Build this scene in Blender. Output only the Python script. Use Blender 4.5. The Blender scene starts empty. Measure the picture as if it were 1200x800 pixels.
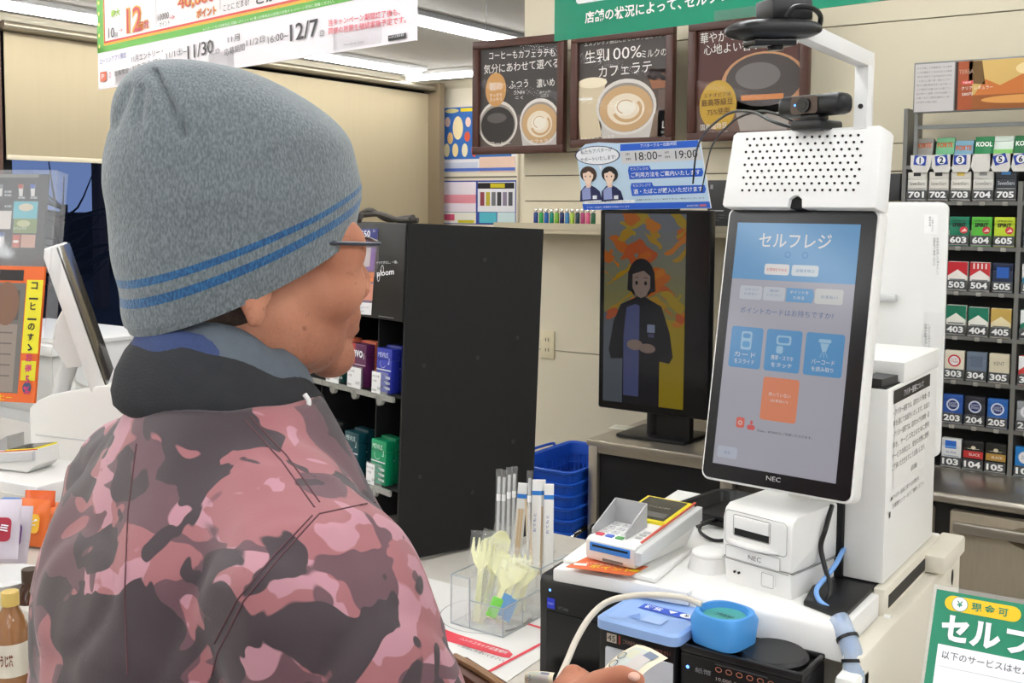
import bpy, bmesh, math, random
import numpy as np
from math import sin, cos, pi, radians, sqrt, atan2
from mathutils import Vector, Matrix, noise

S = bpy.context.scene
COL = S.collection
random.seed(5)

# ------------------------------------------------------------------ camera
FPX, CX, CY = 1270.0, 600.0, 330.0          # focal length and principal point in pixels of the 1200x800 frame
EYE = Vector((0, 0, 1.62))
YAW, PITCH, ROLL = radians(34.7), radians(4.0), radians(0.4)
_fh = Vector((-sin(YAW), cos(YAW), 0)); _rt = Vector((cos(YAW), sin(YAW), 0)); _up = Vector((0, 0, 1))
FWD = _fh*cos(PITCH) - _up*sin(PITCH)
_u0 = _up*cos(PITCH) + _fh*sin(PITCH)
RIGHT = _rt*cos(ROLL) + _u0*sin(ROLL)
UP = _u0*cos(ROLL) - _rt*sin(ROLL)
cd = bpy.data.cameras.new('camera'); cam = bpy.data.objects.new('camera', cd); COL.objects.link(cam)
M3 = Matrix((RIGHT, UP, -FWD)).transposed()
cam.matrix_world = Matrix.Translation(EYE) @ M3.to_4x4()
cd.sensor_fit = 'HORIZONTAL'; cd.sensor_width = 36; cd.lens = FPX*36/1200
cd.shift_y = -(400-CY)/1200
cd.clip_start = 0.02
S.camera = cam
S.cycles.transparent_max_bounces = 40

# ------------------------------------------------------------------ view, world
S.view_settings.view_transform = 'Standard'
S.view_settings.look = 'None'
S.view_settings.gamma = 1
S.view_settings.use_curve_mapping = False
S.view_settings.exposure = 0.03
LAMP_STRENGTH = 21.0
W = bpy.data.worlds.new('dusk'); S.world = W; W.use_nodes = True
_n = W.node_tree.nodes; _l = W.node_tree.links
_bg = _n['Background']
_tc = _n.new('ShaderNodeTexCoord'); _sx = _n.new('ShaderNodeSeparateXYZ'); _cr = _n.new('ShaderNodeValToRGB')
_l.new(_tc.outputs['Generated'], _sx.inputs[0]); _l.new(_sx.outputs['Z'], _cr.inputs[0]); _l.new(_cr.outputs[0], _bg.inputs[0])
_cr.color_ramp.elements[0].position = 0.0; _cr.color_ramp.elements[0].color = (0.13, 0.20, 0.42, 1)
_cr.color_ramp.elements[1].position = 0.6; _cr.color_ramp.elements[1].color = (0.05, 0.08, 0.22, 1)
_bg.inputs[1].default_value = 1.0

def ray(px, py): return FWD + RIGHT*((px-CX)/FPX) - UP*((py-CY)/FPX)
def P(px, py, d): return EYE + ray(px, py)*d
def on(px, py, p0, n):
    v = ray(px, py); n = Vector(n); t = (Vector(p0)-EYE).dot(n)/v.dot(n); return EYE + v*t
def onx(px, py, x): return on(px, py, (x, 0, 0), (1, 0, 0))
def ony(px, py, y): return on(px, py, (0, y, 0), (0, 1, 0))
def onz(px, py, z): return on(px, py, (0, 0, z), (0, 0, 1))

# ------------------------------------------------------------------ materials
def lin(c):
    o = []
    for v in c[:3]:
        v = v/255.0
        o.append(v/12.92 if v <= 0.04045 else ((v+0.055)/1.055)**2.4)
    return (o[0], o[1], o[2], 1)
MATS = {}
def mat(name, rgb, rough=0.5, metal=0.0, spec=0.5, coat=0.0, em=None, es=0.0, trans=0.0, alpha=1.0, ior=1.45,
        var=0.0, vscale=20, bump=0.0, bscale=200, sss=0.0, stretch=None):
    if name in MATS: return MATS[name]
    m = bpy.data.materials.new(name); m.use_nodes = True; MATS[name] = m
    nt = m.node_tree; b = nt.nodes['Principled BSDF']; L = nt.links
    c = lin(rgb)
    b.inputs['Base Color'].default_value = c
    b.inputs['Roughness'].default_value = rough; b.inputs['Metallic'].default_value = metal
    b.inputs['Specular IOR Level'].default_value = spec; b.inputs['Coat Weight'].default_value = coat
    b.inputs['Coat Roughness'].default_value = 0.08
    b.inputs['Transmission Weight'].default_value = trans; b.inputs['Alpha'].default_value = alpha; b.inputs['IOR'].default_value = ior
    if em is not None:
        b.inputs['Emission Color'].default_value = lin(em); b.inputs['Emission Strength'].default_value = es
    if sss:
        b.inputs['Subsurface Weight'].default_value = sss; b.inputs['Subsurface Radius'].default_value = (0.012, 0.005, 0.003)
        b.inputs['Subsurface Scale'].default_value = 1.0
    if var or bump:
        tc = nt.nodes.new('ShaderNodeTexCoord'); mp = nt.nodes.new('ShaderNodeMapping'); L.new(tc.outputs['Object'], mp.inputs[0])
        if stretch: mp.inputs['Scale'].default_value = stretch
        if var:
            n = nt.nodes.new('ShaderNodeTexNoise'); n.inputs['Scale'].default_value = vscale; n.inputs['Detail'].default_value = 4
            L.new(mp.outputs[0], n.inputs['Vector'])
            mx = nt.nodes.new('ShaderNodeMix'); mx.data_type = 'RGBA'
            mx.inputs['A'].default_value = tuple(v*(1-var) for v in c[:3])+(1,)
            mx.inputs['B'].default_value = tuple(min(1, v*(1+var)) for v in c[:3])+(1,)
            L.new(n.outputs['Fac'], mx.inputs['Factor']); L.new(mx.outputs['Result'], b.inputs['Base Color'])
        if bump:
            n2 = nt.nodes.new('ShaderNodeTexNoise'); n2.inputs['Scale'].default_value = bscale; n2.inputs['Detail'].default_value = 3
            L.new(mp.outputs[0], n2.inputs['Vector'])
            bp = nt.nodes.new('ShaderNodeBump'); bp.inputs['Strength'].default_value = bump; bp.inputs['Distance'].default_value = 0.002
            L.new(n2.outputs['Fac'], bp.inputs['Height']); L.new(bp.outputs[0], b.inputs['Normal'])
    return m
_ink = {}
def ink(r, g, b, rough=0.45):
    k = (r, g, b, rough)
    if k not in _ink: _ink[k] = mat('ink_%d_%d_%d_%d' % (r, g, b, int(rough*100)), (r, g, b), rough)
    return _ink[k]
_glow = {}
def glow(r, g, b, s=0.75):
    k = (r, g, b, s)
    if k not in _glow: _glow[k] = mat('lit_%d_%d_%d_%d' % (r, g, b, int(s*100)), (14, 14, 16), 0.16, em=(r, g, b), es=s)
    return _glow[k]

WHITE = mat('white_plastic', (236, 235, 231), 0.42, var=0.02, vscale=9)
CREAM = mat('cream_plastic', (226, 220, 204), 0.45, var=0.02, vscale=9)
LGREY = mat('light_grey_plastic', (205, 206, 205), 0.45, var=0.02)
BLACK = mat('black_plastic', (16, 16, 17), 0.38, var=0.1)
BLACKM = mat('black_matt_panel', (13, 13, 13), 0.75, var=0.25, vscale=45, bump=0.05, bscale=90)
BLACKG = mat('black_gloss', (10, 10, 12), 0.16)
STEEL = mat('stainless_steel', (185, 178, 166), 0.30, metal=0.9, var=0.06, vscale=25, stretch=(1, 1, 12))
STEELD = mat('stainless_door', (172, 160, 140), 0.45, metal=0.45, var=0.08, vscale=20, stretch=(8, 1, 1))
CHROME = mat('chrome', (215, 215, 212), 0.16, metal=1.0, var=0.03)
GREYM = mat('grey_metal', (128, 128, 126), 0.45, metal=0.3, var=0.05)
DGREY = mat('dark_grey_plastic', (58, 58, 59), 0.5, var=0.06)
BEIGE = mat('beige_wall_panel', (219, 209, 184), 0.6, var=0.025, vscale=4, bump=0.02)
SHADE = mat('beige_roller_shade', (176, 161, 130), 0.8, var=0.035, vscale=6, stretch=(1, 6, 0.4), bump=0.08, bscale=300)
BROWN = mat('dark_brown_wood', (74, 42, 32), 0.42, var=0.18, vscale=30, stretch=(1, 1, 6))

def clear_mat(name, rgb, a, rough=0.05, ior=1.22):
    """thin clear plastic: mostly see-through, with its gloss"""
    if name in MATS: return MATS[name]
    m = bpy.data.materials.new(name); m.use_nodes = True; MATS[name] = m
    nt = m.node_tree; L = nt.links; nt.nodes.clear()
    out = nt.nodes.new('ShaderNodeOutputMaterial'); t = nt.nodes.new('ShaderNodeBsdfTransparent')
    p = nt.nodes.new('ShaderNodeBsdfPrincipled'); p.inputs['Base Color'].default_value = lin(rgb); p.inputs['Roughness'].default_value = rough
    mx = nt.nodes.new('ShaderNodeMixShader'); mx.inputs[0].default_value = a
    gs = nt.nodes.new('ShaderNodeBsdfGlossy'); gs.inputs['Color'].default_value = (1, 1, 1, 1); gs.inputs['Roughness'].default_value = rough
    m2 = nt.nodes.new('ShaderNodeMixShader'); fr = nt.nodes.new('ShaderNodeFresnel'); fr.inputs[0].default_value = ior
    L.new(t.outputs[0], mx.inputs[1]); L.new(p.outputs[0], mx.inputs[2])
    ge = nt.nodes.new('ShaderNodeNewGeometry'); sb = nt.nodes.new('ShaderNodeMath'); sb.operation = 'SUBTRACT'; sb.inputs[0].default_value = 1.0; L.new(ge.outputs['Backfacing'], sb.inputs[1])
    mu = nt.nodes.new('ShaderNodeMath'); mu.operation = 'MULTIPLY'; L.new(fr.outputs[0], mu.inputs[0]); L.new(sb.outputs[0], mu.inputs[1])
    L.new(mu.outputs[0], m2.inputs[0]); L.new(mx.outputs[0], m2.inputs[1]); L.new(gs.outputs[0], m2.inputs[2])
    L.new(m2.outputs[0], out.inputs[0])
    return m
ACRYL = clear_mat('clear_acrylic', (238, 241, 243), 0.13, 0.05, 1.25)
FILM = clear_mat('clear_wrap_film', (250, 251, 250), 0.07, 0.10, 1.15)
GLASS = clear_mat('window_glass', (20, 22, 26), 0.02, 0.02, 1.25)
CLIP = clear_mat('clear_price_clip', (250, 250, 250), 0.05, 0.1, 1.05)
LENS = clear_mat('spectacle_lens', (235, 240, 245), 0.10, 0.03, 1.2)
PGLASS = clear_mat('poster_glass', (30, 30, 32), 0.01, 0.05, 1.10)

# ------------------------------------------------------------------ mesh helpers
class B:
    def __init__(s): s.bm = bmesh.new(); s.ms = []
    def mi(s, m):
        if m not in s.ms: s.ms.append(m)
        return s.ms.index(m)
    def _fin(s, verts, m, M=None):
        fs = set()
        for v in verts:
            if M is not None: v.co = M @ v.co
            fs.update(v.link_faces)
        i = s.mi(m)
        for f in fs: f.material_index = i
        return s
    def box(s, x0, x1, y0, y1, z0, z1, m, bev=0.0, seg=2, M=None):
        r = bmesh.ops.create_cube(s.bm, size=1.0); vs = r['verts']
        for v in vs:
            v.co = Vector(((x0+x1)/2+v.co.x*abs(x1-x0), (y0+y1)/2+v.co.y*abs(y1-y0), (z0+z1)/2+v.co.z*abs(z1-z0)))
        if bev > 0:
            es = set(e for v in vs for e in v.link_edges)
            bev = min(bev, 0.45*min(abs(x1-x0), abs(y1-y0), abs(z1-z0)))
            rr = bmesh.ops.bevel(s.bm, geom=list(es), offset=bev, segments=seg, profile=0.5, affect='EDGES')
            vs = list(set(rr['verts']) | set(v for v in vs if v.is_valid))
        return s._fin(vs, m, M)
    def cyl(s, p0, p1, r0, m, r1=None, n=20, caps=True):
        r1 = r0 if r1 is None else r1
        p0 = Vector(p0); p1 = Vector(p1); d = p1-p0
        r = bmesh.ops.create_cone(s.bm, cap_ends=caps, cap_tris=False, segments=n, radius1=r0, radius2=r1, depth=d.length)
        M = Matrix.Translation((p0+p1)/2) @ d.to_track_quat('Z', 'Y').to_matrix().to_4x4()
        return s._fin(r['verts'], m, M)
    def ell(s, c, rad, m, M=None, sub=3):
        r = bmesh.ops.create_icosphere(s.bm, subdivisions=sub, radius=1.0)
        T = Matrix.Translation(Vector(c)) @ (M.to_4x4() if M is not None else Matrix.Identity(4)) @ Matrix.Diagonal((rad[0], rad[1], rad[2], 1))
        return s._fin(r['verts'], m, T)
    def loft(s, rings, m, closed=True, cap0=True, cap1=True, mfun=None):
        vv = [[s.bm.verts.new(Vector(p)) for p in r] for r in rings]
        k = s.mi(m); n = len(rings[0])
        for i in range(len(vv)-1):
            for j in range(n if closed else n-1):
                f = s.bm.faces.new((vv[i][j], vv[i][(j+1) % n], vv[i+1][(j+1) % n], vv[i+1][j]))
                f.material_index = k if mfun is None else s.mi(mfun(i, j))
        if cap0 and closed: s.bm.faces.new(list(reversed(vv[0]))).material_index = k
        if cap1 and closed: s.bm.faces.new(vv[-1]).material_index = k
        return s
    def tube(s, pts, r, m, n=10, smooth=0, caps=True):
        pts = [Vector(p) for p in pts]
        if smooth: pts = spline(pts, smooth)
        k = len(pts); rr = [r]*k if not isinstance(r, (list, tuple)) else [r[0]+(r[-1]-r[0])*i/(k-1) for i in range(k)] if len(r) == 2 else r
        rings = []; t0 = (pts[1]-pts[0]).normalized(); a = t0.orthogonal().normalized()
        for i, p in enumerate(pts):
            t = (pts[min(i+1, k-1)]-pts[max(i-1, 0)]).normalized()
            a = (a - t*a.dot(t)).normalized(); b = t.cross(a)
            rings.append([p + a*(rr[i]*cos(2*pi*j/n)) + b*(rr[i]*sin(2*pi*j/n)) for j in range(n)])
        return s.loft(rings, m, True, caps, caps)
    def lathe(s, prof, c, m, n=32, mfun=None, M=None):
        c = Vector(c); rings = []
        for r, z in prof:
            q = [Vector((r*cos(2*pi*j/n), r*sin(2*pi*j/n), z)) for j in range(n)]
            if M is not None: q = [M @ v for v in q]
            rings.append([c+v for v in q])
        return s.loft(rings, m, True, True, True, mfun)
    def prism(s, pts, y0, y1, m, M=None, bev=0.0):
        """polygon in xz, extruded along y"""
        a = [s.bm.verts.new((p[0], y0, p[1])) for p in pts]; b = [s.bm.verts.new((p[0], y1, p[1])) for p in pts]
        n = len(pts); fs = [s.bm.faces.new(a), s.bm.faces.new(list(reversed(b)))]
        for i in range(n): fs.append(s.bm.faces.new((a[i], b[i], b[(i+1) % n], a[(i+1) % n])))
        bmesh.ops.recalc_face_normals(s.bm, faces=fs)
        vs = a+b
        if bev > 0:
            es = [e for f in fs[:2] for e in f.edges]
            rr = bmesh.ops.bevel(s.bm, geom=es, offset=bev, segments=2, profile=0.5, affect='EDGES')
            vs = list(set(rr['verts']) | set(v for v in vs if v.is_valid))
        return s._fin(vs, m, M)
    def hprism(s, pts, z0, z1, m, M=None, bev=0.0):
        """polygon in xy, extruded along z"""
        R = Matrix(((1, 0, 0, 0), (0, 0, 1, 0), (0, 1, 0, 0), (0, 0, 0, 1)))
        T = R if M is None else M @ R
        return s.prism(pts, z0, z1, m, T, bev)
    def quad(s, a, b, c, d, m):
        f = s.bm.faces.new([s.bm.verts.new(Vector(p)) for p in (a, b, c, d)]); f.material_index = s.mi(m); return s
    def obj(s, name, parent=None, loc=None, rot=None, angle=38, M=None):
        me = bpy.data.meshes.new(name)
        bmesh.ops.recalc_face_normals(s.bm, faces=s.bm.faces[:])
        s.bm.to_mesh(me); s.bm.free()
        for m in s.ms: me.materials.append(m)
        me.shade_smooth(); me.set_sharp_from_angle(angle=radians(angle))
        o = bpy.data.objects.new(name, me); COL.objects.link(o)
        if parent is not None: o.parent = parent
        if loc is not None: o.location = loc
        if rot is not None: o.rotation_euler = rot
        if M is not None: o.matrix_local = M
        return o

def spline(pts, k):
    pts = [Vector(p) for p in pts]; out = []
    q = [pts[0]*2-pts[1]] + pts + [pts[-1]*2-pts[-2]]
    for i in range(1, len(q)-2):
        a, b, c, d = q[i-1], q[i], q[i+1], q[i+2]
        for j in range(k):
            t = j/k
            out.append(0.5*((2*b)+(c-a)*t+(2*a-5*b+4*c-d)*t*t+(3*b-a-3*c+d)*t*t*t))
    out.append(pts[-1]); return out
def rrect(x0, z0, x1, z1, r, n=6):
    r = min(r, abs(x1-x0)/2-1e-5, abs(z1-z0)/2-1e-5); o = []
    for cx, cz, a0 in ((x1-r, z0+r, -90), (x1-r, z1-r, 0), (x0+r, z1-r, 90), (x0+r, z0+r, 180)):
        for i in range(n+1):
            a = radians(a0+90*i/n); o.append((cx+r*cos(a), cz+r*sin(a)))
    return o

def tag(o, label, cat, group=None, kind=None):
    o['label'] = label; o['category'] = cat
    if group: o['group'] = group
    if kind: o['kind'] = kind
    return o
def thing(name, label, cat, loc=(0, 0, 0), rot=(0, 0, 0), group=None):
    o = bpy.data.objects.new(name, None); COL.objects.link(o); o.empty_display_size = 0.05
    o.location = loc; o.rotation_euler = rot
    return tag(o, label, cat, group)
def struct(o): o['kind'] = 'structure'; return o
def dup(root, loc=None, rot=None, label=None):
    r = root.copy(); COL.objects.link(r)
    if loc is not None: r.location = loc
    if rot is not None: r.rotation_euler = rot
    if label: r['label'] = label
    for ch in root.children:
        c = ch.copy(); COL.objects.link(c); c.parent = r
        for g in ch.children:
            d = g.copy(); COL.objects.link(d); d.parent = c
    return r

# ------------------------------------------------------------------ printing: flat inks on a panel in its own xz plane, facing -y
_glyph = {}
def glyphs(body, bold=0.0, shear=0.0):
    k = (body, bold, shear)
    if k in _glyph: return _glyph[k]
    c = bpy.data.curves.new('t', 'FONT'); c.body = body; c.resolution_u = 2; c.offset = bold; c.shear = shear
    o = bpy.data.objects.new('t', c); COL.objects.link(o)
    dg = bpy.context.evaluated_depsgraph_get(); dg.update()
    me = bpy.data.meshes.new_from_object(o.evaluated_get(dg))
    v = np.array([q.co[:2] for q in me.vertices]) if len(me.vertices) else np.zeros((1, 2))
    f = [tuple(p.vertices) for p in me.polygons]
    bpy.data.objects.remove(o); bpy.data.curves.remove(c); bpy.data.meshes.remove(me)
    _glyph[k] = (v, f); return _glyph[k]
class Print:
    STEP = 0.00025
    def __init__(s, step=None, y0=0.0):
        s.v = []; s.f = []; s.k = []; s.ms = []; s.step = step or Print.STEP; s.y0 = y0
    def _add(s, pts, faces, m, layer):
        if m not in s.ms: s.ms.append(m)
        i = s.ms.index(m); b = len(s.v); y = s.y0-s.step*layer
        s.v += [(float(p[0]), y, float(p[1])) for p in pts]
        for f in faces: s.f.append(tuple(q+b for q in f)); s.k.append(i)
        return s
    def poly(s, pts, m, layer=1): return s._add(pts, [tuple(range(len(pts)))], m, layer)
    def rect(s, x0, z0, x1, z1, m, layer=1, r=0.0):
        if r: return s.poly(rrect(min(x0, x1), min(z0, z1), max(x0, x1), max(z0, z1), r, 4), m, layer)
        return s.poly([(x0, z0), (x1, z0), (x1, z1), (x0, z1)], m, layer)
    def ell(s, cx, cz, rx, rz, m, layer=1, n=28, a0=0, a1=360):
        return s.poly([(cx+rx*cos(radians(a0+(a1-a0)*i/n)), cz+rz*sin(radians(a0+(a1-a0)*i/n))) for i in range(n+(1 if a1-a0 < 360 else 0))], m, layer)
    def ring(s, cx, cz, rx, rz, t, m, layer=1, n=32, a0=0, a1=360):
        p = []; 
        for i in range(n+1):
            a = radians(a0+(a1-a0)*i/n); p.append((cx+rx*cos(a), cz+rz*sin(a))); p.append((cx+(rx-t)*cos(a), cz+(rz-t)*sin(a)))
        return s._add(p, [(2*i, 2*i+2, 2*i+3, 2*i+1) for i in range(n)], m, layer)
    def line(s, pts, t, m, layer=1):
        for a, b in zip(pts[:-1], pts[1:]):
            dx, dz = b[0]-a[0], b[1]-a[1]; L = sqrt(dx*dx+dz*dz) or 1; nx, nz = -dz/L*t/2, dx/L*t/2
            s.poly([(a[0]-nx, a[1]-nz), (b[0]-nx, b[1]-nz), (b[0]+nx, b[1]+nz), (a[0]+nx, a[1]+nz)], m, layer)
        return s
    def text(s, body, x, z, m, w=None, h=None, layer=3, bold=0.0, align='l', shear=0.0, rot=0.0):
        """glyph box fitted to w (and h); x, z is its lower left corner (or lower centre / right)"""
        v, f = glyphs(body, bold, shear); lo = v.min(0); sz = np.maximum(v.max(0)-lo, 1e-4)
        if w is None: k = (h/sz[1],)*2
        elif h is None: k = (w/sz[0],)*2
        else: k = (w/sz[0], h/sz[1])
        q = (v-lo)*np.array(k); ww = sz[0]*k[0]
        if align == 'c': q[:, 0] -= ww/2
        if align == 'r': q[:, 0] -= ww
        if rot: c, t = cos(rot), sin(rot); q = np.stack([q[:, 0]*c-q[:, 1]*t, q[:, 0]*t+q[:, 1]*c], 1)
        return s._add(q+np.array([x, z]), f, m, layer)
    def lines(s, x0, z0, x1, n, pitch, h, m, layer=3, seed=1, chars='のはにをがでとしますご利用商品対象購入方法案内会員限定発売店舗サービスください'):
        """lines of small print, going down from z0"""
        rnd = random.Random(seed)
        for i in range(n):
            t = ''.join(rnd.choice(chars) for _ in range(max(4, int((x1-x0)/(h*1.05)))))
            s.text(t, x0, z0-i*pitch-h, m, w=(x1-x0)*(1 if i < n-1 else 0.6), h=h, layer=layer)
        return s
    def obj(s, name, parent=None, loc=None, rot=None, M=None):
        me = bpy.data.meshes.new(name); me.from_pydata(s.v, [], s.f)
        for m in s.ms: me.materials.append(m)
        me.polygons.foreach_set('material_index', s.k); me.update()
        o = bpy.data.objects.new(name, me); COL.objects.link(o)
        if parent is not None: o.parent = parent
        if loc is not None: o.location = loc
        if rot is not None: o.rotation_euler = rot
        if M is not None: o.matrix_local = M
        return o
class Plane:
    """a panel's own frame: origin o, yaw (0 faces -y), tilt (leans back); uv() reads a pixel on it"""
    def __init__(s, o, yaw=0.0, tilt=0.0):
        s.o = Vector(o); s.rot = (-radians(tilt), 0, radians(yaw))
        R = Matrix.Rotation(radians(yaw), 3, 'Z') @ Matrix.Rotation(-radians(tilt), 3, 'X')
        s.R = R; s.u = R @ Vector((1, 0, 0)); s.n = R @ Vector((0, 1, 0)); s.w = R @ Vector((0, 0, 1))
    def uv(s, px, py):
        q = on(px, py, s.o, s.n)-s.o; return (q.dot(s.u), q.dot(s.w))
    def tx(s, p, body, a, b, hpx, m, layer=3, bold=0.0, shear=0.0):
        """text from pixel a (lower left) to pixel b (lower right), hpx pixels high"""
        u0, v0 = s.uv(*a); u1, v1 = s.uv(*b); _, v2 = s.uv(a[0], a[1]-hpx)
        return p.text(body, u0, v0, m, w=u1-u0, h=v2-v0, layer=layer, bold=bold, shear=shear, rot=atan2(v1-v0, u1-u0))
    def rc(s, p, a, b, m, layer=1, r=0.0):
        u0, v0 = s.uv(*a); u1, v1 = s.uv(*b); return p.rect(min(u0, u1), min(v0, v1), max(u0, u1), max(v0, v1), m, layer, r)
    def pg(s, p, pts, m, layer=1): return p.poly([s.uv(*q) for q in pts], m, layer)

# ================================================================== THE ROOM
CEIL = 2.60
FLOORM = mat('floor_tile', (176, 174, 170), 0.35, var=0.08, vscale=8)
CEILM = mat('ceiling_board', (210, 205, 195), 0.85, var=0.04, vscale=25)
LAMPM = mat('lamp_diffuser', (255, 255, 255), 0.5, em=(250, 252, 255), es=LAMP_STRENGTH)
struct(B().box(-7.0, 3.2, -4.5, 7.2, -0.1, 0, FLOORM).obj('floor'))
struct(B().box(-5.6, 3.2, -4.5, 7.2, CEIL, CEIL+0.1, CEILM).obj('ceiling'))
WY = 3.60
# back wall: panels with fine horizontal joints
b = B(); zz = [0, 1.05, 1.545, 1.64, 1.74, 1.83, 2.22, CEIL]
for z0, z1 in zip(zz[:-1], zz[1:]): b.box(-2.44, 3.2, WY, WY+0.02, z0+0.002, z1-0.002, BEIGE)
b.box(-2.44, 3.2, WY+0.012, WY+0.12, 0, CEIL, mat('wall_joint', (120, 108, 88), 0.8))
struct(b.obj('wall_back'))
WFY = 6.80
struct(B().box(-5.55, -1.5, WFY, WFY+0.1, 0, CEIL, BEIGE).obj('wall_far'))
XL = -5.42
NEUT = mat('wall_white', (214, 216, 219), 0.7, var=0.03)
struct(B().box(3.2, 3.3, -4.5, 7.2, 0, CEIL, NEUT).obj('wall_right'))
struct(B().box(-5.6, 3.3, -4.6, -4.5, 0, CEIL, NEUT).obj('wall_rear'))
b = B()
b.box(XL-0.14, XL, -4.5, 1.5, 0, CEIL, BEIGE); b.box(XL-0.14, XL, 6.72, 7.2, 0, CEIL, BEIGE)
b.box(XL-0.14, XL, 1.5, 6.72, 0, 0.25, BEIGE); b.box(XL-0.14, XL, 1.5, 6.72, 2.55, CEIL, BEIGE)
struct(b.obj('wall_left'))
struct(B().box(XL+0.0, XL+0.05, 2.98, 3.13, 0, CEIL, mat('pillar_brown', (96, 70, 58), 0.6, var=0.08)).obj('trim_1'))
struct(B().box(XL+0.01, XL+0.16, 6.60, 6.66, 0, 2.56, mat('frame_taupe', (140, 124, 100), 0.5, metal=0.2)).obj('trim_2'))
# shade track under the ceiling
b = B(); b.box(XL+0.02, XL+0.10, 3.1, 6.7, 2.50, 2.535, mat('track_dark', (92, 84, 70), 0.45, metal=0.4)); b.cyl((XL+0.12, 3.1, 2.52), (XL+0.12, 6.7, 2.52), 0.022, mat('track_bar', (150, 140, 120), 0.35, metal=0.6))
struct(b.obj('trim_3'))
# window glass with mullions
win = thing('window_1', 'dark window onto the dusk street below the left shade', 'window', (XL-0.07, 0, 0)); win['kind'] = 'structure'
b = B()
for y in (1.5, 3.2, 4.95, 6.69): b.box(-0.03, 0.03, y-0.03, y+0.03, 0.25, 2.55, mat('sash', (52, 50, 48), 0.4, metal=0.5))
b.box(-0.03, 0.03, 1.5, 6.72, 0.25, 0.31, MATS['sash']); b.box(-0.03, 0.03, 1.5, 6.72, 2.49, 2.55, MATS['sash'])
b.obj('window_frame', win)
B().box(-0.004, 0.004, 1.5, 6.72, 0.3, 2.5, GLASS).obj('pane', win)
# outside, dusk
struct(B().box(-60, -5.7, -30, 60, -0.4, -0.3, mat('asphalt', (10, 10, 11), 0.95)).obj('ground'))
hb = B(); hb.box(-27, -26, -25, 55, -0.3, 1.36, mat('dark_hedge', (7, 8, 8), 0.95, var=0.4, vscale=3, bump=0.6, bscale=6))
struct(hb.obj('trim_4'))
t = thing('canopy', 'brown building eave across the street seen through the window', 'canopy', (-17.6, 10.0, 0))
B().box(-1.2, 1.2, -6, 2.4, 2.72, 2.98, mat('eave', (92, 72, 62), 0.7)).obj('eave', t)
B().box(-0.1, 0.1, -5.8, -5.6, -0.3, 2.75, MATS['eave']).obj('post', t); B().box(-0.1, 0.1, 2.0, 2.2, -0.3, 2.75, MATS['eave']).obj('post', t)
pp = P(113, 220, 36.0)
t = thing('utility_pole', 'blue grey utility pole outside the dark window', 'pole', (pp.x, pp.y, -0.3))
B().cyl((0, 0, 0), (0, 0, 9.5), 0.11, mat('pole_grey', (60, 72, 98), 0.8), r1=0.09).obj('shaft', t)
B().box(-0.8, 0.8, -0.05, 0.05, 8.6, 8.75, MATS['pole_grey']).obj('crossarm', t)
tr = P(70, 235, 12.0)
t = thing('bare_tree', 'bare dark street tree outside the window', 'tree', (tr.x, tr.y, -0.3))
b = B(); rnd = random.Random(3); b.tube([(0, 0, 0), (0.03, 0, 1.0), (0, 0.05, 1.9)], [0.07, 0.04], mat('bark', (28, 30, 36), 0.9), 8, 4)
for i in range(46):
    a = rnd.uniform(0, 2*pi); z = rnd.uniform(0.9, 1.9); l = rnd.uniform(0.3, 0.9)
    b.tube([(0, 0, z), (l*0.5*cos(a), l*0.5*sin(a), z+0.10), (l*cos(a), l*sin(a), z+rnd.uniform(0.1, 0.55))], [0.018, 0.005], MATS['bark'], 5, 3)
b.obj('branches', t)
# roller shades
def shade(y0, y1, z0, z1, label, x=XL+0.045):
    t = thing('roller_shade', label, 'shade', (x, (y0+y1)/2, z0))
    b = B(); h = (y1-y0)/2
    b.box(-0.002, 0.002, -h, h, 0, z1-z0, SHADE)
    b.obj('fabric', t)
    B().box(-0.006, 0.006, -h, h, -0.012, 0.014, mat('hem_bar', (226, 214, 186), 0.5), 0.004).obj('hem_bar', t)
    return t
sh = shade(3.15, 4.55, 1.853, 2.50, 'beige roller shade half lowered over the dark window behind the man')
shade(4.62, 6.60, 0.95, 2.48, 'beige roller shade lowered low behind the black shelf unit')
# small star and letter printed on the near shade
pr = Print(0.0004)
for px, py, hh, s_ in ((150, 121, 16, '★'), (148, 145, 12, 'L')):
    q = onx(px, py, XL+0.05); h = hh*(q-EYE).dot(FWD)/FPX
    pr.text(s_, q.y-sh.location.y, q.z-sh.location.z, ink(28, 26, 26), h=h)
pr.obj('print', sh, loc=(0.006, 0, 0), rot=(0, 0, pi/2))
# ceiling lamps: real strip fixtures
def lamp(x, y0, y1, label, along_x=False):
    t = thing('ceiling_lamp', label, 'lamp', (x, (y0+y1)/2, CEIL), (0, 0, pi/2 if along_x else 0), 'strip lamps along the ceiling')
    h = (y1-y0)/2
    B().box(-0.075, 0.075, -h, h, -0.028, 0.0, WHITE, 0.006).obj('housing', t)
    B().box(-0.038, 0.038, -h+0.02, h-0.02, -0.058, -0.028, LAMPM, 0.012).obj('diffuser', t)
    return t
lamp(-3.6, 2.6, 6.6, 'bright strip lamp on the ceiling, right of the white hanging banner')
lamp(-5.0, 2.4, 6.05, 'bright strip lamp on the ceiling above the lowered shade')
lamp(-4.85, 6.26-0.45, 6.26+0.45, 'short bright strip lamp on the ceiling near the far wall', True)
for x in (-2.2, -0.8, 0.6, 2.0):
    lamp(x, -3.6, 3.3, 'bright strip lamp on the ceiling over the counters')
for x in (-3.6, -5.0):
    lamp(x, -3.6, 2.0, 'bright strip lamp on the ceiling over the counters')

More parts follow.
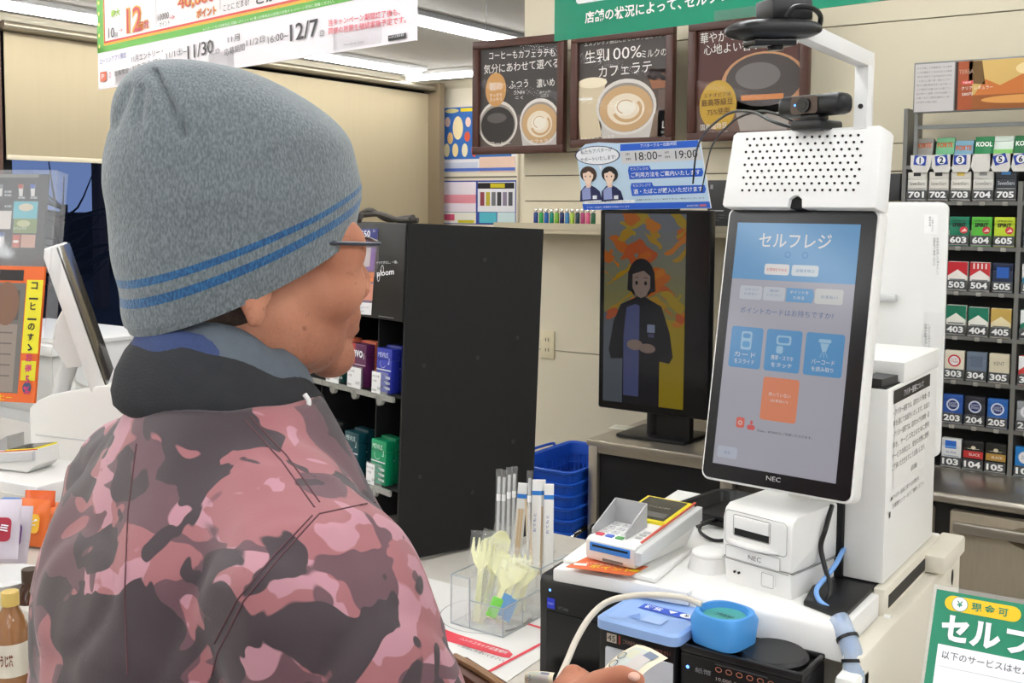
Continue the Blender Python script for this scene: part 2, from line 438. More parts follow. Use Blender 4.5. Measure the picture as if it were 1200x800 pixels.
# poster board on the far wall
pl = Plane(ony(515, 262, WFY-0.03))
t = thing('poster_board', 'far cream notice board with blue poster above pink and white flyers', 'notice board', pl.o)
u1, v1 = pl.uv(607, 118); u0, _ = pl.uv(513, 118)
B().box(u0, u1, 0.0, 0.028, -0.25, v1+0.12, mat('board_cream', (228, 218, 196), 0.6), 0.004).obj('board', t)
p = Print(0.0012)
pl.rc(p, (515, 200), (605, 124), ink(226, 226, 228), 1)
pl.rc(p, (517, 187), (600, 122), ink(58, 108, 178), 2)
pl.rc(p, (516, 202), (560, 190), ink(196, 200, 214), 3); pl.rc(p, (562, 202), (604, 183), ink(222, 190, 170), 3)
pl.rc(p, (516, 201), (604, 196), ink(82, 110, 190), 4)
pl.rc(p, (540, 131), (556, 126), ink(226, 200, 40), 3)
for (x, y, w, h, c) in ((537, 150, 6, 14, (240, 220, 170)), (525, 143, 3.2, 6, (230, 200, 180)), (549, 143, 3.2, 6, (232, 196, 180)), (528, 162, 3.4, 7, (236, 190, 120)), (548, 160, 3.4, 6, (214, 90, 60)),
                        (524, 176, 3.5, 8, (238, 226, 180)), (534, 176, 3.5, 8, (240, 214, 150)), (545, 176, 3.5, 8, (236, 226, 190)), (556, 176, 3, 8, (220, 90, 70)), (530, 130, 8, 3, (220, 205, 140))):
    c0 = pl.uv(x, y); c1 = pl.uv(x+w, y-h); p.ell(c0[0], c0[1], c1[0]-c0[0], c1[1]-c0[1], ink(*c), 4)
pl.rc(p, (514, 209), (606, 206), ink(120, 112, 96), 1)
pl.rc(p, (515, 262), (605, 211), ink(60, 78, 160), 1)
pl.rc(p, (516, 248), (558, 213), ink(238, 226, 232), 2); pl.rc(p, (560, 248), (604, 213), ink(232, 232, 236), 2)
pl.rc(p, (517, 238), (558, 228), ink(232, 150, 160), 3); pl.rc(p, (560, 221), (603, 214), ink(36, 36, 40), 3); pl.rc(p, (575, 220), (592, 215), ink(206, 190, 40), 4)
for i, c in enumerate(((150, 70, 80), (196, 180, 60), (120, 120, 124), (70, 70, 74), (140, 130, 150), (90, 90, 96))):
    pl.rc(p, (563+i*6.6, 241), (568+i*6.6, 225), ink(*c), 3)
pl.rc(p, (516, 261), (558, 249), ink(240, 236, 222), 2); pl.rc(p, (518, 258), (533, 251), ink(216, 90, 120), 3); pl.rc(p, (537, 261), (556, 258), ink(206, 196, 40), 3)
pl.rc(p, (562, 261), (582, 249), ink(90, 190, 206), 3); pl.rc(p, (583, 261), (604, 249), ink(206, 226, 226), 3)
p.obj('print', t)

# lighter shelf on the back wall
t = thing('wall_shelf', 'beige wall shelf holding lighters under the coffee posters', 'shelf', (-1.6, WY, 1.545))
B().box(-0.84, 0.9, -0.20, 0, -0.028, 0, mat('shelf_beige', (206, 194, 166), 0.5, var=0.03), 0.004).obj('board', t)
B().box(-0.84, 0.9, -0.203, -0.198, -0.012, 0.012, mat('shelf_rail', (190, 180, 156), 0.4, metal=0.3)).obj('rail', t)
cols = [(28, 60, 120), (40, 150, 70), (30, 92, 160), (24, 130, 110), (120, 170, 60), (30, 44, 92), (60, 120, 170), (160, 190, 70), (36, 60, 70), (170, 60, 110), (210, 90, 130), (40, 90, 60)]
names = ['navy', 'green', 'blue', 'teal', 'lime', 'dark blue', 'pale blue', 'yellow green', 'black green', 'magenta', 'pink', 'forest green']
for i in range(12):
    q = ony(628+i*6.1, 262, 3.45)
    t = thing('lighter', '%s lighter on the wall shelf, %s in its row' % (names[i], ['leftmost', 'second from left', 'third from left', 'fourth from left', 'fifth from left', 'sixth from left', 'seventh from left', 'eighth from left', 'ninth from left', 'tenth from left', 'eleventh from left', 'last before the sign board'][i]), 'lighter', (q.x, 3.45, 1.5465), group='lighters on the wall shelf')
    c = mat('lighter_%d' % i, cols[i], 0.25)
    B().box(-0.0085, 0.0085, -0.006, 0.006, 0, 0.05, c, 0.004).obj('body', t)
    B().box(-0.007, 0.007, -0.005, 0.005, 0.05, 0.064, CHROME, 0.002).obj('hood', t)
# black box with print right of the sign board (on the shelf)
pl = Plane((ony(829, 232, 3.42).x, 3.42, 1.5465))
t = thing('display_box', 'charcoal printed box on the wall shelf right of the blue sign', 'box', pl.o)
u1, v1 = pl.uv(864, 186)
B().box(0, 0.135, 0, 0.06, 0, 0.165, mat('box_charcoal', (66, 66, 66), 0.5), 0.002).obj('body', t)
p = Print(); p.rect(0.01, 0.135, 0.02, 0.15, ink(150, 150, 150), 1); p.rect(0.012, 0.06, 0.06, 0.064, ink(190, 190, 190)); p.lines(0.012, 0.05, 0.07, 3, 0.009, 0.005, ink(130, 130, 130)); p.obj('print', t)

# wall outlet
q = ony(642.5, 420, WY)
t = thing('wall_outlet', 'cream twin wall outlet on the beige wall beside the black shelf unit', 'outlet', (q.x, WY, q.z))
B().box(-0.031, 0.031, -0.008, 0, 0, 0.112, mat('outlet_cream', (224, 212, 178), 0.35), 0.003).obj('plate', t)
for z in (0.036, 0.076):
    o = B().cyl((0, -0.0105, z), (0, -0.008, z), 0.016, MATS['outlet_cream']).obj('socket', t)
    b = B()
    for x in (-0.006, 0.006): b.box(x-0.0014, x+0.0014, -0.0112, -0.0104, z-0.006, z+0.006, BLACK)
    b.obj('slot', o)

# ---- three framed coffee posters
PY = 3.50
def poster(name, corners, label, draw, wires=True):
    (x0, yb0), (x1, yb1), (xt0, yt0), (xt1, yt1) = corners
    a = ony(x0, yb0, PY); c = ony(x1, yb1, PY); a2 = ony(xt0, yt0, PY); c2 = ony(xt1, yt1, PY)
    xx0 = (a.x+a2.x)/2; xx1 = (c.x+c2.x)/2; z0 = (a.z+c.z)/2; z1 = (a2.z+c2.z)/2
    pl = Plane((xx0, PY, z0)); w = xx1-xx0; h = z1-z0
    t = thing(name, label, 'poster', pl.o, group='framed coffee posters')
    b = B(); f = 0.030
    for (u0, v0, u1, v1) in ((0, 0, w, f), (0, h-f, w, h), (0, f, f, h-f), (w-f, f, w, h-f)): b.box(u0, u1, -0.012, 0.018, v0, v1, BROWN, 0.003)
    b.obj('frame', t)
    B().box(f-0.003, w-f+0.003, 0.004, 0.012, f-0.003, h-f+0.003, ink(70, 64, 60)).obj('backing', t)
    p = Print(0.0003, 0.003); draw(p, pl, f, w, h); p.obj('print', t)
    B().box(f-0.002, w-f+0.002, -0.004, -0.002, f-0.002, h-f+0.002, PGLASS).obj('glass', t)
    b = B()
    for u in (0.05, w-0.05): b.cyl((u, 0.012, h-0.004), (u, 0.012, CEIL-z0-0.002), 0.0016, GREYM, n=6)
    b.obj('hanging_wire', t)
    return t
CUPW = ink(214, 208, 200); LATTE = ink(196, 158, 112); FOAM = ink(226, 212, 188); COFF = ink(40, 34, 32); WT = ink(238, 234, 226); CHARC = ink(62, 57, 55)
def cup(p, pl, c, rx, ry, kind, body=None):
    u, v = pl.uv(*c); u2, v2 = pl.uv(c[0]+rx, c[1]); a = u2-u; bb = abs(pl.uv(c[0], c[1]-ry)[1]-v)
    if body:
        pl.pg(p, [(c[0]-rx*0.98, c[1]), (c[0]+rx*0.98, c[1]), (c[0]+rx*body[1], body[0]), (c[0]-rx*body[1], body[0])], ink(196, 190, 184), 2)
    p.ell(u, v, a, bb, CUPW, 3); p.ell(u, v-bb*0.02, a*0.91, bb*0.88, ink(150, 140, 130), 4)
    if kind == 'black':
        p.ell(u, v-bb*0.06, a*0.86, bb*0.80, COFF, 5); p.ell(u-a*0.05, v+bb*0.25, a*0.5, bb*0.22, ink(86, 80, 78), 6)
    else:
        p.ell(u, v-bb*0.06, a*0.88, bb*0.82, LATTE, 5); p.ell(u, v-bb*0.08, a*0.62, bb*0.56, FOAM, 6); p.ring(u+a*0.05, v-bb*0.1, a*0.5, bb*0.46, a*0.1, LATTE, 7, a0=200, a1=400)
        p.ell(u-a*0.02, v-bb*0.02, a*0.36, bb*0.30, ink(232, 224, 208), 8); p.ring(u, v, a*0.3, bb*0.26, a*0.035, LATTE, 9, a0=40, a1=250)
def d1(p, pl, f, w, h):
    p.rect(f, f, w-f, h-f, CHARC, 0); p.rect(f, f, w-f, h*0.34, ink(88, 76, 68), 1)
    pl.tx(p, 'コーヒーもカフェラテも', (573, 70), (650, 66), 9, WT, 9); pl.tx(p, '気分にあわせて選べる', (567, 87), (655, 79), 11, WT, 9)
    cup(p, pl, (583, 145), 23, 27, 'black', None); cup(p, pl, (632, 143), 24, 28, 'latte', (176, 0.8))
    u, v = pl.uv(581, 105); p.ell(u, v, 0.05, 0.066, ink(198, 146, 84), 10)
    pl.tx(p, '軽め', (574, 107), (589, 105), 10, WT, 12); pl.tx(p, 'すっきり', (574, 114), (588, 113), 4, WT, 12); pl.tx(p, 'スッキリ', (574, 119), (588, 118), 4, WT, 12)
    pl.tx(p, 'ふつう', (597, 104), (619, 102), 9, WT, 12); pl.tx(p, 'コクあり', (602, 111), (615, 110), 4, WT, 12); pl.tx(p, 'こく', (604, 116), (613, 116), 3.5, WT, 12)
    pl.tx(p, '濃いめ', (629, 103), (650, 101), 10, WT, 12); pl.tx(p, 'スイッチ', (632, 110), (645, 109), 3.5, WT, 12); pl.tx(p, 'ロスト', (634, 114), (643, 114), 3.5, WT, 12)
    pl.tx(p, 'コーヒー', (575, 170), (598, 170), 4, WT, 12); pl.tx(p, 'カフェラテ', (621, 168), (648, 166), 4, WT, 12)
def d2(p, pl, f, w, h):
    p.rect(f, f, w-f, h-f, ink(86, 72, 62), 0); p.rect(f, f, w-f, h*0.3, ink(122, 102, 84), 1); p.rect(f, h*0.56, w-f, h-f, ink(70, 62, 58), 1)
    pl.tx(p, 'エスプレッソ抽出だからミルク感たっぷり', (685, 55), (781, 43), 6, WT, 12); pl.tx(p, '生乳', (686, 75), (712, 71), 15, WT, 12); pl.tx(p, '100%', (712, 71), (752, 67), 14, WT, 12); pl.tx(p, 'ミルクの', (752, 68), (781, 65), 9, WT, 12)
    pl.tx(p, 'カフェラテ', (702, 91), (764, 84), 13, WT, 12)
    pl.pg(p, [(678, 97), (710, 92), (706, 118), (704, 160), (680, 165), (677, 130)], ink(206, 190, 158), 2)
    u, v = pl.uv(694, 97); p.ell(u, v, 0.062, 0.02, ink(232, 220, 190), 3); pl.rc(p, (678, 118), (694, 114), WT, 3)
    pl.pg(p, [(758, 86), (784, 84), (784, 102), (764, 104)], ink(150, 94, 62), 2)
    for i in range(26):
        rx = random.uniform(761, 783); u, v = pl.uv(rx, random.uniform(81, 92)); p.ell(u, v, 0.011, 0.008, ink(52+i, 34, 28), 3, 10)
    pl.rc(p, (770, 165), (787, 104), ink(104, 84, 74), 1)
    cup(p, pl, (733, 125), 36, 33, 'latte', (168, 0.72))
    pl.tx(p, 'とろけるカフェラテ', (681, 166), (720, 163), 5, WT, 12); pl.tx(p, 'L', (776, 150), (781, 150), 8, WT, 12); pl.tx(p, 'MACHI', (775, 156), (782, 155), 2.5, WT, 12); pl.tx(p, 'café', (776, 161), (782, 160), 3, WT, 12)
def d3(p, pl, f, w, h):
    p.rect(f, f, w-f, h-f, ink(84, 44, 38), 0); p.rect(f, f, w-f, h*0.3, ink(112, 88, 78), 1); p.rect(f, h*0.3, w-f, h*0.5, ink(104, 66, 54), 1)
    pl.tx(p, '華やかでクリアな', (821, 52), (905, 42), 13, WT, 12); pl.tx(p, '心地よい香りと味わい', (825, 65), (940, 52), 12, WT, 12)
    u, v = pl.uv(894, 97); p.ell(u, v, 0.152, 0.105, ink(196, 142, 100), 2); p.ell(u, v+0.01, 0.135, 0.088, ink(74, 66, 64), 3); p.ell(u-0.02, v+0.025, 0.08, 0.045, ink(112, 106, 104), 4); pl.rc(p, (868, 118), (918, 109), ink(206, 128, 70), 4)
    pl.pg(p, [(858, 118), (930, 118), (918, 165), (870, 165)], ink(168, 158, 150), 2)
    u, v = pl.uv(841, 123); p.ell(u, v, 0.069, 0.085, ink(196, 156, 48), 6)
    pl.tx(p, 'エチオピア産', (825, 115), (857, 112), 5, ink(84, 50, 30), 12); pl.tx(p, '最高等級豆', (822, 125), (859, 122), 8, ink(84, 50, 30), 12); pl.tx(p, '75%使用', (829, 136), (855, 133), 8, ink(84, 50, 30), 12)
    pl.tx(p, '国産珈琲豆', (821, 153), (852, 150), 7, WT, 12); pl.tx(p, 'モカブレンド', (820, 163), (853, 159), 7, WT, 12)
poster('framed_poster', [(553.5, 182), (660.5, 178), (557, 48.5), (663.5, 40)], 'brown framed coffee poster with a black coffee and a latte side by side', d1)
poster('framed_poster', [(668, 178), (787, 165), (672, 42), (793, 30)], 'brown framed poster with one big latte cup, middle of the three', d2)
poster('framed_poster', [(803, 170), (944, 158), (811, 28), (953, 12)], 'brown framed poster with a gold circle and black coffee, behind the camera arm', d3)

# ================================================================== COUNTERS
def wobj(b, name, root, **k): return b.obj(name, root, loc=-root.location, **k)      # shapes given in room coordinates, root unrotated
CT = 0.88
COUNTER = mat('counter_laminate', (206, 200, 190), 0.35, var=0.04, vscale=40)
t = thing('sales_counter', 'long pale sales counter carrying the self checkout and black shelf unit', 'counter', (-1.2, 1.5, 0))
b = B(); b.box(-3.9, 0.7, 1.08, 2.05, CT-0.04, CT, COUNTER, 0.008); wobj(b, 'worktop', t)
b = B(); b.box(-3.88, 0.68, 1.14, 2.0, 0.06, CT-0.04, mat('counter_front', (196, 188, 172), 0.5, var=0.05)); wobj(b, 'cabinet_body', t)
b = B(); b.box(-3.86, 0.66, 1.17, 1.96, 0, 0.06, DGREY); wobj(b, 'plinth', t)
# ---- steel back counter with fridge doors (right) and open steel bench (left)
t = thing('steel_counter', 'stainless steel back counter with fridge doors under the cigarette rack', 'counter', (0.3, 3.3, 0))
b = B(); b.box(-1.10, 1.6, 3.075, 3.57, 0.815, 0.845, STEEL, 0.012, 3); wobj(b, 'worktop', t)
b = B(); b.box(-1.09, 1.58, 3.115, 3.56, 0.08, 0.815, mat('fridge_gap', (40, 38, 36), 0.5)); wobj(b, 'carcass', t)
for i, (x0, x1) in enumerate(((-1.08, -0.715), (-0.672, 0.03), (0.07, 0.77), (0.81, 1.5))):
    b = B(); b.box(x0, x1, 3.085, 3.115, 0.10, 0.798, STEELD, 0.006); d = wobj(b, 'door', t)
    if i == 0:
        b = B(); b.box(-0.755, -0.735, 3.079, 3.085, 0.66, 0.735, DGREY, 0.003); wobj(b, 'latch', t)
    else:
        b = B(); xm0 = x0+0.035+0.10; b.ell(((xm0+x1-0.10)/2, 3.086, 0.752), ((x1-xm0-0.10)/2, 0.006, 0.05), mat('handle_recess', (120, 108, 88), 0.35, metal=0.7)); wobj(b, 'handle_recess', t)
        b = B(); b.box(x0+0.012, x1-0.012, 3.066, 3.086, 0.743, 0.772, STEEL, 0.005); wobj(b, 'handle', t)
t = thing('steel_bench', 'stainless steel bench with black front panel below the avatar monitor', 'counter', (-1.5, 3.2, 0))
b = B(); b.box(-1.815, -1.12, 3.06, 3.57, 0.83, 0.852, STEEL, 0.004); wobj(b, 'worktop', t)
for x0, x1 in ((-1.81, -1.775), (-1.34, -1.30)):
    b = B(); b.box(x0, x1, 3.065, 3.10, 0, 0.83, STEEL, 0.003); wobj(b, 'leg', t)
    b = B(); b.box(x0, x1, 3.52, 3.555, 0, 0.83, STEEL, 0.003); wobj(b, 'leg', t)
b = B(); b.box(-1.775, -1.34, 3.07, 3.10, 0.808, 0.83, STEEL); wobj(b, 'rail', t)
b = B(); b.box(-1.775, -1.34, 3.082, 3.54, 0.05, 0.806, BLACKM); wobj(b, 'front_panel', t)
b = B(); b.cyl((-1.775, 3.06, 0.55), (-1.775, 3.085, 0.55), 0.022, BLACK); wobj(b, 'knob', t)
b = B(); b.box(-1.30, -1.13, 3.10, 3.5, 0.05, 0.83, mat('bench_side', (52, 46, 42), 0.5)); wobj(b, 'side_panel', t)
# paper slip on the bench
q = onz(739, 502, 0.853)
t = thing('paper_slip', 'small pale printed slip lying on the stainless bench', 'paper', (q.x, q.y, 0.8525), (0, 0, radians(8)))
B().box(-0.07, 0.07, -0.035, 0.035, 0, 0.0015, ink(232, 230, 214)).obj('sheet', t)
p = Print(); p.lines(-0.055, 0.02, 0.03, 4, 0.010, 0.006, ink(70, 84, 80)); p.rect(0.035, -0.02, 0.055, 0.015, ink(120, 120, 110)); p.obj('print', t, loc=(0, 0, 0.0017), rot=(-pi/2, 0, 0))

# ---- avatar monitor on the bench, and its sign board
AVY = 3.15
pl = Plane(ony(703, 474, AVY)); pl.o.x = (pl.o.x+ony(702, 247, AVY).x)/2; pl.o = Vector((pl.o.x, AVY, ony(760, 484, AVY).z))
W_, H_ = ony(831, 370, AVY).x-pl.o.x, ony(770, 246, AVY).z-pl.o.z
t = thing('avatar_monitor', 'tall portrait monitor with a dim picture of a uniformed clerk, on the stainless bench', 'monitor', (pl.o.x+W_/2, AVY, 0.852))
L0 = Vector((-W_/2, 0, pl.o.z-0.852))
b = B(); b.prism(rrect(0, 0, W_, H_, 0.008), 0, 0.035, BLACK, bev=0.002); b.obj('casing', t, loc=L0)
b = B(); b.prism(rrect(0.004, 0.004, W_-0.004, H_-0.004, 0.006), -0.001, 0.0, BLACKG); b.obj('bezel', t, loc=L0)
b = B(); b.cyl((W_/2-0.02, 0.075, 0.0), (W_/2-0.02, 0.075, 0.35), 0.03, BLACK); b.box(W_/2-0.05, W_/2+0.01, 0.03, 0.08, 0.2, 0.4, BLACK); b.box(W_/2-0.13, W_/2+0.12, 0.0, 0.20, 0, 0.012, BLACK, 0.004); b.box(W_/2+0.0, W_/2+0.12, 0.04, 0.07, 0.0, 0.09, BLACK); b.obj('stand', t, loc=(-W_/2, 0, 0))
p = Print(0.0002, -0.0012); g = lambda r, gg, bb, s=0.27: glow(r, gg, bb, s)
x0, x1, z0, z1 = 0.018, W_*0.79, 0.025, H_-0.012
NB = 22
for i in range(NB):      # backdrop picture: grey blue above, yellow below
    f0 = i/NB; c = [int(a*(1-f0)+b_*f0) for a, b_ in zip((180, 160, 20), (120, 128, 150))] if f0 > 0.45 else (186, 160, 6)
    p.rect(x0, z0+(z1-z0)*i/NB, x1, z0+(z1-z0)*(i+1)/NB, g(*c), 0)
rnd = random.Random(11)
for i in range(46):
    cx, cz = rnd.uniform(x0, x1), z0+(z1-z0)*rnd.uniform(0.45, 0.98); a0 = rnd.uniform(0, 6.28); r = rnd.uniform(0.018, 0.045)
    pts = [(min(max(cx+r*(1+0.25*cos(3*a+a0))*cos(a+a0), x0), x1), min(max(cz+0.8*r*(1+0.25*sin(2*a))*sin(a), z0), z1)) for a in [2*pi*k/16 for k in range(16)]]
    p.poly(pts, g(*rnd.choice([(214, 110, 14), (196, 150, 10), (222, 130, 20), (206, 92, 30), (190, 160, 20)])), 1+i*0.05)
p.rect(x0, z0, x0+0.075, z0+0.30, g(104, 112, 122), 1)
cx = x0+(x1-x0)*0.47; s = H_/0.66*0.87
def sy(v): return z0+(z1-z0)*v
body = [(-0.075, 0.0), (-0.075, 0.17), (-0.125, 0.165), (-0.135, 0.20), (-0.115, 0.31), (-0.085, 0.375), (-0.03, 0.40), (0.03, 0.40), (0.085, 0.375), (0.12, 0.28), (0.135, 0.19), (0.12, 0.165), (0.08, 0.17), (0.08, 0.0)]
p.poly([(cx+a*s, z0+b_*s) for a, b_ in body], g(22, 22, 34), 6)
p.poly([(cx+a*s, z0+b_*s) for a, b_ in ((-0.07, 0.03), (-0.005, 0.03), (-0.005, 0.385), (-0.06, 0.365), (-0.072, 0.26))], g(88, 96, 150), 7)
p.poly([(cx+a*s, z0+b_*s) for a, b_ in ((-0.022, 0.38), (0.022, 0.38), (0.03, 0.44), (-0.03, 0.44))], g(150, 130, 120), 8)
p.poly([(cx+a*s, z0+b_*s) for a, b_ in ((-0.035, 0.385), (0.0, 0.37), (0.035, 0.385), (0.025, 0.405), (-0.025, 0.405))], g(20, 20, 28), 9)
p.ell(cx, z0+0.475*s, 0.056*s, 0.075*s, g(26, 24, 28), 8); p.poly([(cx+a*s, z0+b_*s) for a, b_ in ((-0.058, 0.43), (-0.03, 0.42), (-0.02, 0.5), (0.03, 0.5), (0.035, 0.42), (0.06, 0.43), (0.055, 0.5), (0, 0.545), (-0.055, 0.5))], g(26, 24, 28), 8.5)
p.poly([(cx+a*s, z0+b_*s) for a, b_ in ((-0.036, 0.49), (-0.036, 0.44), (-0.018, 0.41), (0, 0.402), (0.018, 0.41), (0.038, 0.44), (0.038, 0.485), (0.01, 0.505))], g(166, 142, 130), 10)
for a in (-0.019, 0.019): p.ell(cx+a*s, z0+0.458*s, 0.006*s, 0.008*s, g(20, 18, 20), 12); p.ring(cx+a*s, z0+0.475*s, 0.010*s, 0.005*s, 0.002, g(40, 30, 30), 12, 12, 20, 160)
p.ring(cx, z0+0.424*s, 0.007*s, 0.003*s, 0.0015, g(140, 90, 84), 12, 12, 200, 340)
p.ell(cx-0.022*s, z0+0.225*s, 0.034*s, 0.020*s, g(166, 142, 130), 11); p.ell(cx+0.03*s, z0+0.215*s, 0.034*s, 0.018*s, g(160, 136, 124), 12)
p.rect(cx+0.028*s, z0+0.275*s, cx+0.06*s, z0+0.305*s, g(150, 160, 190), 9); p.rect(cx+0.032*s, z0+0.257*s, cx+0.058*s, z0+0.27*s, g(80, 80, 120), 9)
p.obj('screen_picture', t, loc=L0)
# sign board standing on top of the monitor
t = thing('sign_board', 'blue and white sign of two clerks and service hours, on top of the avatar monitor', 'sign', (pl.o.x+W_/2, AVY-0.012, ony(760, 246, AVY).z))
ps = Plane(t.location, 0, -9)
uL, vB = ps.uv(684, 246); uR, _ = ps.uv(833, 244); uLt, vT = ps.uv(675, 170); uRt, vT2 = ps.uv(820, 164)
outl = [(uL, vB), (uR, ps.uv(833, 244)[1]), (uRt, vT2), (ps.uv(722, 169)[0], ps.uv(722, 168)[1]), (ps.uv(700, 167)[0], ps.uv(700, 167)[1]), (ps.uv(686, 169)[0], ps.uv(686, 169)[1]), (ps.uv(676, 178)[0], ps.uv(676, 178)[1])]
SGB = ink(196, 220, 240); BLU = ink(44, 98, 206); NAV = ink(34, 40, 84); WPR = ink(242, 244, 248)
b = B(); b.prism(outl, 0, 0.006, WPR); b.obj('board', t, rot=ps.rot)
p = Print(0.0004); e = 0.004
p.poly(outl, SGB, 1)
ps.pg(p, [(684, 246), (833, 243.5), (831.5, 236), (682.5, 239)], BLU, 2); ps.pg(p, [(727, 177), (820, 172), (818, 164), (727, 169)], BLU, 2)
ps.pg(p, [(729, 192), (823, 187), (820, 173), (727, 178)], ink(214, 214, 216), 2)
u, v = ps.uv(700, 182); u2, v2 = ps.uv(726, 170); p.ell(u, v, u2-u, v2-v, NAV, 2); p.ell(u, v, (u2-u)*0.95, (v2-v)*0.92, WPR, 3); ps.pg(p, [(702, 194), (706, 194), (704, 200)], WPR, 3)
ps.tx(p, '私たちアバターが', (681, 181), (718, 177), 5, NAV, 5); ps.tx(p, 'サポートいたします!', (681, 190), (722, 186), 5, NAV, 5)
ps.tx(p, 'アバタークルー出勤時間', (751, 173), (793, 170), 4.2, WPR, 5)
ps.tx(p, 'AM', (733.5, 182), (738, 181.8), 2.8, ink(60, 60, 60), 5); ps.tx(p, 'PM', (734.5, 188), (739.5, 187.6), 2.8, ink(60, 60, 60), 5)
ps.tx(p, '18:00', (745, 188), (771, 186.5), 9.5, ink(20, 20, 22), 5); ps.tx(p, '~', (772, 184), (776, 183), 2, ink(20, 20, 22), 5)
ps.tx(p, 'AM', (779, 180), (784, 179.7), 2.8, ink(60, 60, 60), 5); ps.tx(p, 'PM', (780, 185.5), (785.5, 185.2), 2.8, ink(60, 60, 60), 5); ps.tx(p, '19:00', (792, 186), (818, 184.5), 9.5, ink(20, 20, 22), 5)
for dy, a_, b_, sx in ((0, 'セルフレジの', 'ご利用方法をご案内いたします', 0), (19.5, 'セルフレジで', '酒・たばこが購入いただけます', 3)):
    ps.pg(p, [(738+sx, 210+dy), (823+sx, 206.5+dy), (824.5+sx, 202+dy), (823+sx, 197+dy), (763+sx, 198.5+dy), (761+sx, 194+dy), (737+sx, 195+dy), (736+sx, 200+dy)], BLU, 3)
    ps.tx(p, a_, (739+sx, 199.5+dy), (760+sx, 198.8+dy), 3.4, WPR, 5); ps.tx(p, b_, (740+sx, 208+dy), (821+sx, 204.5+dy), 6, WPR, 5, 0.012)
ps.pg(p, [(685, 239), (744, 237.5), (744, 234), (685, 235)], WPR, 4); ps.tx(p, 'ご利用方法のご案内はアバタークルーへ', (689, 238), (740, 236.5), 1.8, NAV, 5); ps.tx(p, 'アバターが店内一部業務のみ対応いたします', (688, 244), (738, 242.6), 2, WPR, 5); ps.tx(p, '店舗の状況によりご案内できない場合がございます', (746, 235), (826, 232.6), 1.8, NAV, 5); ps.tx(p, 'AVATAR', (805, 242), (819, 241.5), 2, WPR, 5); ps.pg(p, [(820, 242), (828, 241.6), (828, 239), (820, 239.4)], ink(206, 110, 130), 4)
for fx, hair, hr, sc in ((689, (72, 52, 44), 6.6, 1.0), (714, (28, 26, 30), 6.6, 1.0)):
    fy = 205
    ps.pg(p, [(fx-9, 236), (fx-8.5, 224), (fx-3, 217.5), (fx+4, 217), (fx+9, 219.5), (fx+14, 224), (fx+17, 234)], NAV, 5)
    ps.pg(p, [(fx-6, 234), (fx-6.5, 223), (fx-2, 218.5), (fx+3, 219), (fx+4, 233)], ink(146, 156, 204), 6)
    ps.pg(p, [(fx+6, 233), (fx+6, 229), (fx+11, 228.6), (fx+11, 233)], WPR, 7)
    u, v = ps.uv(fx+1, fy-1); u2, v2 = ps.uv(fx+1+9, fy-1-9.5); a = u2-u; h_ = v2-v
    p.ell(u, v, a, h_, ink(*hair), 7); ps.pg(p, [(fx-3, 214), (fx+3.5, 213), (fx+4, 219), (fx-1, 220)], ink(238, 206, 186), 6.5)
    ps.pg(p, [(fx-5.5, 203), (fx-5, 209), (fx-2, 214), (fx+1, 216), (fx+4, 213.5), (fx+6.5, 208), (fx+7, 202), (fx+1, 200.5)], ink(246, 216, 196), 8)
    ps.pg(p, [(fx-7, 206), (fx-5.5, 203), (fx-1, 202), (fx+1, 199), (fx+5, 203), (fx+8, 205), (fx+8, 198), (fx, 195.5), (fx-6, 198)], ink(*hair), 9)
    for ex in (-2.3, 3.2): u, v = ps.uv(fx+ex, 206.4); p.ell(u, v, 0.0022, 0.003, ink(40, 30, 34), 10)
p.obj('print', t, rot=ps.rot)
b = B(); b.box(-0.09, 0.09, 0.0, 0.02, -0.004, 0.010, BLACK, 0.003); b.obj('clip', t)

# ---- clutter dimly seen between the two screens: white cup lids on the shelf under the wall shelf
q = ony(838, 283, 3.45)
t = thing('wall_machine', 'dark coffee machine on the back counter seen between the two screens', 'coffee machine', (-1.22, 3.36, 0.845))
B().box(-0.17, 0.15, -0.18, 0.2, 0, 0.64, mat('machine_black', (18, 17, 17), 0.3), 0.01).obj('body', t)
B().ell((0.02, -0.19, q.z-0.845), (0.028, 0.03, 0.028), mat('knob_cream', (226, 218, 196), 0.4)).obj('dial', t)
B().box(-0.1, 0.06, -0.186, -0.18, 0.12, 0.15, mat('machine_red', (176, 34, 40), 0.4)).obj('badge', t)
B().box(-0.03, 0.10, -0.2, -0.18, 0.34, 0.56, WHITE, 0.02).obj('cover', t)

# ================================================================== SELF CHECKOUT
BX = Vector((-0.62, 1.6, CT))
t = thing('self_checkout_kiosk', 'white self checkout base unit on the counter under the touch screen', 'checkout unit', BX)
b = B()
b.hprism([(-0.835, 1.318), (-0.63, 1.342), (-0.63, 1.83), (-0.885, 1.83)], 1.070, 1.090, WHITE, bev=0.003); wobj(b, 'top_plate', t)
b = B(); 
prof = [(1.346, 1.043), (1.346, 1.080), (1.350, 1.087), (1.358, 1.0905), (1.83, 1.0905), (1.83, 1.043)]
Rz = Matrix(((0, 1, 0, 0), (1, 0, 0, 0), (0, 0, 1, 0), (0, 0, 0, 1)))
b.prism(prof, -0.630, -0.412, WHITE, Rz, bev=0.002); wobj(b, 'front_lip', t)
b = B(); b.box(-0.86, -0.42, 1.42, 1.82, CT, 1.070, CREAM); wobj(b, 'body', t)
b = B(); b.hprism([(-0.835, 1.345), (-0.682, 1.345), (-0.699, 1.50), (-0.865, 1.53)], 1.0905, 1.0975, WHITE, bev=0.002); wobj(b, 'terminal_plate', t)
b = B(); b.cyl((-0.648, 1.452, 1.09), (-0.648, 1.452, 1.114), 0.032, WHITE, r1=0.025); b.ell((-0.648, 1.452, 1.113), (0.027, 0.027, 0.008), WHITE); wobj(b, 'swivel_mount', t)
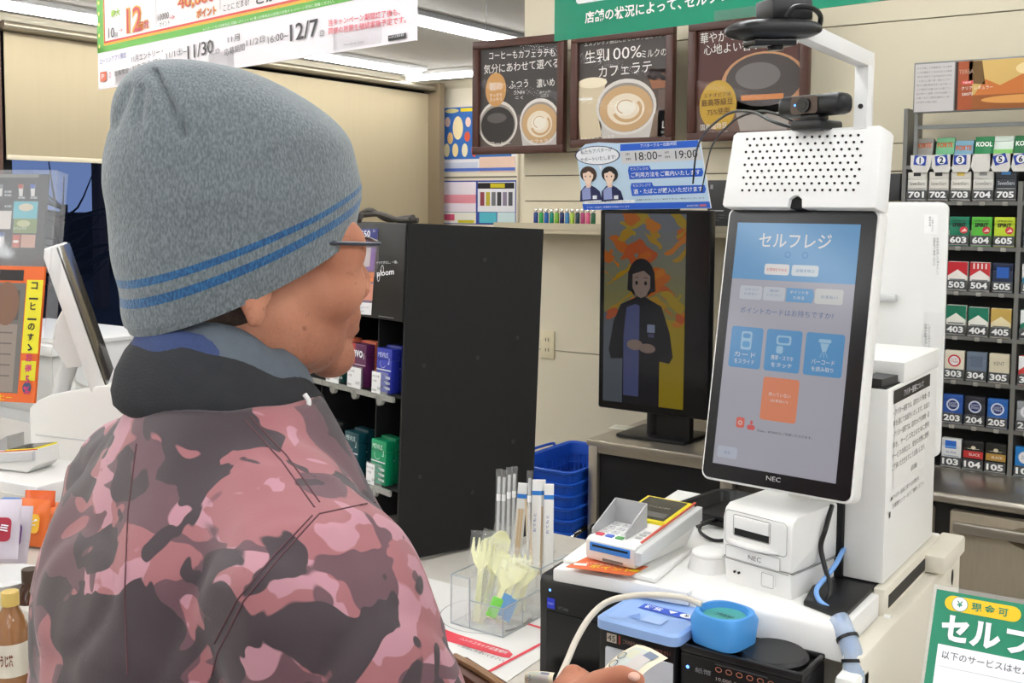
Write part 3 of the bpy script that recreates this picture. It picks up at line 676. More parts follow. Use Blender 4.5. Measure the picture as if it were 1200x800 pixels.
b = B(); b.box(-0.412, -0.385, 1.330, 1.855, CT, 1.062, CREAM, 0.004); sp = wobj(b, 'side_panel', t)
b = B(); b.ell((-0.3845, 1.80, 1.032), (0.0008, 0.007, 0.013), BLACK); b.obj('cable_hole', sp)
b = B(); b.box(-0.420, -0.404, 1.487, 1.79, 1.058, 1.0985, CREAM, 0.002); sl = wobj(b, 'slot_plate', t)
b = B(); b.box(-0.405, -0.4032, 1.505, 1.765, 1.068, 1.086, mat('slot_dark', (40, 38, 36), 0.6)); b.obj('slot', sl)
for y in (1.487, 1.765):
    b = B(); b.cyl((-0.404, y, 1.058), (-0.395, y, 1.058), 0.007, WHITE, n=14); wobj(b, 'screw_cap', t)
b = B(); b.box(-0.412, -0.375, 1.70, 1.84, 1.064, 1.092, CREAM, 0.004); wobj(b, 'step', t)
b = B(); b.box(-0.412, -0.385, 1.30, 1.36, CT, 1.043, WHITE, 0.006); wobj(b, 'corner_post', t)

# black foot and post, white notice box
t = thing('notice_box', 'tall narrow white box with a notice on its side, beside the touch screen', 'box', (-0.435, 1.62, 1.0985))
b = B(); b.box(-0.468, -0.412, 1.504, 1.775, 1.100, 1.372, WHITE, 0.002); wobj(b, 'body', t)
b = B(); b.box(-0.463, -0.416, 1.506, 1.58, 1.362, 1.3735, BLACKM); wobj(b, 'inside', t)
b = B(); b.box(-0.515, -0.4105, 1.575, 1.775, 1.372, 1.402, WHITE, 0.002); wobj(b, 'cap', t)
b = B(); b.hprism([(-0.452, 1.52), (-0.425, 1.515), (-0.418, 1.57), (-0.45, 1.575)], 1.3735, 1.384, DGREY); wobj(b, 'card_holder', t)
b = B(); b.box(-0.498, -0.468, 1.50, 1.53, 1.0935, 1.42, BLACK, 0.003); wobj(b, 'post', t)
b = B(); b.hprism([(-0.482, 1.385), (-0.470, 1.380), (-0.421, 1.362), (-0.421, 1.485), (-0.421, 1.56), (-0.50, 1.56), (-0.50, 1.50)], 1.0908, 1.0985, BLACK, bev=0.002); b.ell((-0.474, 1.392, 1.0985), (0.006, 0.006, 0.002), DGREY); wobj(b, 'foot_plate', t)
pn = Plane((-0.4115, 1.50, 1.10), 90)
p = Print(0.0003)
pn.rc(p, (1046, 574), (1086, 448), ink(232, 230, 226), 1)
a0 = pn.uv(1047, 471); a1 = pn.uv(1091, 444); p.rect(a0[0], 1.349-1.10, a1[0]-0.008, 1.368-1.10, ink(26, 24, 24), 2)
ux0, ux1 = a0[0], a1[0]-0.008
p.text('アバター接客について', ux0+0.05, 0.253, WPR, w=ux1-ux0-0.09, h=0.010, layer=4)
tx = ['・アバター接客では、店内カメラ映像・音', '声を通じて会話をいたします。お話の', '・アバター接客では、店内カメラの映像・音', '声を、サービス向上のために使用', 'サービスの向上と、安全の対策に使用', 'ご了承いただきますようお願いします。']
for i, s_ in enumerate(tx): p.text(s_, ux0, 0.232-i*0.0155, ink(96, 94, 92), w=(ux1-ux0)*(1 if i < 5 else 0.9), h=0.009, layer=3)
p.text('(店舗)', ux0+0.10, 0.134, ink(110, 108, 106), w=0.035, h=0.009); p.text('●アバター接客に関するお問合せ', ux0, 0.112, ink(96, 94, 92), w=0.15, h=0.007); p.text('お客様センターまでご連絡ください', ux0+0.01, 0.099, ink(110, 108, 106), w=0.17, h=0.007); p.text('■', ux0-0.006, 0.09, ink(40, 40, 40), w=0.006, h=0.008)
p.obj('notice', t, loc=pn.o-t.location, rot=pn.rot)

# white glossy screen board behind
t = thing('screen_board', 'large plain white glossy board with small upright labels, behind the notice box', 'board', (-0.55, 1.875, CT))
GLW = mat('white_gloss_acrylic', (240, 240, 237), 0.10, coat=0.4)
xr = ony(1109, 300, 1.86).x; zt = ony(1090, 237, 1.86).z; zb = ony(1098, 536, 1.86).z
b = B(); b.prism(rrect(-0.80, zb, xr, zt, 0.012), 1.862, 1.872, GLW, bev=0.001); wobj(b, 'panel', t)
b = B(); b.box(-0.70, -0.66, 1.872, 1.90, CT, zt-0.1, LGREY); wobj(b, 'bracket', t)
b = B(); b.box(-0.78, -0.60, 1.85, 1.93, CT, CT+0.01, LGREY); wobj(b, 'foot', t)
pw = Plane((0, 1.8615, 0)); p = Print(0.0004)
pw.rc(p, (1082, 274), (1100, 251), ink(250, 250, 248), 1)
def vtext(p, s_, px, py, pitch, h, m, layer=3):
    for i, ch in enumerate(s_):
        if ch == ' ': continue
        u, v = pw.uv(px, py+i*pitch); hh = pw.uv(px, py+i*pitch-h)[1]-v
        p.text(ch, u, v, m, h=hh, layer=layer, align='c')
vtext(p, '返品交換', 1090, 256, 3.0, 2.4, ink(60, 60, 60)); vtext(p, 'ご遠慮ください', 1093, 257, 2.4, 2, ink(110, 110, 110))
vtext(p, '本製品が故障した場合もしく', 1099, 281, 3.4, 2.7, ink(140, 140, 140)); vtext(p, '店員までご連絡ください', 1095, 281, 3.0, 2.6, ink(120, 120, 120))
p.obj('label', t, loc=-t.location+pw.o); p = Print(0.0004); pw.rc(p, (1081, 420), (1106, 367), ink(228, 228, 226), 1)
vtext(p, '店員がお呼び出しします', 1085, 382, 3.4, 2.8, ink(90, 90, 90)); vtext(p, 'しばらくお待ちください', 1089, 382, 3.2, 2.7, ink(140, 140, 140))
p.obj('label', t, loc=-t.location+pw.o)
b = B(); b.box(-0.60, -0.50, 1.846, 1.862, ony(1050, 352, 1.86).z-0.002, ony(1050, 352, 1.86).z+0.010, LGREY, 0.003); wobj(b, 'ledge', t)

# ---- touch screen monitor
mc = Vector((-0.533, 1.443, 1.426)); MW, MH = 0.224, 0.393
pm = Plane(mc, -4.3, 10.2)
t = thing('touchscreen_monitor', 'portrait black bezelled self checkout touch screen showing blue payment buttons', 'monitor', mc, pm.rot)
b = B(); b.prism(rrect(-MW/2, -MH/2, MW/2, MH/2, 0.012), -0.004, 0.026, WHITE, bev=0.003); b.obj('casing', t)
b = B(); b.prism(rrect(-MW/2+0.0035, -MH/2+0.0035, MW/2-0.0035, MH/2-0.0035, 0.010), -0.0052, -0.0042, mat('glass_black', (12, 12, 14), 0.22, spec=0.6)); b.obj('bezel', t)
b = B(); b.box(-0.085, 0.085, 0.026, 0.052, -0.16, 0.16, WHITE, 0.012); b.obj('rear_housing', t)
b = B(); b.tube([(0, 0.05, -0.05), (0, 0.095, -0.12), (0, 0.11, -0.22)], 0.026, WHITE, 14, 4); b.obj('neck', t)
a = [pm.uv(*q) for q in ((866, 262), (1008, 263), (984, 567), (838, 542))]
u0 = (a[0][0]+a[3][0])/2; u1 = (a[1][0]+a[2][0])/2; v1 = (a[0][1]+a[1][1])/2; v0 = (a[2][1]+a[3][1])/2
sw, shh = u1-u0, v1-v0
p = Print(0.00012, -0.0054); G = lambda r, g_, b_: glow(r, g_, b_, 0.68)
SB, SG, SW = G(104, 160, 206), G(174, 172, 182), G(230, 226, 224)
def U(x): return u0+sw*x
def V(y): return v1-shh*y
def R(x0, y0, x1, y1, m, l=2, r=0.003): p.rect(U(x0), V(y1), U(x1), V(y0), m, l, r)
def T(s_, x0, x1, yb, h, m, l=5, bold=0.0): p.text(s_, U(x0), V(yb), m, w=sw*(x1-x0), h=shh*h, layer=l, bold=bold)
R(0, 0, 1, 1, SG, 0, 0); R(0, 0, 1, 0.235, SB, 1, 0)
T('セルフレジ', 0.20, 0.79, 0.100, 0.058, SW, 5, 0.01)
for x in (0.45, 0.59): p.ring(U(x), V(0.128), 0.0045, 0.0045, 0.001, G(60, 120, 186), 3)
R(0.27, 0.168, 0.475, 0.212, SW, 2); R(0.495, 0.168, 0.71, 0.212, G(214, 222, 226), 2)
T('お買物をやめる', 0.29, 0.455, 0.198, 0.014, G(206, 84, 76)); T('店員を呼ぶ', 0.53, 0.68, 0.198, 0.014, G(70, 130, 186))
R(0.08, 0.262, 0.27, 0.318, G(196, 200, 208), 2); R(0.28, 0.262, 0.46, 0.318, G(196, 200, 208), 2); R(0.70, 0.258, 0.92, 0.318, G(206, 206, 204), 2)
p.poly([(U(0.47), V(0.262)), (U(0.68), V(0.262)), (U(0.695), V(0.290)), (U(0.68), V(0.318)), (U(0.47), V(0.318))], SB, 3)
T('スキャン', 0.12, 0.24, 0.282, 0.010, G(130, 150, 178)); T('お支払い', 0.12, 0.24, 0.300, 0.010, G(130, 150, 178)); T('確認', 0.33, 0.41, 0.282, 0.010, G(130, 150, 178)); T('ください', 0.31, 0.43, 0.300, 0.010, G(130, 150, 178))
T('ポイントを', 0.50, 0.65, 0.284, 0.013, SW); T('ためる', 0.53, 0.62, 0.306, 0.013, SW); T('お支払い', 0.75, 0.88, 0.296, 0.013, G(90, 130, 176))
T('ポイントカードはお持ちですか?', 0.10, 0.86, 0.376, 0.026, G(92, 116, 158))
for x0, x1, s1, s2 in ((0.045, 0.315, 'カード', 'をスライド'), (0.345, 0.635, '携帯・スマホ', 'をタッチ'), (0.665, 0.965, 'バーコード', 'を読み取り')):
    R(x0, 0.432, x1, 0.600, G(92, 152, 202), 2, 0.004); xm = (x0+x1)/2
    T(s1, xm-0.09, xm+0.09, 0.555, 0.020, SW); T(s2, xm-0.085, xm+0.085, 0.583, 0.019, SW)
    c = G(160, 196, 222)
    if s1[0] == 'カ': R(xm-0.045, 0.450, xm+0.045, 0.525, c, 3); R(xm-0.032, 0.458, xm+0.032, 0.478, G(92, 152, 202), 4); R(xm-0.032, 0.490, xm+0.032, 0.515, G(96, 160, 210), 4)
    elif s1[0] == '携': R(xm-0.06, 0.455, xm+0.06, 0.492, c, 3); R(xm-0.045, 0.462, xm+0.045, 0.485, G(92, 152, 202), 4); R(xm-0.055, 0.497, xm+0.0, 0.528, c, 3)
    else:
        R(xm-0.05, 0.455, xm+0.05, 0.470, c, 3); p.poly([(U(xm-0.035), V(0.472)), (U(xm+0.035), V(0.472)), (U(xm+0.015), V(0.505)), (U(xm-0.015), V(0.505))], c, 3)
        for k in (-0.03, 0, 0.03): p.line([(U(xm+k*0.4), V(0.507)), (U(xm+k), V(0.527))], 0.0008, c, 3)
R(0.355, 0.625, 0.648, 0.797, G(226, 138, 102), 2, 0.004); T('持っていない', 0.41, 0.59, 0.700, 0.016, SW); T('(お支払い)', 0.43, 0.57, 0.724, 0.014, SW)
R(0.165, 0.800, 0.235, 0.842, G(222, 110, 96), 3); p.ring(U(0.20), V(0.822), 0.003, 0.003, 0.001, SW, 4); R(0.26, 0.825, 0.325, 0.845, G(216, 96, 96), 3); p.ell(U(0.293), V(0.815), 0.002, 0.003, G(216, 96, 96), 3)
T('Ponta、dPOINTもご利用いただけます。', 0.35, 0.79, 0.848, 0.011, G(60, 60, 66))
R(0.03, 0.925, 0.20, 0.972, G(186, 190, 204), 2); T('戻る', 0.09, 0.14, 0.955, 0.012, G(100, 130, 170))
p.obj('screen_display', t)
p = Print(0.0003, -0.0055); p.text('NEC', 0.0, -MH/2+0.0135, ink(190, 190, 190, 0.3), w=0.021, h=0.0062, align='c'); p.obj('lettering', t)
# ---- perforated white speaker box over the monitor
sc = Vector((-0.527, 1.466, 1.673))
pk = Plane(sc, -4.3, 9.0)
t = thing('speaker_box', 'white perforated speaker box on top of the touch screen', 'speaker', sc, pk.rot)
SW_, SH_ = 0.222, 0.110
b = B(); pts = rrect(-SW_/2, -SH_/2, SW_/2, SH_/2, 0.008)
notch = [(-0.012, -SH_/2), (-0.0105, -SH_/2+0.012), (-0.004, -SH_/2+0.0165), (0.001, -SH_/2+0.0165), (0.0065, -SH_/2+0.012), (0.008, -SH_/2)]
sx0, sx1, sz1 = -SW_/2+0.006, SW_/2-0.003, SH_/2
outl = [(-SW_/2-0.002, -SH_/2+0.004), (-SW_/2+0.001, -SH_/2)] + notch + [(SW_/2-0.001, -SH_/2), (SW_/2, -SH_/2+0.004), (SW_/2-0.001, sz1-0.005), (SW_/2-0.005, sz1), (-SW_/2+0.010, sz1-0.002), (-SW_/2+0.005, sz1-0.006)]
b.prism(outl, -0.012, 0.034, mat('white_powder_coat', (240, 240, 238), 0.38), bev=0.0025); b.obj('cover', t)
b = B()
for r in range(9):
    for c in range(16):
        x = -0.083+c*0.0108+(0.0054 if r % 2 else 0); z = -0.031+r*0.0092
        b.cyl((x, -0.0126, z), (x, -0.0119, z), 0.0019, BLACKM, n=8)
b.obj('perforation', t)
b = B(); b.box(-0.02, 0.02, -0.004, 0.02, -SH_/2, -SH_/2+0.02, BLACKM); b.obj('notch_inside', t)
# ---- webcam on the box
wc = Vector((-0.512, 1.462, sc.z+SH_/2-0.003))
t = thing('webcam', 'black webcam clipped on top of the white speaker box', 'webcam', wc, (0, 0, radians(-18)))
b = B(); b.box(-0.024, 0.026, -0.022, 0.030, 0, 0.014, BLACK, 0.004); b.box(-0.016, 0.016, -0.012, 0.012, 0.012, 0.024, BLACK, 0.003); b.obj('clip', t)
b = B(); b.box(-0.054, 0.054, -0.016, 0.016, 0.020, 0.049, BLACK, 0.010, 3); b.obj('body', t)
b = B(); b.prism(rrect(-0.026, 0.0225, 0.018, 0.046, 0.005), -0.0175, -0.0155, mat('bronze_plate', (74, 62, 54), 0.35, metal=0.5)); b.obj('face_plate', t)
b = B(); b.cyl((-0.004, -0.0205, 0.0345), (-0.004, -0.017, 0.0345), 0.0105, BLACK); b.cyl((-0.004, -0.0212, 0.0345), (-0.004, -0.0204, 0.0345), 0.006, BLACKG); b.obj('lens', t)
b = B(); b.cyl((-0.019, -0.018, 0.035), (-0.019, -0.017, 0.035), 0.0016, mat('blue_led', (60, 110, 240), 0.3, em=(80, 140, 255), es=3), n=10); b.obj('status_light', t)
# ---- overhead camera arm
A0 = Vector((-0.447, 1.468, sc.z+SH_/2-0.003))
t = thing('camera_arm', 'white angled metal arm holding a black overhead scanner above the screen', 'camera', A0)
el = P(1015, 72, 1.475); tip = P(938, 34, 1.24)
ARM = mat('white_arm', (232, 232, 230), 0.4)
b = B(); b.box(-0.009, 0.009, -0.013, 0.013, 0, el.z-A0.z, ARM, 0.001); b.obj('post', t)
e0 = Vector((0, 0, el.z-A0.z)); d = tip-A0-e0; ln = d.length
Mx = Matrix.Translation(e0) @ d.to_track_quat('Y', 'Z').to_matrix().to_4x4()
b = B(); b.box(-0.009, 0.009, -0.012, ln, -0.012, 0.008, ARM, 0.001, M=Mx); b.obj('beam', t)
b = B(); b.cyl(Mx @ Vector((0.009, ln-0.012, 0.0)), Mx @ Vector((0.0105, ln-0.012, 0.0)), 0.004, GREYM, n=10); b.obj('bolt', t)
b = B(); b.cyl((0.0, -0.0135, 0.03), (0.0, -0.0125, 0.03), 0.0035, BLACK, n=12); b.obj('bolt_hole', t)
ax = (P(958, 35, 1.24)-P(853, 35, 1.20)); cc = (P(958, 36, 1.24)+P(853, 36, 1.20))/2-A0
ux = ax.normalized(); uy = Vector((0, 0, 1)).cross(ux).normalized(); uz = ux.cross(uy)
Ms = Matrix.Translation(cc) @ Matrix((ux, uy, uz)).transposed().to_4x4()
b = B(); hl = ax.length/2
rings = []
for k in range(-12, 13):
    f = k/12; w = sqrt(max(0.02, 1-f**6)); hh = (0.0125-0.003*f*f)*w; dy = 0.030*w*(1-0.2*f*f)
    rings.append([Ms @ Vector((f*hl, dy*cos(2*pi*j/20)*1.0, hh*(1 if sin(2*pi*j/20) > 0 else 0.85)*abs(sin(2*pi*j/20))**0.7*(1 if sin(2*pi*j/20) > 0 else -1))) for j in range(20)])
b.loft(rings, BLACK); h_ = b.obj('scanner_head', t)
b = B(); b.hprism([(-0.032, -0.012), (0.022, -0.012), (0.022, 0.012), (-0.032, 0.012)], -0.018, -0.008, BLACKG, Ms, bev=0.002); b.cyl(Ms @ Vector((0.002, 0, -0.022)), Ms @ Vector((0.002, 0, -0.016)), 0.009, BLACKG, n=16); b.obj('lens', h_)
b = B(); b.box(-0.004, 0.05, -0.006, 0.03, 0.012, 0.036, BLACK, 0.003, M=Ms); b.obj('mount', t)
b = B(); b.tube([Ms @ Vector(v) for v in ((0.004, -0.02, 0.012), (0.012, -0.024, 0.022), (0.035, -0.022, 0.022), (0.056, -0.01, 0.015), (0.060, 0.0, 0.0))], 0.003, BLACK, 8, 5); b.obj('cable', t)
# ---- webcam cables
for nm, pts, lab in (('cable', [(930, 150, 1.52), (905, 142, 1.56), (880, 131, 1.7), (852, 134, 2.0), (826, 156, 2.6), (816, 178, 3.12), (812, 215, 3.22)], 'thicker black cable looping from the webcam to the sign board'),
                     ('cable', [(938, 146, 1.54), (908, 133, 1.62), (885, 131, 1.8), (858, 143, 2.1), (836, 168, 2.7), (829, 190, 3.17), (822, 225, 3.24)], 'thinner black cable below the first, from webcam to sign board')):
    b = B(); q = [P(*v) for v in pts]; r = q[0].copy(); b.tube([v-r for v in q], 0.0026 if 'thicker' in lab else 0.002, BLACK, 8, 8)
    o = b.obj(nm, loc=r); tag(o, lab, 'cable')

# ---- receipt printer
pc = Vector((-0.556, 1.40, 1.0905)); yaw = -12.0
t = thing('receipt_printer', 'white boxy receipt printer under the touch screen', 'printer', pc, (0, 0, radians(yaw)))
w2 = 0.054; D = 0.185
def sideprof(z0, z1, r=0.016):
    return [(0.004, z0), (0.0, z0+0.004), (0.0, z1-r), (r*0.3, z1-r*0.3), (r, z1), (D, z1+0.004), (D, z0)]
b = B(); b.prism([(0.006, 0.0), (0.002, 0.030), (0.0, 0.036), (D, 0.036), (D, 0.0)], -w2, w2, WHITE, Rz, bev=0.003); b.obj('base', t)
b = B(); b.prism([(0.003, 0.037), (-0.001, 0.040), (-0.001, 0.094), (0.004, 0.107), (0.014, 0.113), (D, 0.117), (D, 0.037)], -w2-0.002, w2+0.002, WHITE, Rz, bev=0.004); b.obj('upper_housing', t)
b = B(); b.prism(rrect(-w2+0.004, 0.060, w2-0.004, 0.106, 0.006), -0.003, 0.004, WHITE, bev=0.0015); b.obj('front_cover', t)
SEAM = mat('panel_gap', (150, 149, 146), 0.7)
p = Print(0.0002, -0.0031)
q_ = rrect(-w2+0.004, 0.060, w2-0.004, 0.106, 0.006); p.line(q_+[q_[0]], 0.0009, SEAM, 1)
q_ = rrect(-0.036, 0.072, 0.024, 0.1015, 0.003); p.line(q_+[q_[0]], 0.0010, SEAM, 2)
q_ = rrect(-w2+0.006, 0.038, w2-0.014, 0.056, 0.002); p.line(q_+[q_[0]], 0.0007, SEAM, 1)
q_ = rrect(0.0115, 0.0115, 0.0305, 0.0305, 0.002); p.line(q_+[q_[0]], 0.0008, SEAM, 1)
p.line([(-w2, 0.0365), (w2, 0.0365)], 0.0012, SEAM, 1); p.obj('panel_gap', t)
b = B(); b.box(-w2-0.0022, w2+0.0022, 0.004, D-0.001, 0.0355, 0.0375, SEAM); b.obj('seam', t)
b = B(); b.box(-0.034, 0.022, -0.0040, -0.0028, 0.073, 0.083, BLACKM); b.obj('paper_slot', t)
b = B(); b.prism([(-0.034, 0.083), (0.022, 0.083), (0.022, 0.100), (-0.034, 0.1)], -0.0062, -0.002, WHITE, bev=0.0015); b.obj('slot_flap', t)
b = B()
rg = []
for i in range(13):
    x = -0.050+0.088*i/12; yy = -0.002-0.014*sin(pi*i/12)
    rg.append([(x, 0.002, 0.066), (x, yy, 0.064), (x, yy, 0.061), (x, 0.002, 0.055)])
b.loft(rg, WHITE); b.obj('receipt_lip', t)
b = B(); b.prism(rrect(-w2+0.006, 0.038, w2-0.014, 0.056, 0.002), -0.003, 0.0, WHITE, bev=0.0008); b.obj('front_panel', t)
p = Print(0.0003, -0.0035); p.text('NEC', -0.010, 0.0435, ink(96, 96, 98), w=0.021, h=0.0065); p.obj('lettering', t)
b = B()
for x in (-0.036, -0.029): b.cyl((x, 0.0005, 0.018), (x, 0.003, 0.018), 0.0018, BLACK, n=10)
b.obj('indicator', t)
b = B(); b.prism(rrect(0.012, 0.012, 0.030, 0.030, 0.002), -0.0005, 0.004, WHITE, bev=0.0008); b.obj('feed_button', t)

# ---- payment terminal
tc = Vector((-0.760, 1.352, 1.0975))
t = thing('payment_terminal', 'white card payment terminal with keypad shield and yellow rimmed screen', 'card terminal', tc, (0, 0, radians(-2)))
TW = 0.042; TL = 0.185
b = B(); b.prism([(0.004, 0.004), (0.0, 0.010), (0.0, 0.033), (0.006, 0.0375), (0.085, 0.043), (0.10, 0.047), (TL, 0.058), (TL, 0.020), (0.16, 0.0)], -TW, TW, WHITE, Rz, bev=0.003); b.obj('body', t)
b = B(); b.box(-0.034, 0.034, -0.0016, 0.004, 0.0185, 0.031, mat('slot_blue', (54, 130, 214), 0.4), 0.001); ss = b.obj('card_slot', t)
b = B(); b.box(-0.029, 0.031, -0.0022, -0.0012, 0.0255, 0.0285, BLACKM); b.obj('slot_mouth', ss)
b = B(); b.box(-0.012, 0.022, -0.001, 0.004, 0.007, 0.0105, mat('slot_grey', (122, 112, 108), 0.5)); b.obj('chip_slot', t)
b = B(); b.prism([(-0.002, 0.012), (0.188, 0.034), (0.188, 0.056), (0.10, 0.045), (0.01, 0.034), (-0.002, 0.030)], TW, TW+0.012, LGREY, Rz, bev=0.002); b.obj('swipe_rail', t)
sl = atan2(0.011, 0.085)
b = B(); Mk = Matrix.Translation((0, 0.010, 0.0385)) @ Matrix.Rotation(atan2(0.0055, 0.079), 4, 'X')
cols_ = [(214, 80, 96), (80, 110, 200), (90, 160, 90)]
for r in range(4):
    for c in range(3):
        x = -0.028+c*0.017; y = 0.008+r*0.016
        b.box(x-0.006, x+0.006, y-0.0045, y+0.0045, -0.001, 0.0016, (ink(*cols_[c]) if r == 0 else ink(218, 218, 218)), 0.001, M=Mk)
for r in range(3): b.box(0.024, 0.034, 0.02+r*0.012, 0.027+r*0.012, -0.001, 0.0014, ink(190, 190, 190), 0.001, M=Mk)
b.obj('keypad', t)
p = Print(0.0003); 
for i, n_ in enumerate('123456789'): p.text(n_, -0.028+(i % 3)*0.017, 0.052-(i//3)*0.016, ink(70, 70, 74), h=0.005, align='c', layer=1)
b = None; p.obj('key_lettering', t, M=Mk @ Matrix.Translation((0, 0, 0.0018)) @ Matrix.Rotation(-pi/2, 4, 'X'))
SHD = mat('grey_shield', (176, 177, 178), 0.4)
b = B()
def wall(p0, p1, h0, h1, th=0.0022):
    d = Vector((p1[0]-p0[0], p1[1]-p0[1], 0)); n = Vector((-d.y, d.x, 0)).normalized()*th/2
    v = []
    for (q, h) in ((p0, h0), (p1, h1)):
        z = 0.038+q[1]*0.065
        for s_ in (-1, 1): v += [(q[0]+s_*n.x, q[1]+s_*n.y, z), (q[0]+s_*n.x, q[1]+s_*n.y, z+h)]
    rings = [[v[0], v[1], v[3], v[2]], [v[4], v[5], v[7], v[6]]]; b.loft(rings, SHD)
wall((-0.038, 0.012), (-0.038, 0.078), 0.008, 0.036); wall((-0.038, 0.078), (0.016, 0.078), 0.036, 0.036); wall((0.016, 0.078), (0.016, 0.018), 0.036, 0.010)
b.obj('keypad_shield', t)
Mscr = Matrix.Translation((0, 0.092, 0.0462)) @ Matrix.Rotation(atan2(0.011, 0.085), 4, 'X')
b = B(); b.box(-0.040, 0.040, 0.0, 0.09, -0.004, 0.0035, mat('yellow_rim', (232, 214, 40), 0.45), 0.002, M=Mscr); scr = b.obj('screen_rim', t)
b = B(); b.box(-0.034, 0.034, 0.006, 0.084, 0.003, 0.0042, mat('lcd_dark', (62, 60, 54), 0.2), M=Mscr); b.obj('screen', scr)
p = Print(0.0003); p.text('いらっしゃいませ', -0.018, 0.045, ink(168, 160, 140), w=0.04, h=0.007); p.rect(-0.03, 0.012, 0.03, 0.03, ink(96, 94, 88)); p.obj('lettering', scr, M=Mscr @ Matrix.Translation((0, 0, 0.0044)) @ Matrix.Rotation(-pi/2, 4, 'X'))
b = B(); b.prism([(0.02, 0.0365), (0.19, 0.0585), (0.19, 0.061), (0.02, 0.0385)], TW-0.004, TW-0.0005, mat('red_strip', (216, 92, 74), 0.4), Rz); b.obj('stripe', t)
# orange leaflet under the terminal
q = onz(722, 672, 1.0985)
t = thing('leaflet', 'orange and yellow leaflet sticking out under the payment terminal', 'leaflet', (-0.772, 1.362, 1.098), (0, 0, radians(24)))
b = B(); b.hprism([(-0.055, -0.030), (0.040, -0.050), (0.062, -0.004), (-0.03, 0.02)], 0, 0.0008, mat('leaflet_orange', (224, 110, 62), 0.4)); b.obj('sheet', t)
p = Print(0.0003, 0); p.text('ポイント', -0.022, -0.030, ink(240, 208, 50), w=0.062, h=0.016, rot=-0.15, bold=0.02); p.text('いつものお店で', -0.028, -0.013, ink(246, 226, 210), w=0.066, h=0.009, rot=-0.15); p.rect(-0.045, -0.022, -0.026, -0.012, ink(250, 236, 228), 1); p.ell(0.045, -0.028, 0.008, 0.006, ink(230, 190, 40), 1); p.obj('print', t, loc=(0, 0, 0.0009), rot=(-pi/2, 0, 0))
# black cash tray and cable loop behind the printer
t = thing('cash_tray', 'shallow black cash tray behind the receipt printer', 'tray', (-0.690, 1.72, 1.0905), (0, 0, radians(-8)))
b = B(); o_ = rrect(-0.115, -0.085, 0.115, 0.085, 0.03, 8); ii = rrect(-0.105, -0.075, 0.105, 0.075, 0.026, 8); fl = rrect(-0.095, -0.066, 0.095, 0.066, 0.022, 8); bo = rrect(-0.100, -0.072, 0.100, 0.072, 0.024, 8)
b.loft([[(x, y, 0) for x, y in bo], [(x, y, 0.018) for x, y in o_], [(x, y, 0.021) for x, y in o_], [(x, y, 0.021) for x, y in ii], [(x, y, 0.004) for x, y in fl]], BLACK); b.obj('dish', t)
b = B(); r0 = onz(824, 615, 1.096); b.tube([v-r0 for v in (onz(816, 617, 1.094), onz(832, 612, 1.10), onz(846, 614, 1.10), onz(860, 622, 1.10), onz(850, 632, 1.094), onz(834, 632, 1.094), onz(820, 622, 1.098), onz(826, 612, 1.108), onz(850, 608, 1.10))], 0.0028, BLACK, 8, 7)
o = b.obj('cable', loc=r0); tag(o, 'coiled black cable loop between terminal and receipt printer', 'cable')

# ---- coin unit, note unit, card unit in front of the base
COINW = mat('machine_panel_grey', (196, 198, 204), 0.4, var=0.02)
t = thing('coin_changer', 'coin machine with pale blue coin tray and grey front, left of the note machine', 'coin machine', (-0.657, 1.29, CT))
b = B(); b.box(-0.718, -0.603, 1.250, 1.335, CT, 1.052, BLACK, 0.004); wobj(b, 'body', t)
b = B(); b.box(-0.706, -0.605, 1.2455, 1.251, CT+0.005, 1.028, COINW, 0.004); fp = wobj(b, 'front_panel', t)
b = B(); b.box(-0.68, -0.672, 1.244, 1.2456, 0.9, 1.0, mat('panel_line', (168, 170, 176), 0.4)); b.obj('panel_seam', fp)
pb = mat('pale_blue_plastic', (150, 182, 232), 0.35)
tt = B(); o1 = rrect(-0.062, -0.060, 0.062, 0.052, 0.014, 6); o2 = rrect(-0.058, -0.056, 0.058, 0.048, 0.012, 6); o3 = rrect(-0.052, -0.050, 0.052, 0.042, 0.010, 6)
tt.loft([[(x, y, 0) for x, y in o1], [(x, y, 0.012) for x, y in o1], [(x, y, 0.0155) for x, y in o2], [(x, y, 0.0125) for x, y in o3]], pb); ty = tt.obj('coin_tray', t, loc=(0, 0.008, 1.054-CT))
p = Print(0.0003); p.rect(-0.030, 0.006, 0.052, 0.026, ink(44, 84, 196), 1); p.text('硬貨', -0.024, 0.0105, WPR, w=0.026, h=0.012, layer=3, bold=0.02); p.poly([(0.010, 0.021), (0.024, 0.021), (0.017, 0.011)], WPR, 3); p.ell(0.039, 0.016, 0.010, 0.008, WPR, 3); p.text('¥', 0.039, 0.0115, ink(50, 60, 60), h=0.009, align='c', layer=5)
p.poly([(-0.028, -0.030), (-0.008, -0.030), (-0.018, -0.010)], ink(122, 156, 218), 1); p.rect(-0.006, -0.032, 0.024, -0.008, ink(168, 194, 236), 1)
p.obj('label', ty, loc=(0, 0, 0.0131), rot=(-pi/2, 0, 0))
p = Print(0.0004); z = 1.034; p.rect(-0.705, z, -0.690, z+0.012, ink(206, 196, 180), 1); p.text('45', -0.7035, z+0.002, ink(40, 40, 40), w=0.012, h=0.008); p.rect(-0.687, z, -0.684, z+0.012, ink(150, 60, 44)); p.text('ご利用硬貨のご案内', -0.680, z+0.003, ink(150, 120, 110), w=0.034, h=0.006); p.text('500 100 50 10 5 1', -0.640, z+0.003, ink(170, 110, 96), w=0.030, h=0.005)
p.obj('lettering', t, loc=Vector((0, 1.2496, 0))-t.location)
t = thing('note_changer', 'black banknote machine with round lid, carrying the bright blue cup', 'banknote machine', (-0.515, 1.30, CT))
b = B(); b.box(-0.600, -0.436, 1.256, 1.340, CT, 1.044, BLACK, 0.004); wobj(b, 'body', t)
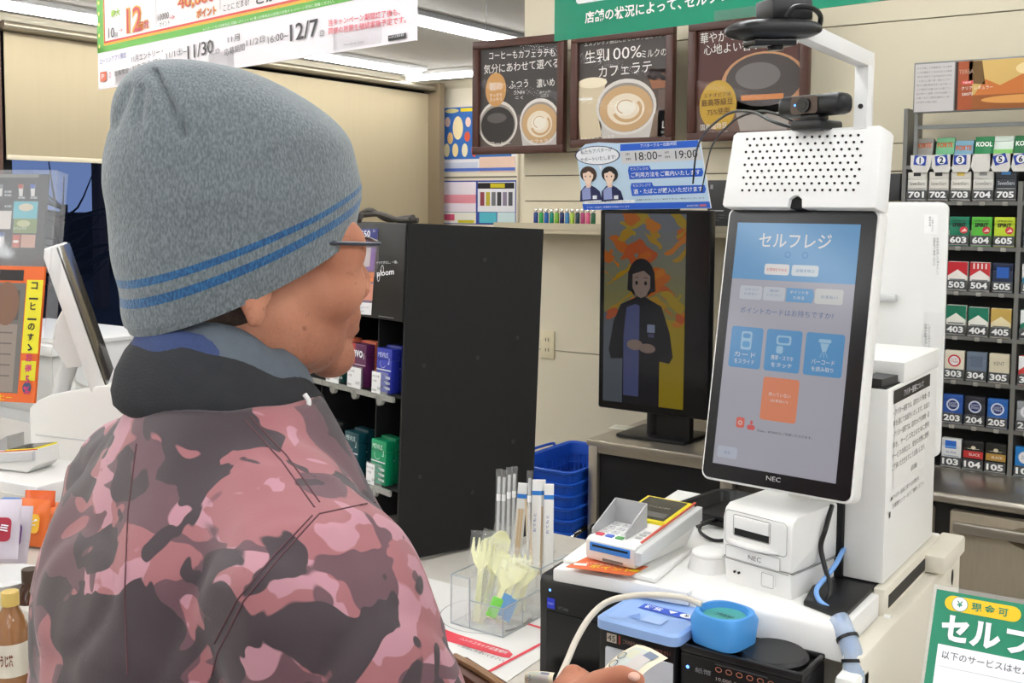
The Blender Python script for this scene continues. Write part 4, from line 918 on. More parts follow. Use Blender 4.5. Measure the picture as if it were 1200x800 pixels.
b = B(); b.box(-0.600, -0.436, 1.256, 1.2635, 1.044, 1.054, BLACK, 0.002); b.box(-0.600, -0.436, 1.334, 1.340, 1.044, 1.052, BLACK, 0.002); b.box(-0.442, -0.436, 1.2635, 1.334, 1.044, 1.052, BLACK, 0.002); wobj(b, 'top_rim', t)
b = B(); b.lathe([(0.045, 0), (0.045, 0.006), (0.041, 0.010), (0.0001, 0.010)], (-0.492, 1.305, 1.044), BLACK, 36); wobj(b, 'round_lid', t)
b = B(); b.box(-0.545, -0.438, 1.2525, 1.2565, CT+0.005, 1.012, LGREY, 0.003); wobj(b, 'front_panel', t)
p = Print(0.0004); p.ell(-0.588, 1.026, 0.0022, 0.0022, mat('blue_light', (60, 110, 240), 0.3, em=(90, 140, 255), es=4), 1); p.text('紙幣', -0.577, 1.022, ink(130, 130, 136), w=0.022, h=0.007)
for i in range(6): p.ring(-0.545+i*0.014, 1.033, 0.0045, 0.0035, 0.0009, ink(190, 120, 96), 2, 14)
p.text('10,000 5,000 2,000 1,000', -0.548, 1.018, ink(170, 160, 156), w=0.085, h=0.005)
p.obj('lettering', t, loc=Vector((0, 1.2557, 0))-t.location)
b = B(); b.box(-0.560, -0.470, 1.2515, 1.2525, 1.0475, 1.0495, ink(150, 150, 150)) if False else b.box(-0.55, -0.48, 1.2545, 1.2558, 1.0385, 1.0400, DGREY); wobj(b, 'slot', t)
# bright blue cup
CB = mat('bright_blue_plastic', (74, 150, 218), 0.38)
q = onz(850, 752, 1.055)
t = thing('coin_cup', 'bright blue open plastic cup with green inside, standing on the note machine', 'cup', (-0.5565, 1.297, 1.0545), (0, 0, radians(-10)))
def sq(r, k=0.62, n=32, flat=1.0): return [((abs(cos(a))**k)*(1 if cos(a) > 0 else -1)*r, (abs(sin(a))**k)*(1 if sin(a) > 0 else -1)*r*flat) for a in [2*pi*i/n for i in range(n)]]
b = B(); el_ = lambda r: [(r*cos(2*pi*i/32), r*sin(2*pi*i/32)) for i in range(32)]
b.loft([[(x, y, 0) for x, y in sq(0.0345, 0.5)], [(x, y, 0.030) for x, y in sq(0.0375, 0.5)], [(x, y, 0.040) for x, y in sq(0.0355, 0.75)], [(x, y, 0.0405) for x, y in el_(0.032)], [(x, y, 0.032) for x, y in el_(0.030)]], CB); b.obj('body', t, angle=50)
b = B(); b.cyl((0, 0, 0.030), (0, 0, 0.0335), 0.0285, mat('sea_green', (72, 158, 150), 0.45), n=32); ins = b.obj('inside', t)
p = Print(0.0003)
for i in range(4): p.line([(-0.010+i*0.006, -0.008), (-0.006+i*0.006, 0.006)], 0.0014, ink(40, 96, 96)); p.line([(-0.013+i*0.006, 0.002), (-0.003+i*0.006, -0.002)], 0.0012, ink(40, 96, 96))
p.obj('mark', ins, loc=(0, 0, 0.0337), rot=(-pi/2, 0, 0))
# black card unit
t = thing('card_unit', 'tall black machine with small blue badge, left end of the checkout', 'machine', (-0.80, 1.38, CT))
b = B(); b.prism([(1.352, CT), (1.352, 1.00), (1.350, 1.052), (1.356, 1.062), (1.412, 1.066), (1.412, CT)], -0.880, -0.722, BLACK, Rz, bev=0.002); wobj(b, 'body', t)
b = B(); b.hprism([(-0.735, 1.352), (-0.722, 1.290), (-0.720, 1.290), (-0.720, 1.352)], CT, 1.05, BLACK); wobj(b, 'side_cheek', t)
b = B(); b.hprism([(-0.915, 1.25), (-0.80, 1.19), (-0.735, 1.20), (-0.735, 1.348), (-0.872, 1.348), (-0.872, 1.30)], CT, CT+0.012, BLACK, bev=0.003); wobj(b, 'foot_plate', t)
b = B(); b.box(-0.866, -0.745, 1.3490, 1.3522, CT+0.03, 1.01, BLACKG); wobj(b, 'front_panel', t)
p = Print(0.0004); p.rect(-0.866, 1.014, -0.852, 1.030, ink(36, 58, 200), 1); p.text('SMART', -0.8645, 1.020, ink(190, 200, 240), w=0.011, h=0.0035); p.text('VT-300', -0.846, 1.016, ink(110, 112, 118), w=0.018, h=0.0045); p.ell(-0.861, 1.042, 0.0019, 0.0019, MATS['blue_light'], 1); p.obj('lettering', t, loc=Vector((0, 1.3503, 0))-t.location)
# white cable arching over the coin machine
b = B(); pts = [P(640, 830, 1.34), P(663, 778, 1.40), P(676, 748, 1.43), P(692, 722, 1.45), P(712, 705, 1.46), P(740, 698, 1.455), P(770, 697, 1.445), P(800, 700, 1.44), P(822, 708, 1.43)]
r = pts[1].copy(); b.tube([v-r for v in pts], 0.0042, mat('cable_white', (220, 212, 196), 0.5), 10, 6); tag(b.obj('cable', loc=r), 'thick white cable arching over the black machine and coin tray', 'cable')
# black power cable and pale blue cable beside the printer
b = B(); pts = [P(975, 592, 1.52), P(968, 618, 1.50), P(962, 640, 1.50), P(966, 662, 1.49), P(972, 684, 1.47), P(970, 700, 1.455), P(958, 712, 1.445)]
r = pts[-1].copy(); b.tube([v-r for v in pts], 0.0034, BLACK, 10, 6); tag(b.obj('cable', loc=r), 'black power cable hanging from the touch screen beside the printer', 'cable')
b = B(); pts = [P(990, 640, 1.54), P(980, 660, 1.50), P(968, 676, 1.48), P(957, 690, 1.455), P(960, 703, 1.44), P(972, 713, 1.425), P(986, 726, 1.405)]
r = pts[0].copy(); b.tube([v-r for v in pts], 0.0034, mat('cable_blue', (120, 166, 226), 0.45), 10, 6); tag(b.obj('cable', loc=r), 'pale blue network cable running into the translucent hose', 'cable')
# translucent split hose
pts = [P(983, 724, 1.40), P(990, 740, 1.385), P(998, 762, 1.37), P(1001, 790, 1.36), P(1002, 840, 1.355), P(1003, 900, 1.35)]
r = pts[0].copy(); q = spline([v-r for v in pts], 8)
t = thing('cable_hose', 'translucent pale blue spiral hose over the blue cable, front right of the checkout', 'hose', r)
b = B(); b.tube(q, [0.0128+0.0003*(1 if (i//3) % 2 else 0) for i in range(len(q))], clear_mat('hose_plastic', (176, 196, 224), 0.62, 0.3), 18, 0, False); b.obj('sleeve', t)
b = B(); b.tube(q, 0.0045, MATS['cable_blue'], 8); b.obj('inner_cable', t)
b = B()
for i in (11, 20): d_ = (q[i+1]-q[i]).normalized(); b.cyl(q[i]-d_*0.002, q[i]+d_*0.002, 0.0146, BLACK, n=18)
b.obj('slit', t)

# ---- green stand sign at the lower right
pg0 = P(1098, 690, 1.38); pgn = Plane(pg0, 3.7, 36)
t = thing('stand_sign', 'green and white self checkout notice in a clear acrylic stand, lower right', 'sign', pg0, pgn.rot)
SWd, SHt = 0.297, 0.205
b = B(); b.box(-0.004, SWd+0.004, 0, 0.0015, -SHt, 0.006, ACRYL); b.obj('acrylic_sheet', t)
b = B(); b.box(0, SWd, 0.0018, 0.0026, -SHt, 0, ink(244, 244, 246)); b.obj('paper', t)
GRN = ink(24, 132, 98)
p = Print(0.0003, -0.0002)
uu = lambda x, y: pgn.uv(x, y)
p.rect(0, -SHt, SWd, 0, GRN, 0); hd = uu(1095, 753)[1]
p.rect(0.010, -SHt+0.008, SWd-0.010, hd, ink(244, 244, 248), 1)
a_ = uu(1109, 698); c_ = uu(1196, 732); e0 = uu(1109, 700); yy0 = uu(1108, 714)[1]; yy1 = uu(1112, 697)[1]
xr_ = uu(1196, 728)[0]
p.rect(e0[0]-0.001, yy0, xr_, yy1, ink(242, 196, 24), 2, 0.012)
ci = uu(1125, 708); p.ell(ci[0], (yy0+yy1)/2, 0.0095, 0.0095, GRN, 3); p.ell(ci[0], (yy0+yy1)/2, 0.0088, 0.0088, ink(236, 236, 246), 4); p.text('¥', ci[0], (yy0+yy1)/2-0.004, GRN, h=0.008, layer=5, align='c', bold=0.02)
x3 = uu(1138, 716)[0]; x4 = uu(1181, 724)[0]; p.text('現 金 可', x3, yy0+0.004, GRN, w=x4-x3, h=(yy1-yy0)-0.008, layer=5, bold=0.02)
x5 = uu(1101, 752)[0]; x6 = uu(1171, 764)[0]; hh_ = yy0-0.006-hd-0.005; p.text('セル', x5, hd+0.005, ink(244, 240, 248), w=x6-x5, h=hh_, layer=5, bold=0.045); p.text('フレジ', x6+0.006, hd+0.005, ink(244, 240, 248), w=(x6-x5)*1.6, h=hh_, layer=5, bold=0.045); p.rect(xr_+0.006, yy0, SWd-0.012, yy1, ink(70, 178, 190), 2, 0.012); p.text('キャッシュレス', xr_+0.014, yy0+0.006, ink(240, 246, 246), w=0.09, h=0.012, layer=5)
p.text('以下のサービスはセルフレジでご利用できません', 0.016, hd-0.017, ink(60, 60, 62), w=0.22, h=0.010); p.rect(0.014, hd-0.027, 0.13, hd-0.0263, ink(190, 190, 192), 3); p.text('ご利用いただけないサービス', 0.085, hd-0.042, ink(40, 40, 42), w=0.14, h=0.011, bold=0.02)
p.text('公共料金', 0.020, hd-0.056, ink(60, 60, 62), w=0.032, h=0.007); p.text('インターネット', 0.068, hd-0.060, ink(60, 60, 62), w=0.05, h=0.007); p.rect(0.016, hd-0.078, 0.05, hd-0.060, ink(206, 208, 212), 3); p.lines(0.018, hd-0.062, 0.048, 2, 0.007, 0.005, ink(80, 80, 84))
p.obj('print', t)
Ri = pgn.R.inverted().to_4x4()
b = B(); b.box(-0.004, SWd+0.004, 0.0, 0.09, -0.002, 0.0, ACRYL); b.obj('stand_foot', t, M=Matrix.Translation((0, 0.001, -SHt+0.002)) @ Ri)

# ================================================================== CIGARETTE RACK (right)
RY = 3.384
def pack(loc, rot, base, draw, label, group, w=0.055, h=0.088, d=0.022, lid=None):
    t = thing('cigarette_pack', label, 'cigarette pack', loc, rot, group)
    m = base if not isinstance(base, tuple) else mat('card_%d_%d_%d' % base, base, 0.35)
    lm = m if lid is None else mat('card_%d_%d_%d' % lid, lid, 0.35)
    B().box(-w/2, w/2, 0, d, 0, h*0.74, m, 0.0015).obj('body', t)
    B().box(-w/2, w/2, 0, d, h*0.742, h, lm, 0.0015).obj('lid', t)
    p = Print(0.0003, -0.0003); draw(p, w, h); p.obj('print', t)
    return t
x3 = ony(1123.5, 281, RY).x; PX = 0.0620
colx = lambda c: x3+(c-3)*PX
rowz = lambda r: 1.529+(r-6)*0.1325
RR = Vector((-0.72, 3.46, 0.845))
rack = thing('cigarette_rack', 'tall dark cigarette rack with numbered plates on the steel counter', 'rack', RR)
xd = ony(1192, 330, RY).x; XR0, XR1 = -0.905, xd+0.70
RK = mat('rack_dark', (46, 44, 43), 0.5); RKL = mat('rack_rail', (122, 120, 116), 0.4, metal=0.3)
b = B(); b.box(XR0, XR1, 3.545, 3.555, 0.845, 1.83, RK); wobj(b, 'back_panel', rack)
for x, z1 in ((XR0+0.004, 1.92), (xd, 1.70), (XR1-0.004, 1.92)):
    b = B(); b.box(x-0.006, x+0.006, RY-0.005, 3.55, 0.845, z1, RKL); wobj(b, 'upright', rack)
for r in range(1, 8):
    z = rowz(r)-0.020
    b = B(); b.box(XR0, XR1, RY+0.002, 3.545, z-0.005, z, RK); sh_ = wobj(b, 'shelf', rack)
    b = B(); b.box(XR0, XR1, RY-0.003, RY+0.002, z-0.010, z+0.002, RKL); wobj(b, 'shelf_rail', rack)
NUMM = mat('number_plate', (72, 72, 73), 0.3)
PLW = ink(236, 236, 234)
def plate(c, r, x=None):
    x = colx(c) if x is None else x; z = rowz(r)
    b = B(); b.box(x-0.0285, x+0.0285, RY-0.008, RY-0.004, z-0.015, z+0.014, NUMM, 0.001); pl_ = wobj(b, 'number_plate', rack)
    p = Print(0.0004, -0.0084); p.rect(-0.0285, -0.015, 0.0285, -0.0125, ink(150, 150, 148), 1); p.text('%d0%d' % (r, c), 0, -0.009, PLW, h=0.019, w=0.046, align='c', layer=2, bold=0.035)
    p.obj('number', pl_, loc=Vector((x, RY, z)))
    b = B(); b.box(x-0.007, x+0.007, RY-0.010, RY-0.003, z-0.031, z-0.019, mat('clip_grey', (150, 146, 138), 0.4), 0.002); wobj(b, 'clip', rack)
def K(*c): return ink(*c, 0.35)
def txt(s_, c, z0=0.6, hh=0.10, w_=0.8):
    return lambda p, w, h: p.text(s_, 0, h*z0, K(*c), w=w*w_, h=h*hh, align='c', layer=3)
def d_seven(mark, band):
    def f(p, w, h):
        p.rect(-w*0.20, h*0.86, w*0.18, h*0.985, K(*mark), 1); p.text('SevenStars', 0, h*0.55, K(*band), w=w*0.8, h=h*0.12, align='c'); p.rect(-w*0.45, h*0.42, w*0.45, h*0.44, K(*[int(v*0.8+40) for v in band]), 1); p.lines(-w*0.42, h*0.40, w*0.42, 2, h*0.06, h*0.04, K(110, 110, 110))
    return f
def d_spirit(c1):
    def f(p, w, h):
        p.text('AMERICAN', 0, h*0.84, K(40, 40, 36), w=w*0.72, h=h*0.06, align='c'); p.text('SPIRIT', 0, h*0.66, K(30, 34, 30), w=w*0.68, h=h*0.14, align='c', bold=0.03); p.ell(w*0.24, h*0.56, w*0.2, h*0.12, K(206, 56, 66), 2); p.poly([(w*0.1, h*0.5), (w*0.4, h*0.52), (w*0.3, h*0.62)], K(240, 200, 190), 3); p.rect(-w*0.45, h*0.36, w*0.45, h*0.372, K(30, 40, 30), 1)
    return f
def d_chev(top, low, stripes=False):
    def f(p, w, h):
        p.poly([(-w/2, h*0.99), (w/2, h*0.99), (w/2, h*0.52), (0, h*0.74), (-w/2, h*0.52)], K(*top), 1)
        if stripes:
            for k in (-0.3, -0.1, 0.1, 0.3): p.rect(w*k-0.002, h*0.78, w*k+0.002, h*0.96, K(*low), 2)
        p.rect(-w*0.4, h*0.38, w*0.4, h*0.42, K(120, 120, 120), 1)
    return f
def d_circle(ring, txt_, sub):
    def f(p, w, h):
        p.ell(0, h*0.66, w*0.33, w*0.33, K(*ring), 1); p.ell(0, h*0.66, w*0.25, w*0.25, K(236, 236, 236) if sub else K(40, 50, 110), 2); p.text('LUCKY', 0, h*0.68, K(*txt_), w=w*0.36, h=h*0.07, align='c', layer=4); p.text('STRIKE', 0, h*0.59, K(*txt_), w=w*0.40, h=h*0.07, align='c', layer=4); p.lines(-w*0.4, h*0.40, w*0.4, 1, 0.01, h*0.05, K(150, 150, 150))
    return f
def d_band(band, top=None):
    def f(p, w, h):
        p.rect(-w/2, h*0.42, w/2, h*0.66, K(*band), 1); p.text('BLACK', -w*0.2, h*0.5, K(230, 220, 210), w=w*0.55, h=h*0.09); p.ell(0, h*0.78, w*0.12, h*0.06, K(214, 204, 180), 2); p.rect(-w*0.3, h*0.73, w*0.3, h*0.745, K(200, 190, 160), 1); p.ell(-w*0.25, h*0.3, w*0.05, h*0.03, K(220, 216, 210), 2)
    return f
def d_plain(c, s_=None, tc=(60, 60, 60)):
    def f(p, w, h):
        p.rect(-w*0.3, h*0.5, w*0.3, h*0.86, K(*c), 1)
        if s_: p.text(s_, 0, h*0.62, K(*tc), w=w*0.5, h=h*0.12, align='c')
    return f
def d_705(p, w, h):
    p.rect(-w*0.25, h*0.88, w*0.2, h*0.985, K(70, 130, 190), 1); p.text('SevenStars', 0, h*0.55, K(210, 214, 220), w=w*0.8, h=h*0.12, align='c'); p.rect(-w*0.45, h*0.42, w*0.45, h*0.44, K(180, 180, 180), 1); p.lines(-w*0.42, h*0.40, w*0.42, 2, h*0.06, h*0.04, K(170, 170, 170))
def d_103(p, w, h):
    p.rect(-w*0.32, h*0.66, w*0.25, h*0.93, K(44, 104, 200), 1); p.rect(-w*0.32, h*0.70, w*0.25, h*0.74, K(120, 180, 230), 2); p.text('hi-lite', 0.0, h*0.5, K(70, 90, 140), w=w*0.5, h=h*0.08, align='c'); p.rect(-w*0.4, h*0.40, w*0.4, h*0.42, K(130, 140, 160), 1)
SPEC = {(7, 1): ((214, 210, 202), d_seven((46, 44, 46), (70, 66, 62)), 'white pack with a dark top mark'), (7, 2): ((214, 209, 200), d_seven((56, 52, 50), (120, 112, 100)), 'white pack with a small dark square on top'),
        (7, 3): ((216, 211, 202), d_seven((206, 176, 84), (124, 116, 104)), 'white pack with a gold top mark'), (7, 4): ((208, 205, 198), d_seven((150, 148, 144), (128, 122, 112)), 'pale grey pack with a grey top mark'),
        (7, 5): ((52, 54, 60), d_705, 'charcoal pack with a blue top mark'),
        (6, 3): ((20, 118, 88), d_spirit(0), 'dark green pack with a red oval'), (6, 4): ((84, 176, 56), d_spirit(0), 'bright green pack with a red oval'), (6, 5): ((186, 206, 44), d_spirit(0), 'yellow green pack with a red oval'),
        (5, 3): ((232, 226, 218), d_chev((190, 34, 44), (232, 226, 218)), 'white pack with a solid red roof shape'), (5, 4): ((232, 226, 220), d_chev((196, 44, 52), (232, 226, 218), True), 'white pack with a striped red roof shape'), (5, 5): ((26, 36, 62), d_plain((40, 92, 176), None), 'navy pack with a blue square'),
        (4, 3): ((226, 222, 210), d_chev((20, 112, 84), (226, 222, 210)), 'tall white pack with a green roof shape'), (4, 4): ((228, 224, 214), d_chev((24, 118, 92), (220, 220, 210)), 'white pack with a paler green roof shape'), (4, 5): ((222, 208, 168), d_chev((198, 164, 84), (222, 208, 168)), 'cream pack with a gold roof shape'),
        (3, 3): ((224, 214, 194), d_circle((196, 40, 48), (176, 40, 44), True), 'cream pack with a red ring'), (3, 4): ((104, 116, 132), d_plain((92, 104, 122), None), 'plain grey blue pack'), (3, 5): ((216, 206, 180), d_plain((214, 204, 178), 'KENT', (120, 112, 96)), 'beige pack with grey lettering'),
        (2, 3): ((40, 82, 158), d_circle((214, 220, 232), (230, 234, 244), False), 'blue pack with a pale ring'), (2, 4): ((48, 48, 56), d_circle((206, 212, 226), (230, 234, 244), False), 'dark grey pack with a pale ring'), (2, 5): ((38, 96, 172), d_circle((214, 222, 236), (230, 234, 244), False), 'lighter blue pack with a pale ring'),
        (1, 3): ((222, 222, 222), d_103, 'white pack with a blue rectangle'), (1, 4): ((34, 32, 33), d_band((186, 48, 46)), 'black pack with a red band'), (1, 5): ((36, 34, 30), d_band((172, 132, 58)), 'black pack with a gold band')}
GP = 'cigarette packs in the numbered rack'
for (r, c), (col, dr, lab) in SPEC.items():
    hh = 0.088
    pack((colx(c), RY, rowz(r)-0.0195+(0.003 if (r, c) == (4, 3) else 0)), (0, 0, 0), col, dr, lab+' above number plate %d0%d' % (r, c), GP, d=0.022)
    plate(c, r)
RIGHTC = {6: ((60, 120, 150), 'teal grey'), 5: ((36, 120, 150), 'teal blue'), 4: ((30, 120, 90), 'green'), 3: ((206, 60, 60), 'red and white'), 2: ((150, 152, 156), 'grey'), 1: ((30, 120, 190), 'blue')}
for r, (col, nm) in RIGHTC.items():
    x = xd+0.040
    pack((x, RY, rowz(r)-0.0195), (0, 0, 0), col, d_circle((220, 220, 224), (40, 50, 90), True) if r in (2, 1) else d_chev((230, 230, 230), col), '%s pack at the right picture edge, row %d of plates from below' % (nm, r), GP)
    plate(1, r, x)
# upper tray of packs with blue number flags
zt_ = ony(1120, 193, RY).z
b = B(); b.box(XR0, XR1, RY-0.004, 3.50, zt_-0.012, zt_, RKL); wobj(b, 'upper_tray', rack)
fl_ = ony(1075, 186, RY)
for i, (px, n_, col, word, lab) in enumerate(((1081, '1', (150, 146, 138), 'FORTE', 'silver pack with orange lettering'), (1106, '2', (110, 176, 130), 'FORTE', 'pale green pack with orange lettering'), (1128, '3', (120, 168, 190), 'FORTE', 'pale blue pack with orange lettering'),
                                        (1152, None, (30, 128, 72), 'KOOL', 'green pack with white lettering'), (1175, '5', (214, 226, 214), None, 'white pack with a green edge'), (1199, '6', (28, 112, 60), 'KOOL', 'dark green pack with white lettering'))):
    x = ony(px, 165, RY).x
    pack((x, RY+0.012, zt_+(0.022 if i != 2 else 0.012)), (radians(-14), 0, 0), col, (lambda p, w, h, word=word: (p.text(word, 0, h*0.5, K(*((206, 96, 40) if word == 'FORTE' else (240, 244, 240))), w=w*0.85, h=h*0.24, align='c', layer=3, bold=0.03) if word else p.rect(-w*0.5, h*0.0, w*0.5, h*0.35, K(120, 190, 90), 1))), lab+' in the top tray, %s' % (('above blue flag %s' % n_) if n_ else 'between flags 3 and 5'), 'packs in the top tray of the rack', h=0.062, w=0.052)
    b = B(); b.prism([(x-0.031, zt_-0.004), (x-0.022, zt_-0.022), (x+0.018, zt_-0.022), (x+0.027, zt_-0.004), (x+0.031, zt_+0.03), (x-0.031, zt_+0.03)], RY-0.006, RY-0.003, ink(214, 210, 204)); tp_ = wobj(b, 'tray_front', rack)
    if n_:
        p = Print(0.0005, -0.0065); rr_ = (-0.1, 0.12, 0.0, 0, 0.3, 0.25)[i]
        p.poly([(c_*cos(rr_)-s_*sin(rr_), c_*sin(rr_)+s_*cos(rr_)) for c_, s_ in ((-0.019, -0.014), (0.016, -0.014), (0.016, 0.014), (-0.019, 0.014))], ink(36, 66, 160), 1); p.ell(-0.001, 0, 0.012, 0.012, ink(236, 236, 238), 2); p.text(n_, -0.001, -0.009, ink(24, 30, 60), h=0.018, align='c', layer=3, bold=0.03)
        p.obj('number_flag', tp_, loc=Vector((x-0.002, RY, zt_+0.014)))
# sign above the rack
sg = ony(1069.5, 133, RY-0.02); pS = Plane(sg, 0, 0)
tS = thing('rack_sign', 'framed sign with grey notice and orange landscape picture above the cigarette rack', 'sign', sg)
wS, hS = 0.62, ony(1069.5, 74, RY-0.02).z-sg.z
b = B(); b.box(0, wS, 0, 0.015, 0, hS, GREYM, 0.002); b.obj('frame', tS)
p = Print(0.0004)
p.rect(0.004, 0.004, 0.115, hS-0.005, ink(196, 190, 188), 1); p.lines(0.010, hS-0.014, 0.108, 9, 0.0125, 0.006, ink(110, 104, 104), layer=2)
p.rect(0.118, 0.004, wS-0.004, hS-0.005, ink(60, 34, 24), 1); p.rect(0.15, 0.045, wS-0.004, hS-0.005, ink(206, 170, 100), 2); p.rect(0.15, 0.004, wS-0.004, 0.047, ink(150, 86, 40), 2); p.rect(0.126, 0.004, 0.165, hS-0.005, ink(164, 80, 44), 3)
p.poly([(0.17, 0.045), (0.20, 0.09), (0.24, 0.07), (0.30, 0.10), (0.36, 0.075), (wS-0.02, 0.11), (wS-0.02, 0.045)], ink(196, 112, 50), 3); p.poly([(0.155, 0.08), (0.2, 0.075), (0.19, hS-0.006), (0.155, hS-0.006)], ink(110, 80, 40), 3); p.ell(0.30, 0.03, 0.11, 0.012, ink(214, 150, 80), 4); p.ell(0.33, 0.115, 0.05, 0.02, ink(230, 206, 150), 3)
p.text('TEREA', 0.128, 0.108, ink(190, 150, 130), w=0.04, h=0.012, layer=5); p.rect(0.136, 0.078, 0.168, 0.088, ink(214, 90, 90), 5); p.text('NEW', 0.142, 0.080, ink(250, 226, 220), w=0.02, h=0.006, layer=6); p.text('クリア レギュラー', 0.136, 0.061, ink(244, 232, 220), w=0.085, h=0.011, layer=6); p.text('580円', 0.138, 0.044, ink(244, 232, 220), w=0.028, h=0.010, layer=6)
p.obj('print', tS)
b = B(); b.box(0.002, 0.012, 0.015, 0.025, -0.16, 0.02, GREYM); b.obj('post', tS); b = B(); b.box(0, wS, 0.02, 0.03, -0.046, -0.034, GREYM); b.obj('crossbar', tS)
q = ony(1054, 210, RY)
t = thing('phone_holder', 'dark small box at the left end of the 701 row', 'box', (q.x-0.02, RY+0.01, rowz(7)-0.0195))
B().box(-0.028, 0.020, 0, 0.05, 0, 0.085, DGREY, 0.003).obj('body', t)

# ================================================================== BLACK SHELF UNIT (cabinet on the counter)
CPS, CTA = -15.0, 2.4
R_ = Matrix.Rotation(radians(CPS), 3, 'Z') @ Matrix.Rotation(-radians(CTA), 3, 'X')
top = Vector((-1.414, 1.676, 1.584)); CH = 0.690/cos(radians(CTA))
CO = top - R_ @ Vector((0, 0, CH))
cab = thing('cigarette_shelf', 'black leaning shelf unit of cigarette packs on the counter beside the man', 'shelf unit', CO, (-radians(CTA), 0, radians(CPS)))
pc_ = Plane(CO, CPS, CTA); CWd, CDp = 0.50, 0.365
b = B(); b.box(-0.006, 0.0, 0, CDp, 0.0, CH, BLACKM); sd = b.obj('side_panel', cab)
for (y, z) in ((0.05, 0.17), (0.05, 0.40), (0.19, 0.12), (0.19, 0.41), (0.30, 0.45), (0.30, 0.22), (0.20, 0.62)): b = B(); b.cyl((0, y, z), (0.0008, y, z), 0.005, mat('screw_cover', (30, 30, 30), 0.5), n=14); b.obj('screw_cover', sd)
B().box(-CWd, -CWd+0.006, 0, CDp, 0, CH, BLACKM).obj('side_panel', cab)
B().box(-CWd+0.006, -0.006, CDp-0.006, CDp, 0, CH, BLACKM).obj('back_panel', cab)
B().box(-CWd+0.006, -0.006, 0, CDp-0.006, CH-0.008, CH, BLACKM).obj('top_panel', cab)
vh = pc_.uv(450, 374)[1]
hd = B().box(-CWd+0.006, -0.006, -0.004, 0.02, vh, CH-0.001, BLACK, 0.002).obj('header_panel', cab)
p = Print(0.0005, -0.0045)
ptx = [pc_.uv(*q) for q in ((400, 366), (437, 369), (446, 268), (400, 268))]; p.poly(ptx, ink(118, 108, 128), 1)
pc_.pg(p, [(400, 290), (443.5, 288), (446, 268), (400, 268)], ink(52, 58, 128), 2); pc_.tx(p, 'ALL', (411, 277.5), (420.5, 277.3), 4.5, WPR, 4); pc_.tx(p, '¥550', (421, 278.5), (437, 277.6), 8, WPR, 4, 0.02); pc_.tx(p, 'さん', (440, 272), (443, 271.8), 3, WPR, 4)
pc_.pg(p, [(400, 366), (437.5, 369), (438.5, 355), (400, 352)], ink(228, 228, 230), 2); pc_.tx(p, '※20歳未満の喫煙は禁止されています', (405, 361), (436, 361), 2, ink(120, 120, 126), 4); pc_.tx(p, '喫煙は健康を害します', (405, 366), (430, 366), 2, ink(120, 120, 126), 4)
pc_.pg(p, [(400, 336), (440, 330), (441, 319), (400, 322)], ink(228, 130, 70), 2); pc_.pg(p, [(400, 350), (439, 352), (440, 332), (400, 338)], ink(206, 140, 120), 2); pc_.pg(p, [(416, 345), (426, 346), (427, 328), (417, 328)], ink(206, 170, 40), 4)
pc_.pg(p, [(402, 318), (416, 312), (427, 290), (400, 292)], ink(200, 198, 198), 3); pc_.pg(p, [(418, 315), (436, 312), (438, 290), (424, 290)], ink(196, 190, 192), 3.5); pc_.pg(p, [(424, 313), (427, 312), (431, 291), (428.5, 291)], ink(120, 92, 84), 4); pc_.pg(p, [(432, 317), (441, 317), (443, 290), (436, 290)], ink(126, 100, 170), 3); pc_.pg(p, [(428, 350), (432, 347), (430, 342), (426, 345)], ink(240, 226, 224), 5)
pc_.tx(p, 'やりすぎなし。一服。', (444, 309.5), (469, 308.5), 3.2, WPR, 4); pc_.tx(p, 'ploom', (445, 326), (465, 323.5), 9, WPR, 4, 0.012)
u, v = pc_.uv(451.3, 315.5); p.ring(u, v, 0.0052, 0.0085, 0.0013, WPR, 5, 20); u, v = pc_.uv(446.8, 325.5); p.ring(u, v, 0.0048, 0.0075, 0.0013, WPR, 5, 20)
p.rect(pc_.uv(446, 371)[0], pc_.uv(446, 370.5)[1], pc_.uv(464, 371)[0], pc_.uv(446, 369.5)[1], ink(120, 120, 120), 2)
p.obj('print', hd)
v1_ = pc_.uv(430, 456)[1]; v2_ = pc_.uv(420, 560)[1]
GC = 'cigarette packs in the black shelf unit'
def d_mev(tcol):
    def f(p, w, h):
        p.text('MEVIUS', -w*0.04, h*0.80, K(*tcol), w=w*0.66, h=h*0.11, align='c', layer=3); p.ring(-w*0.05, h*0.66, w*0.2, h*0.10, 0.0008, K(*[min(255, c_+20) for c_ in tcol]), 2, 20, 150, 330); p.rect(-w*0.48, h*0.50, w*0.48, h*0.53, K(210, 216, 222), 1); p.rect(w*0.34, h*0.66, w*0.37, h*0.8, K(*tcol), 2); p.rect(w*0.28, h*0.66, w*0.37, h*0.68, K(*tcol), 2)
        for k in range(3): p.rect(w*0.05, h*(0.08+0.12*k), w*0.45, h*(0.14+0.12*k), K(*[int(c_*0.5+110) for c_ in tcol]), 1)
    return f
def d_evo(p, w, h):
    p.rect(-w/2, h*0.5, -w*0.25, h*0.99, K(176, 60, 60), 1); p.text('evo', -w*0.06, h*0.68, WPR, w=w*0.68, h=h*0.17, align='c', layer=3, bold=0.02); p.rect(-w*0.48, h*0.50, w*0.48, h*0.52, K(220, 206, 216), 1); p.rect(w*0.34, h*0.66, w*0.37, h*0.8, WPR, 2)
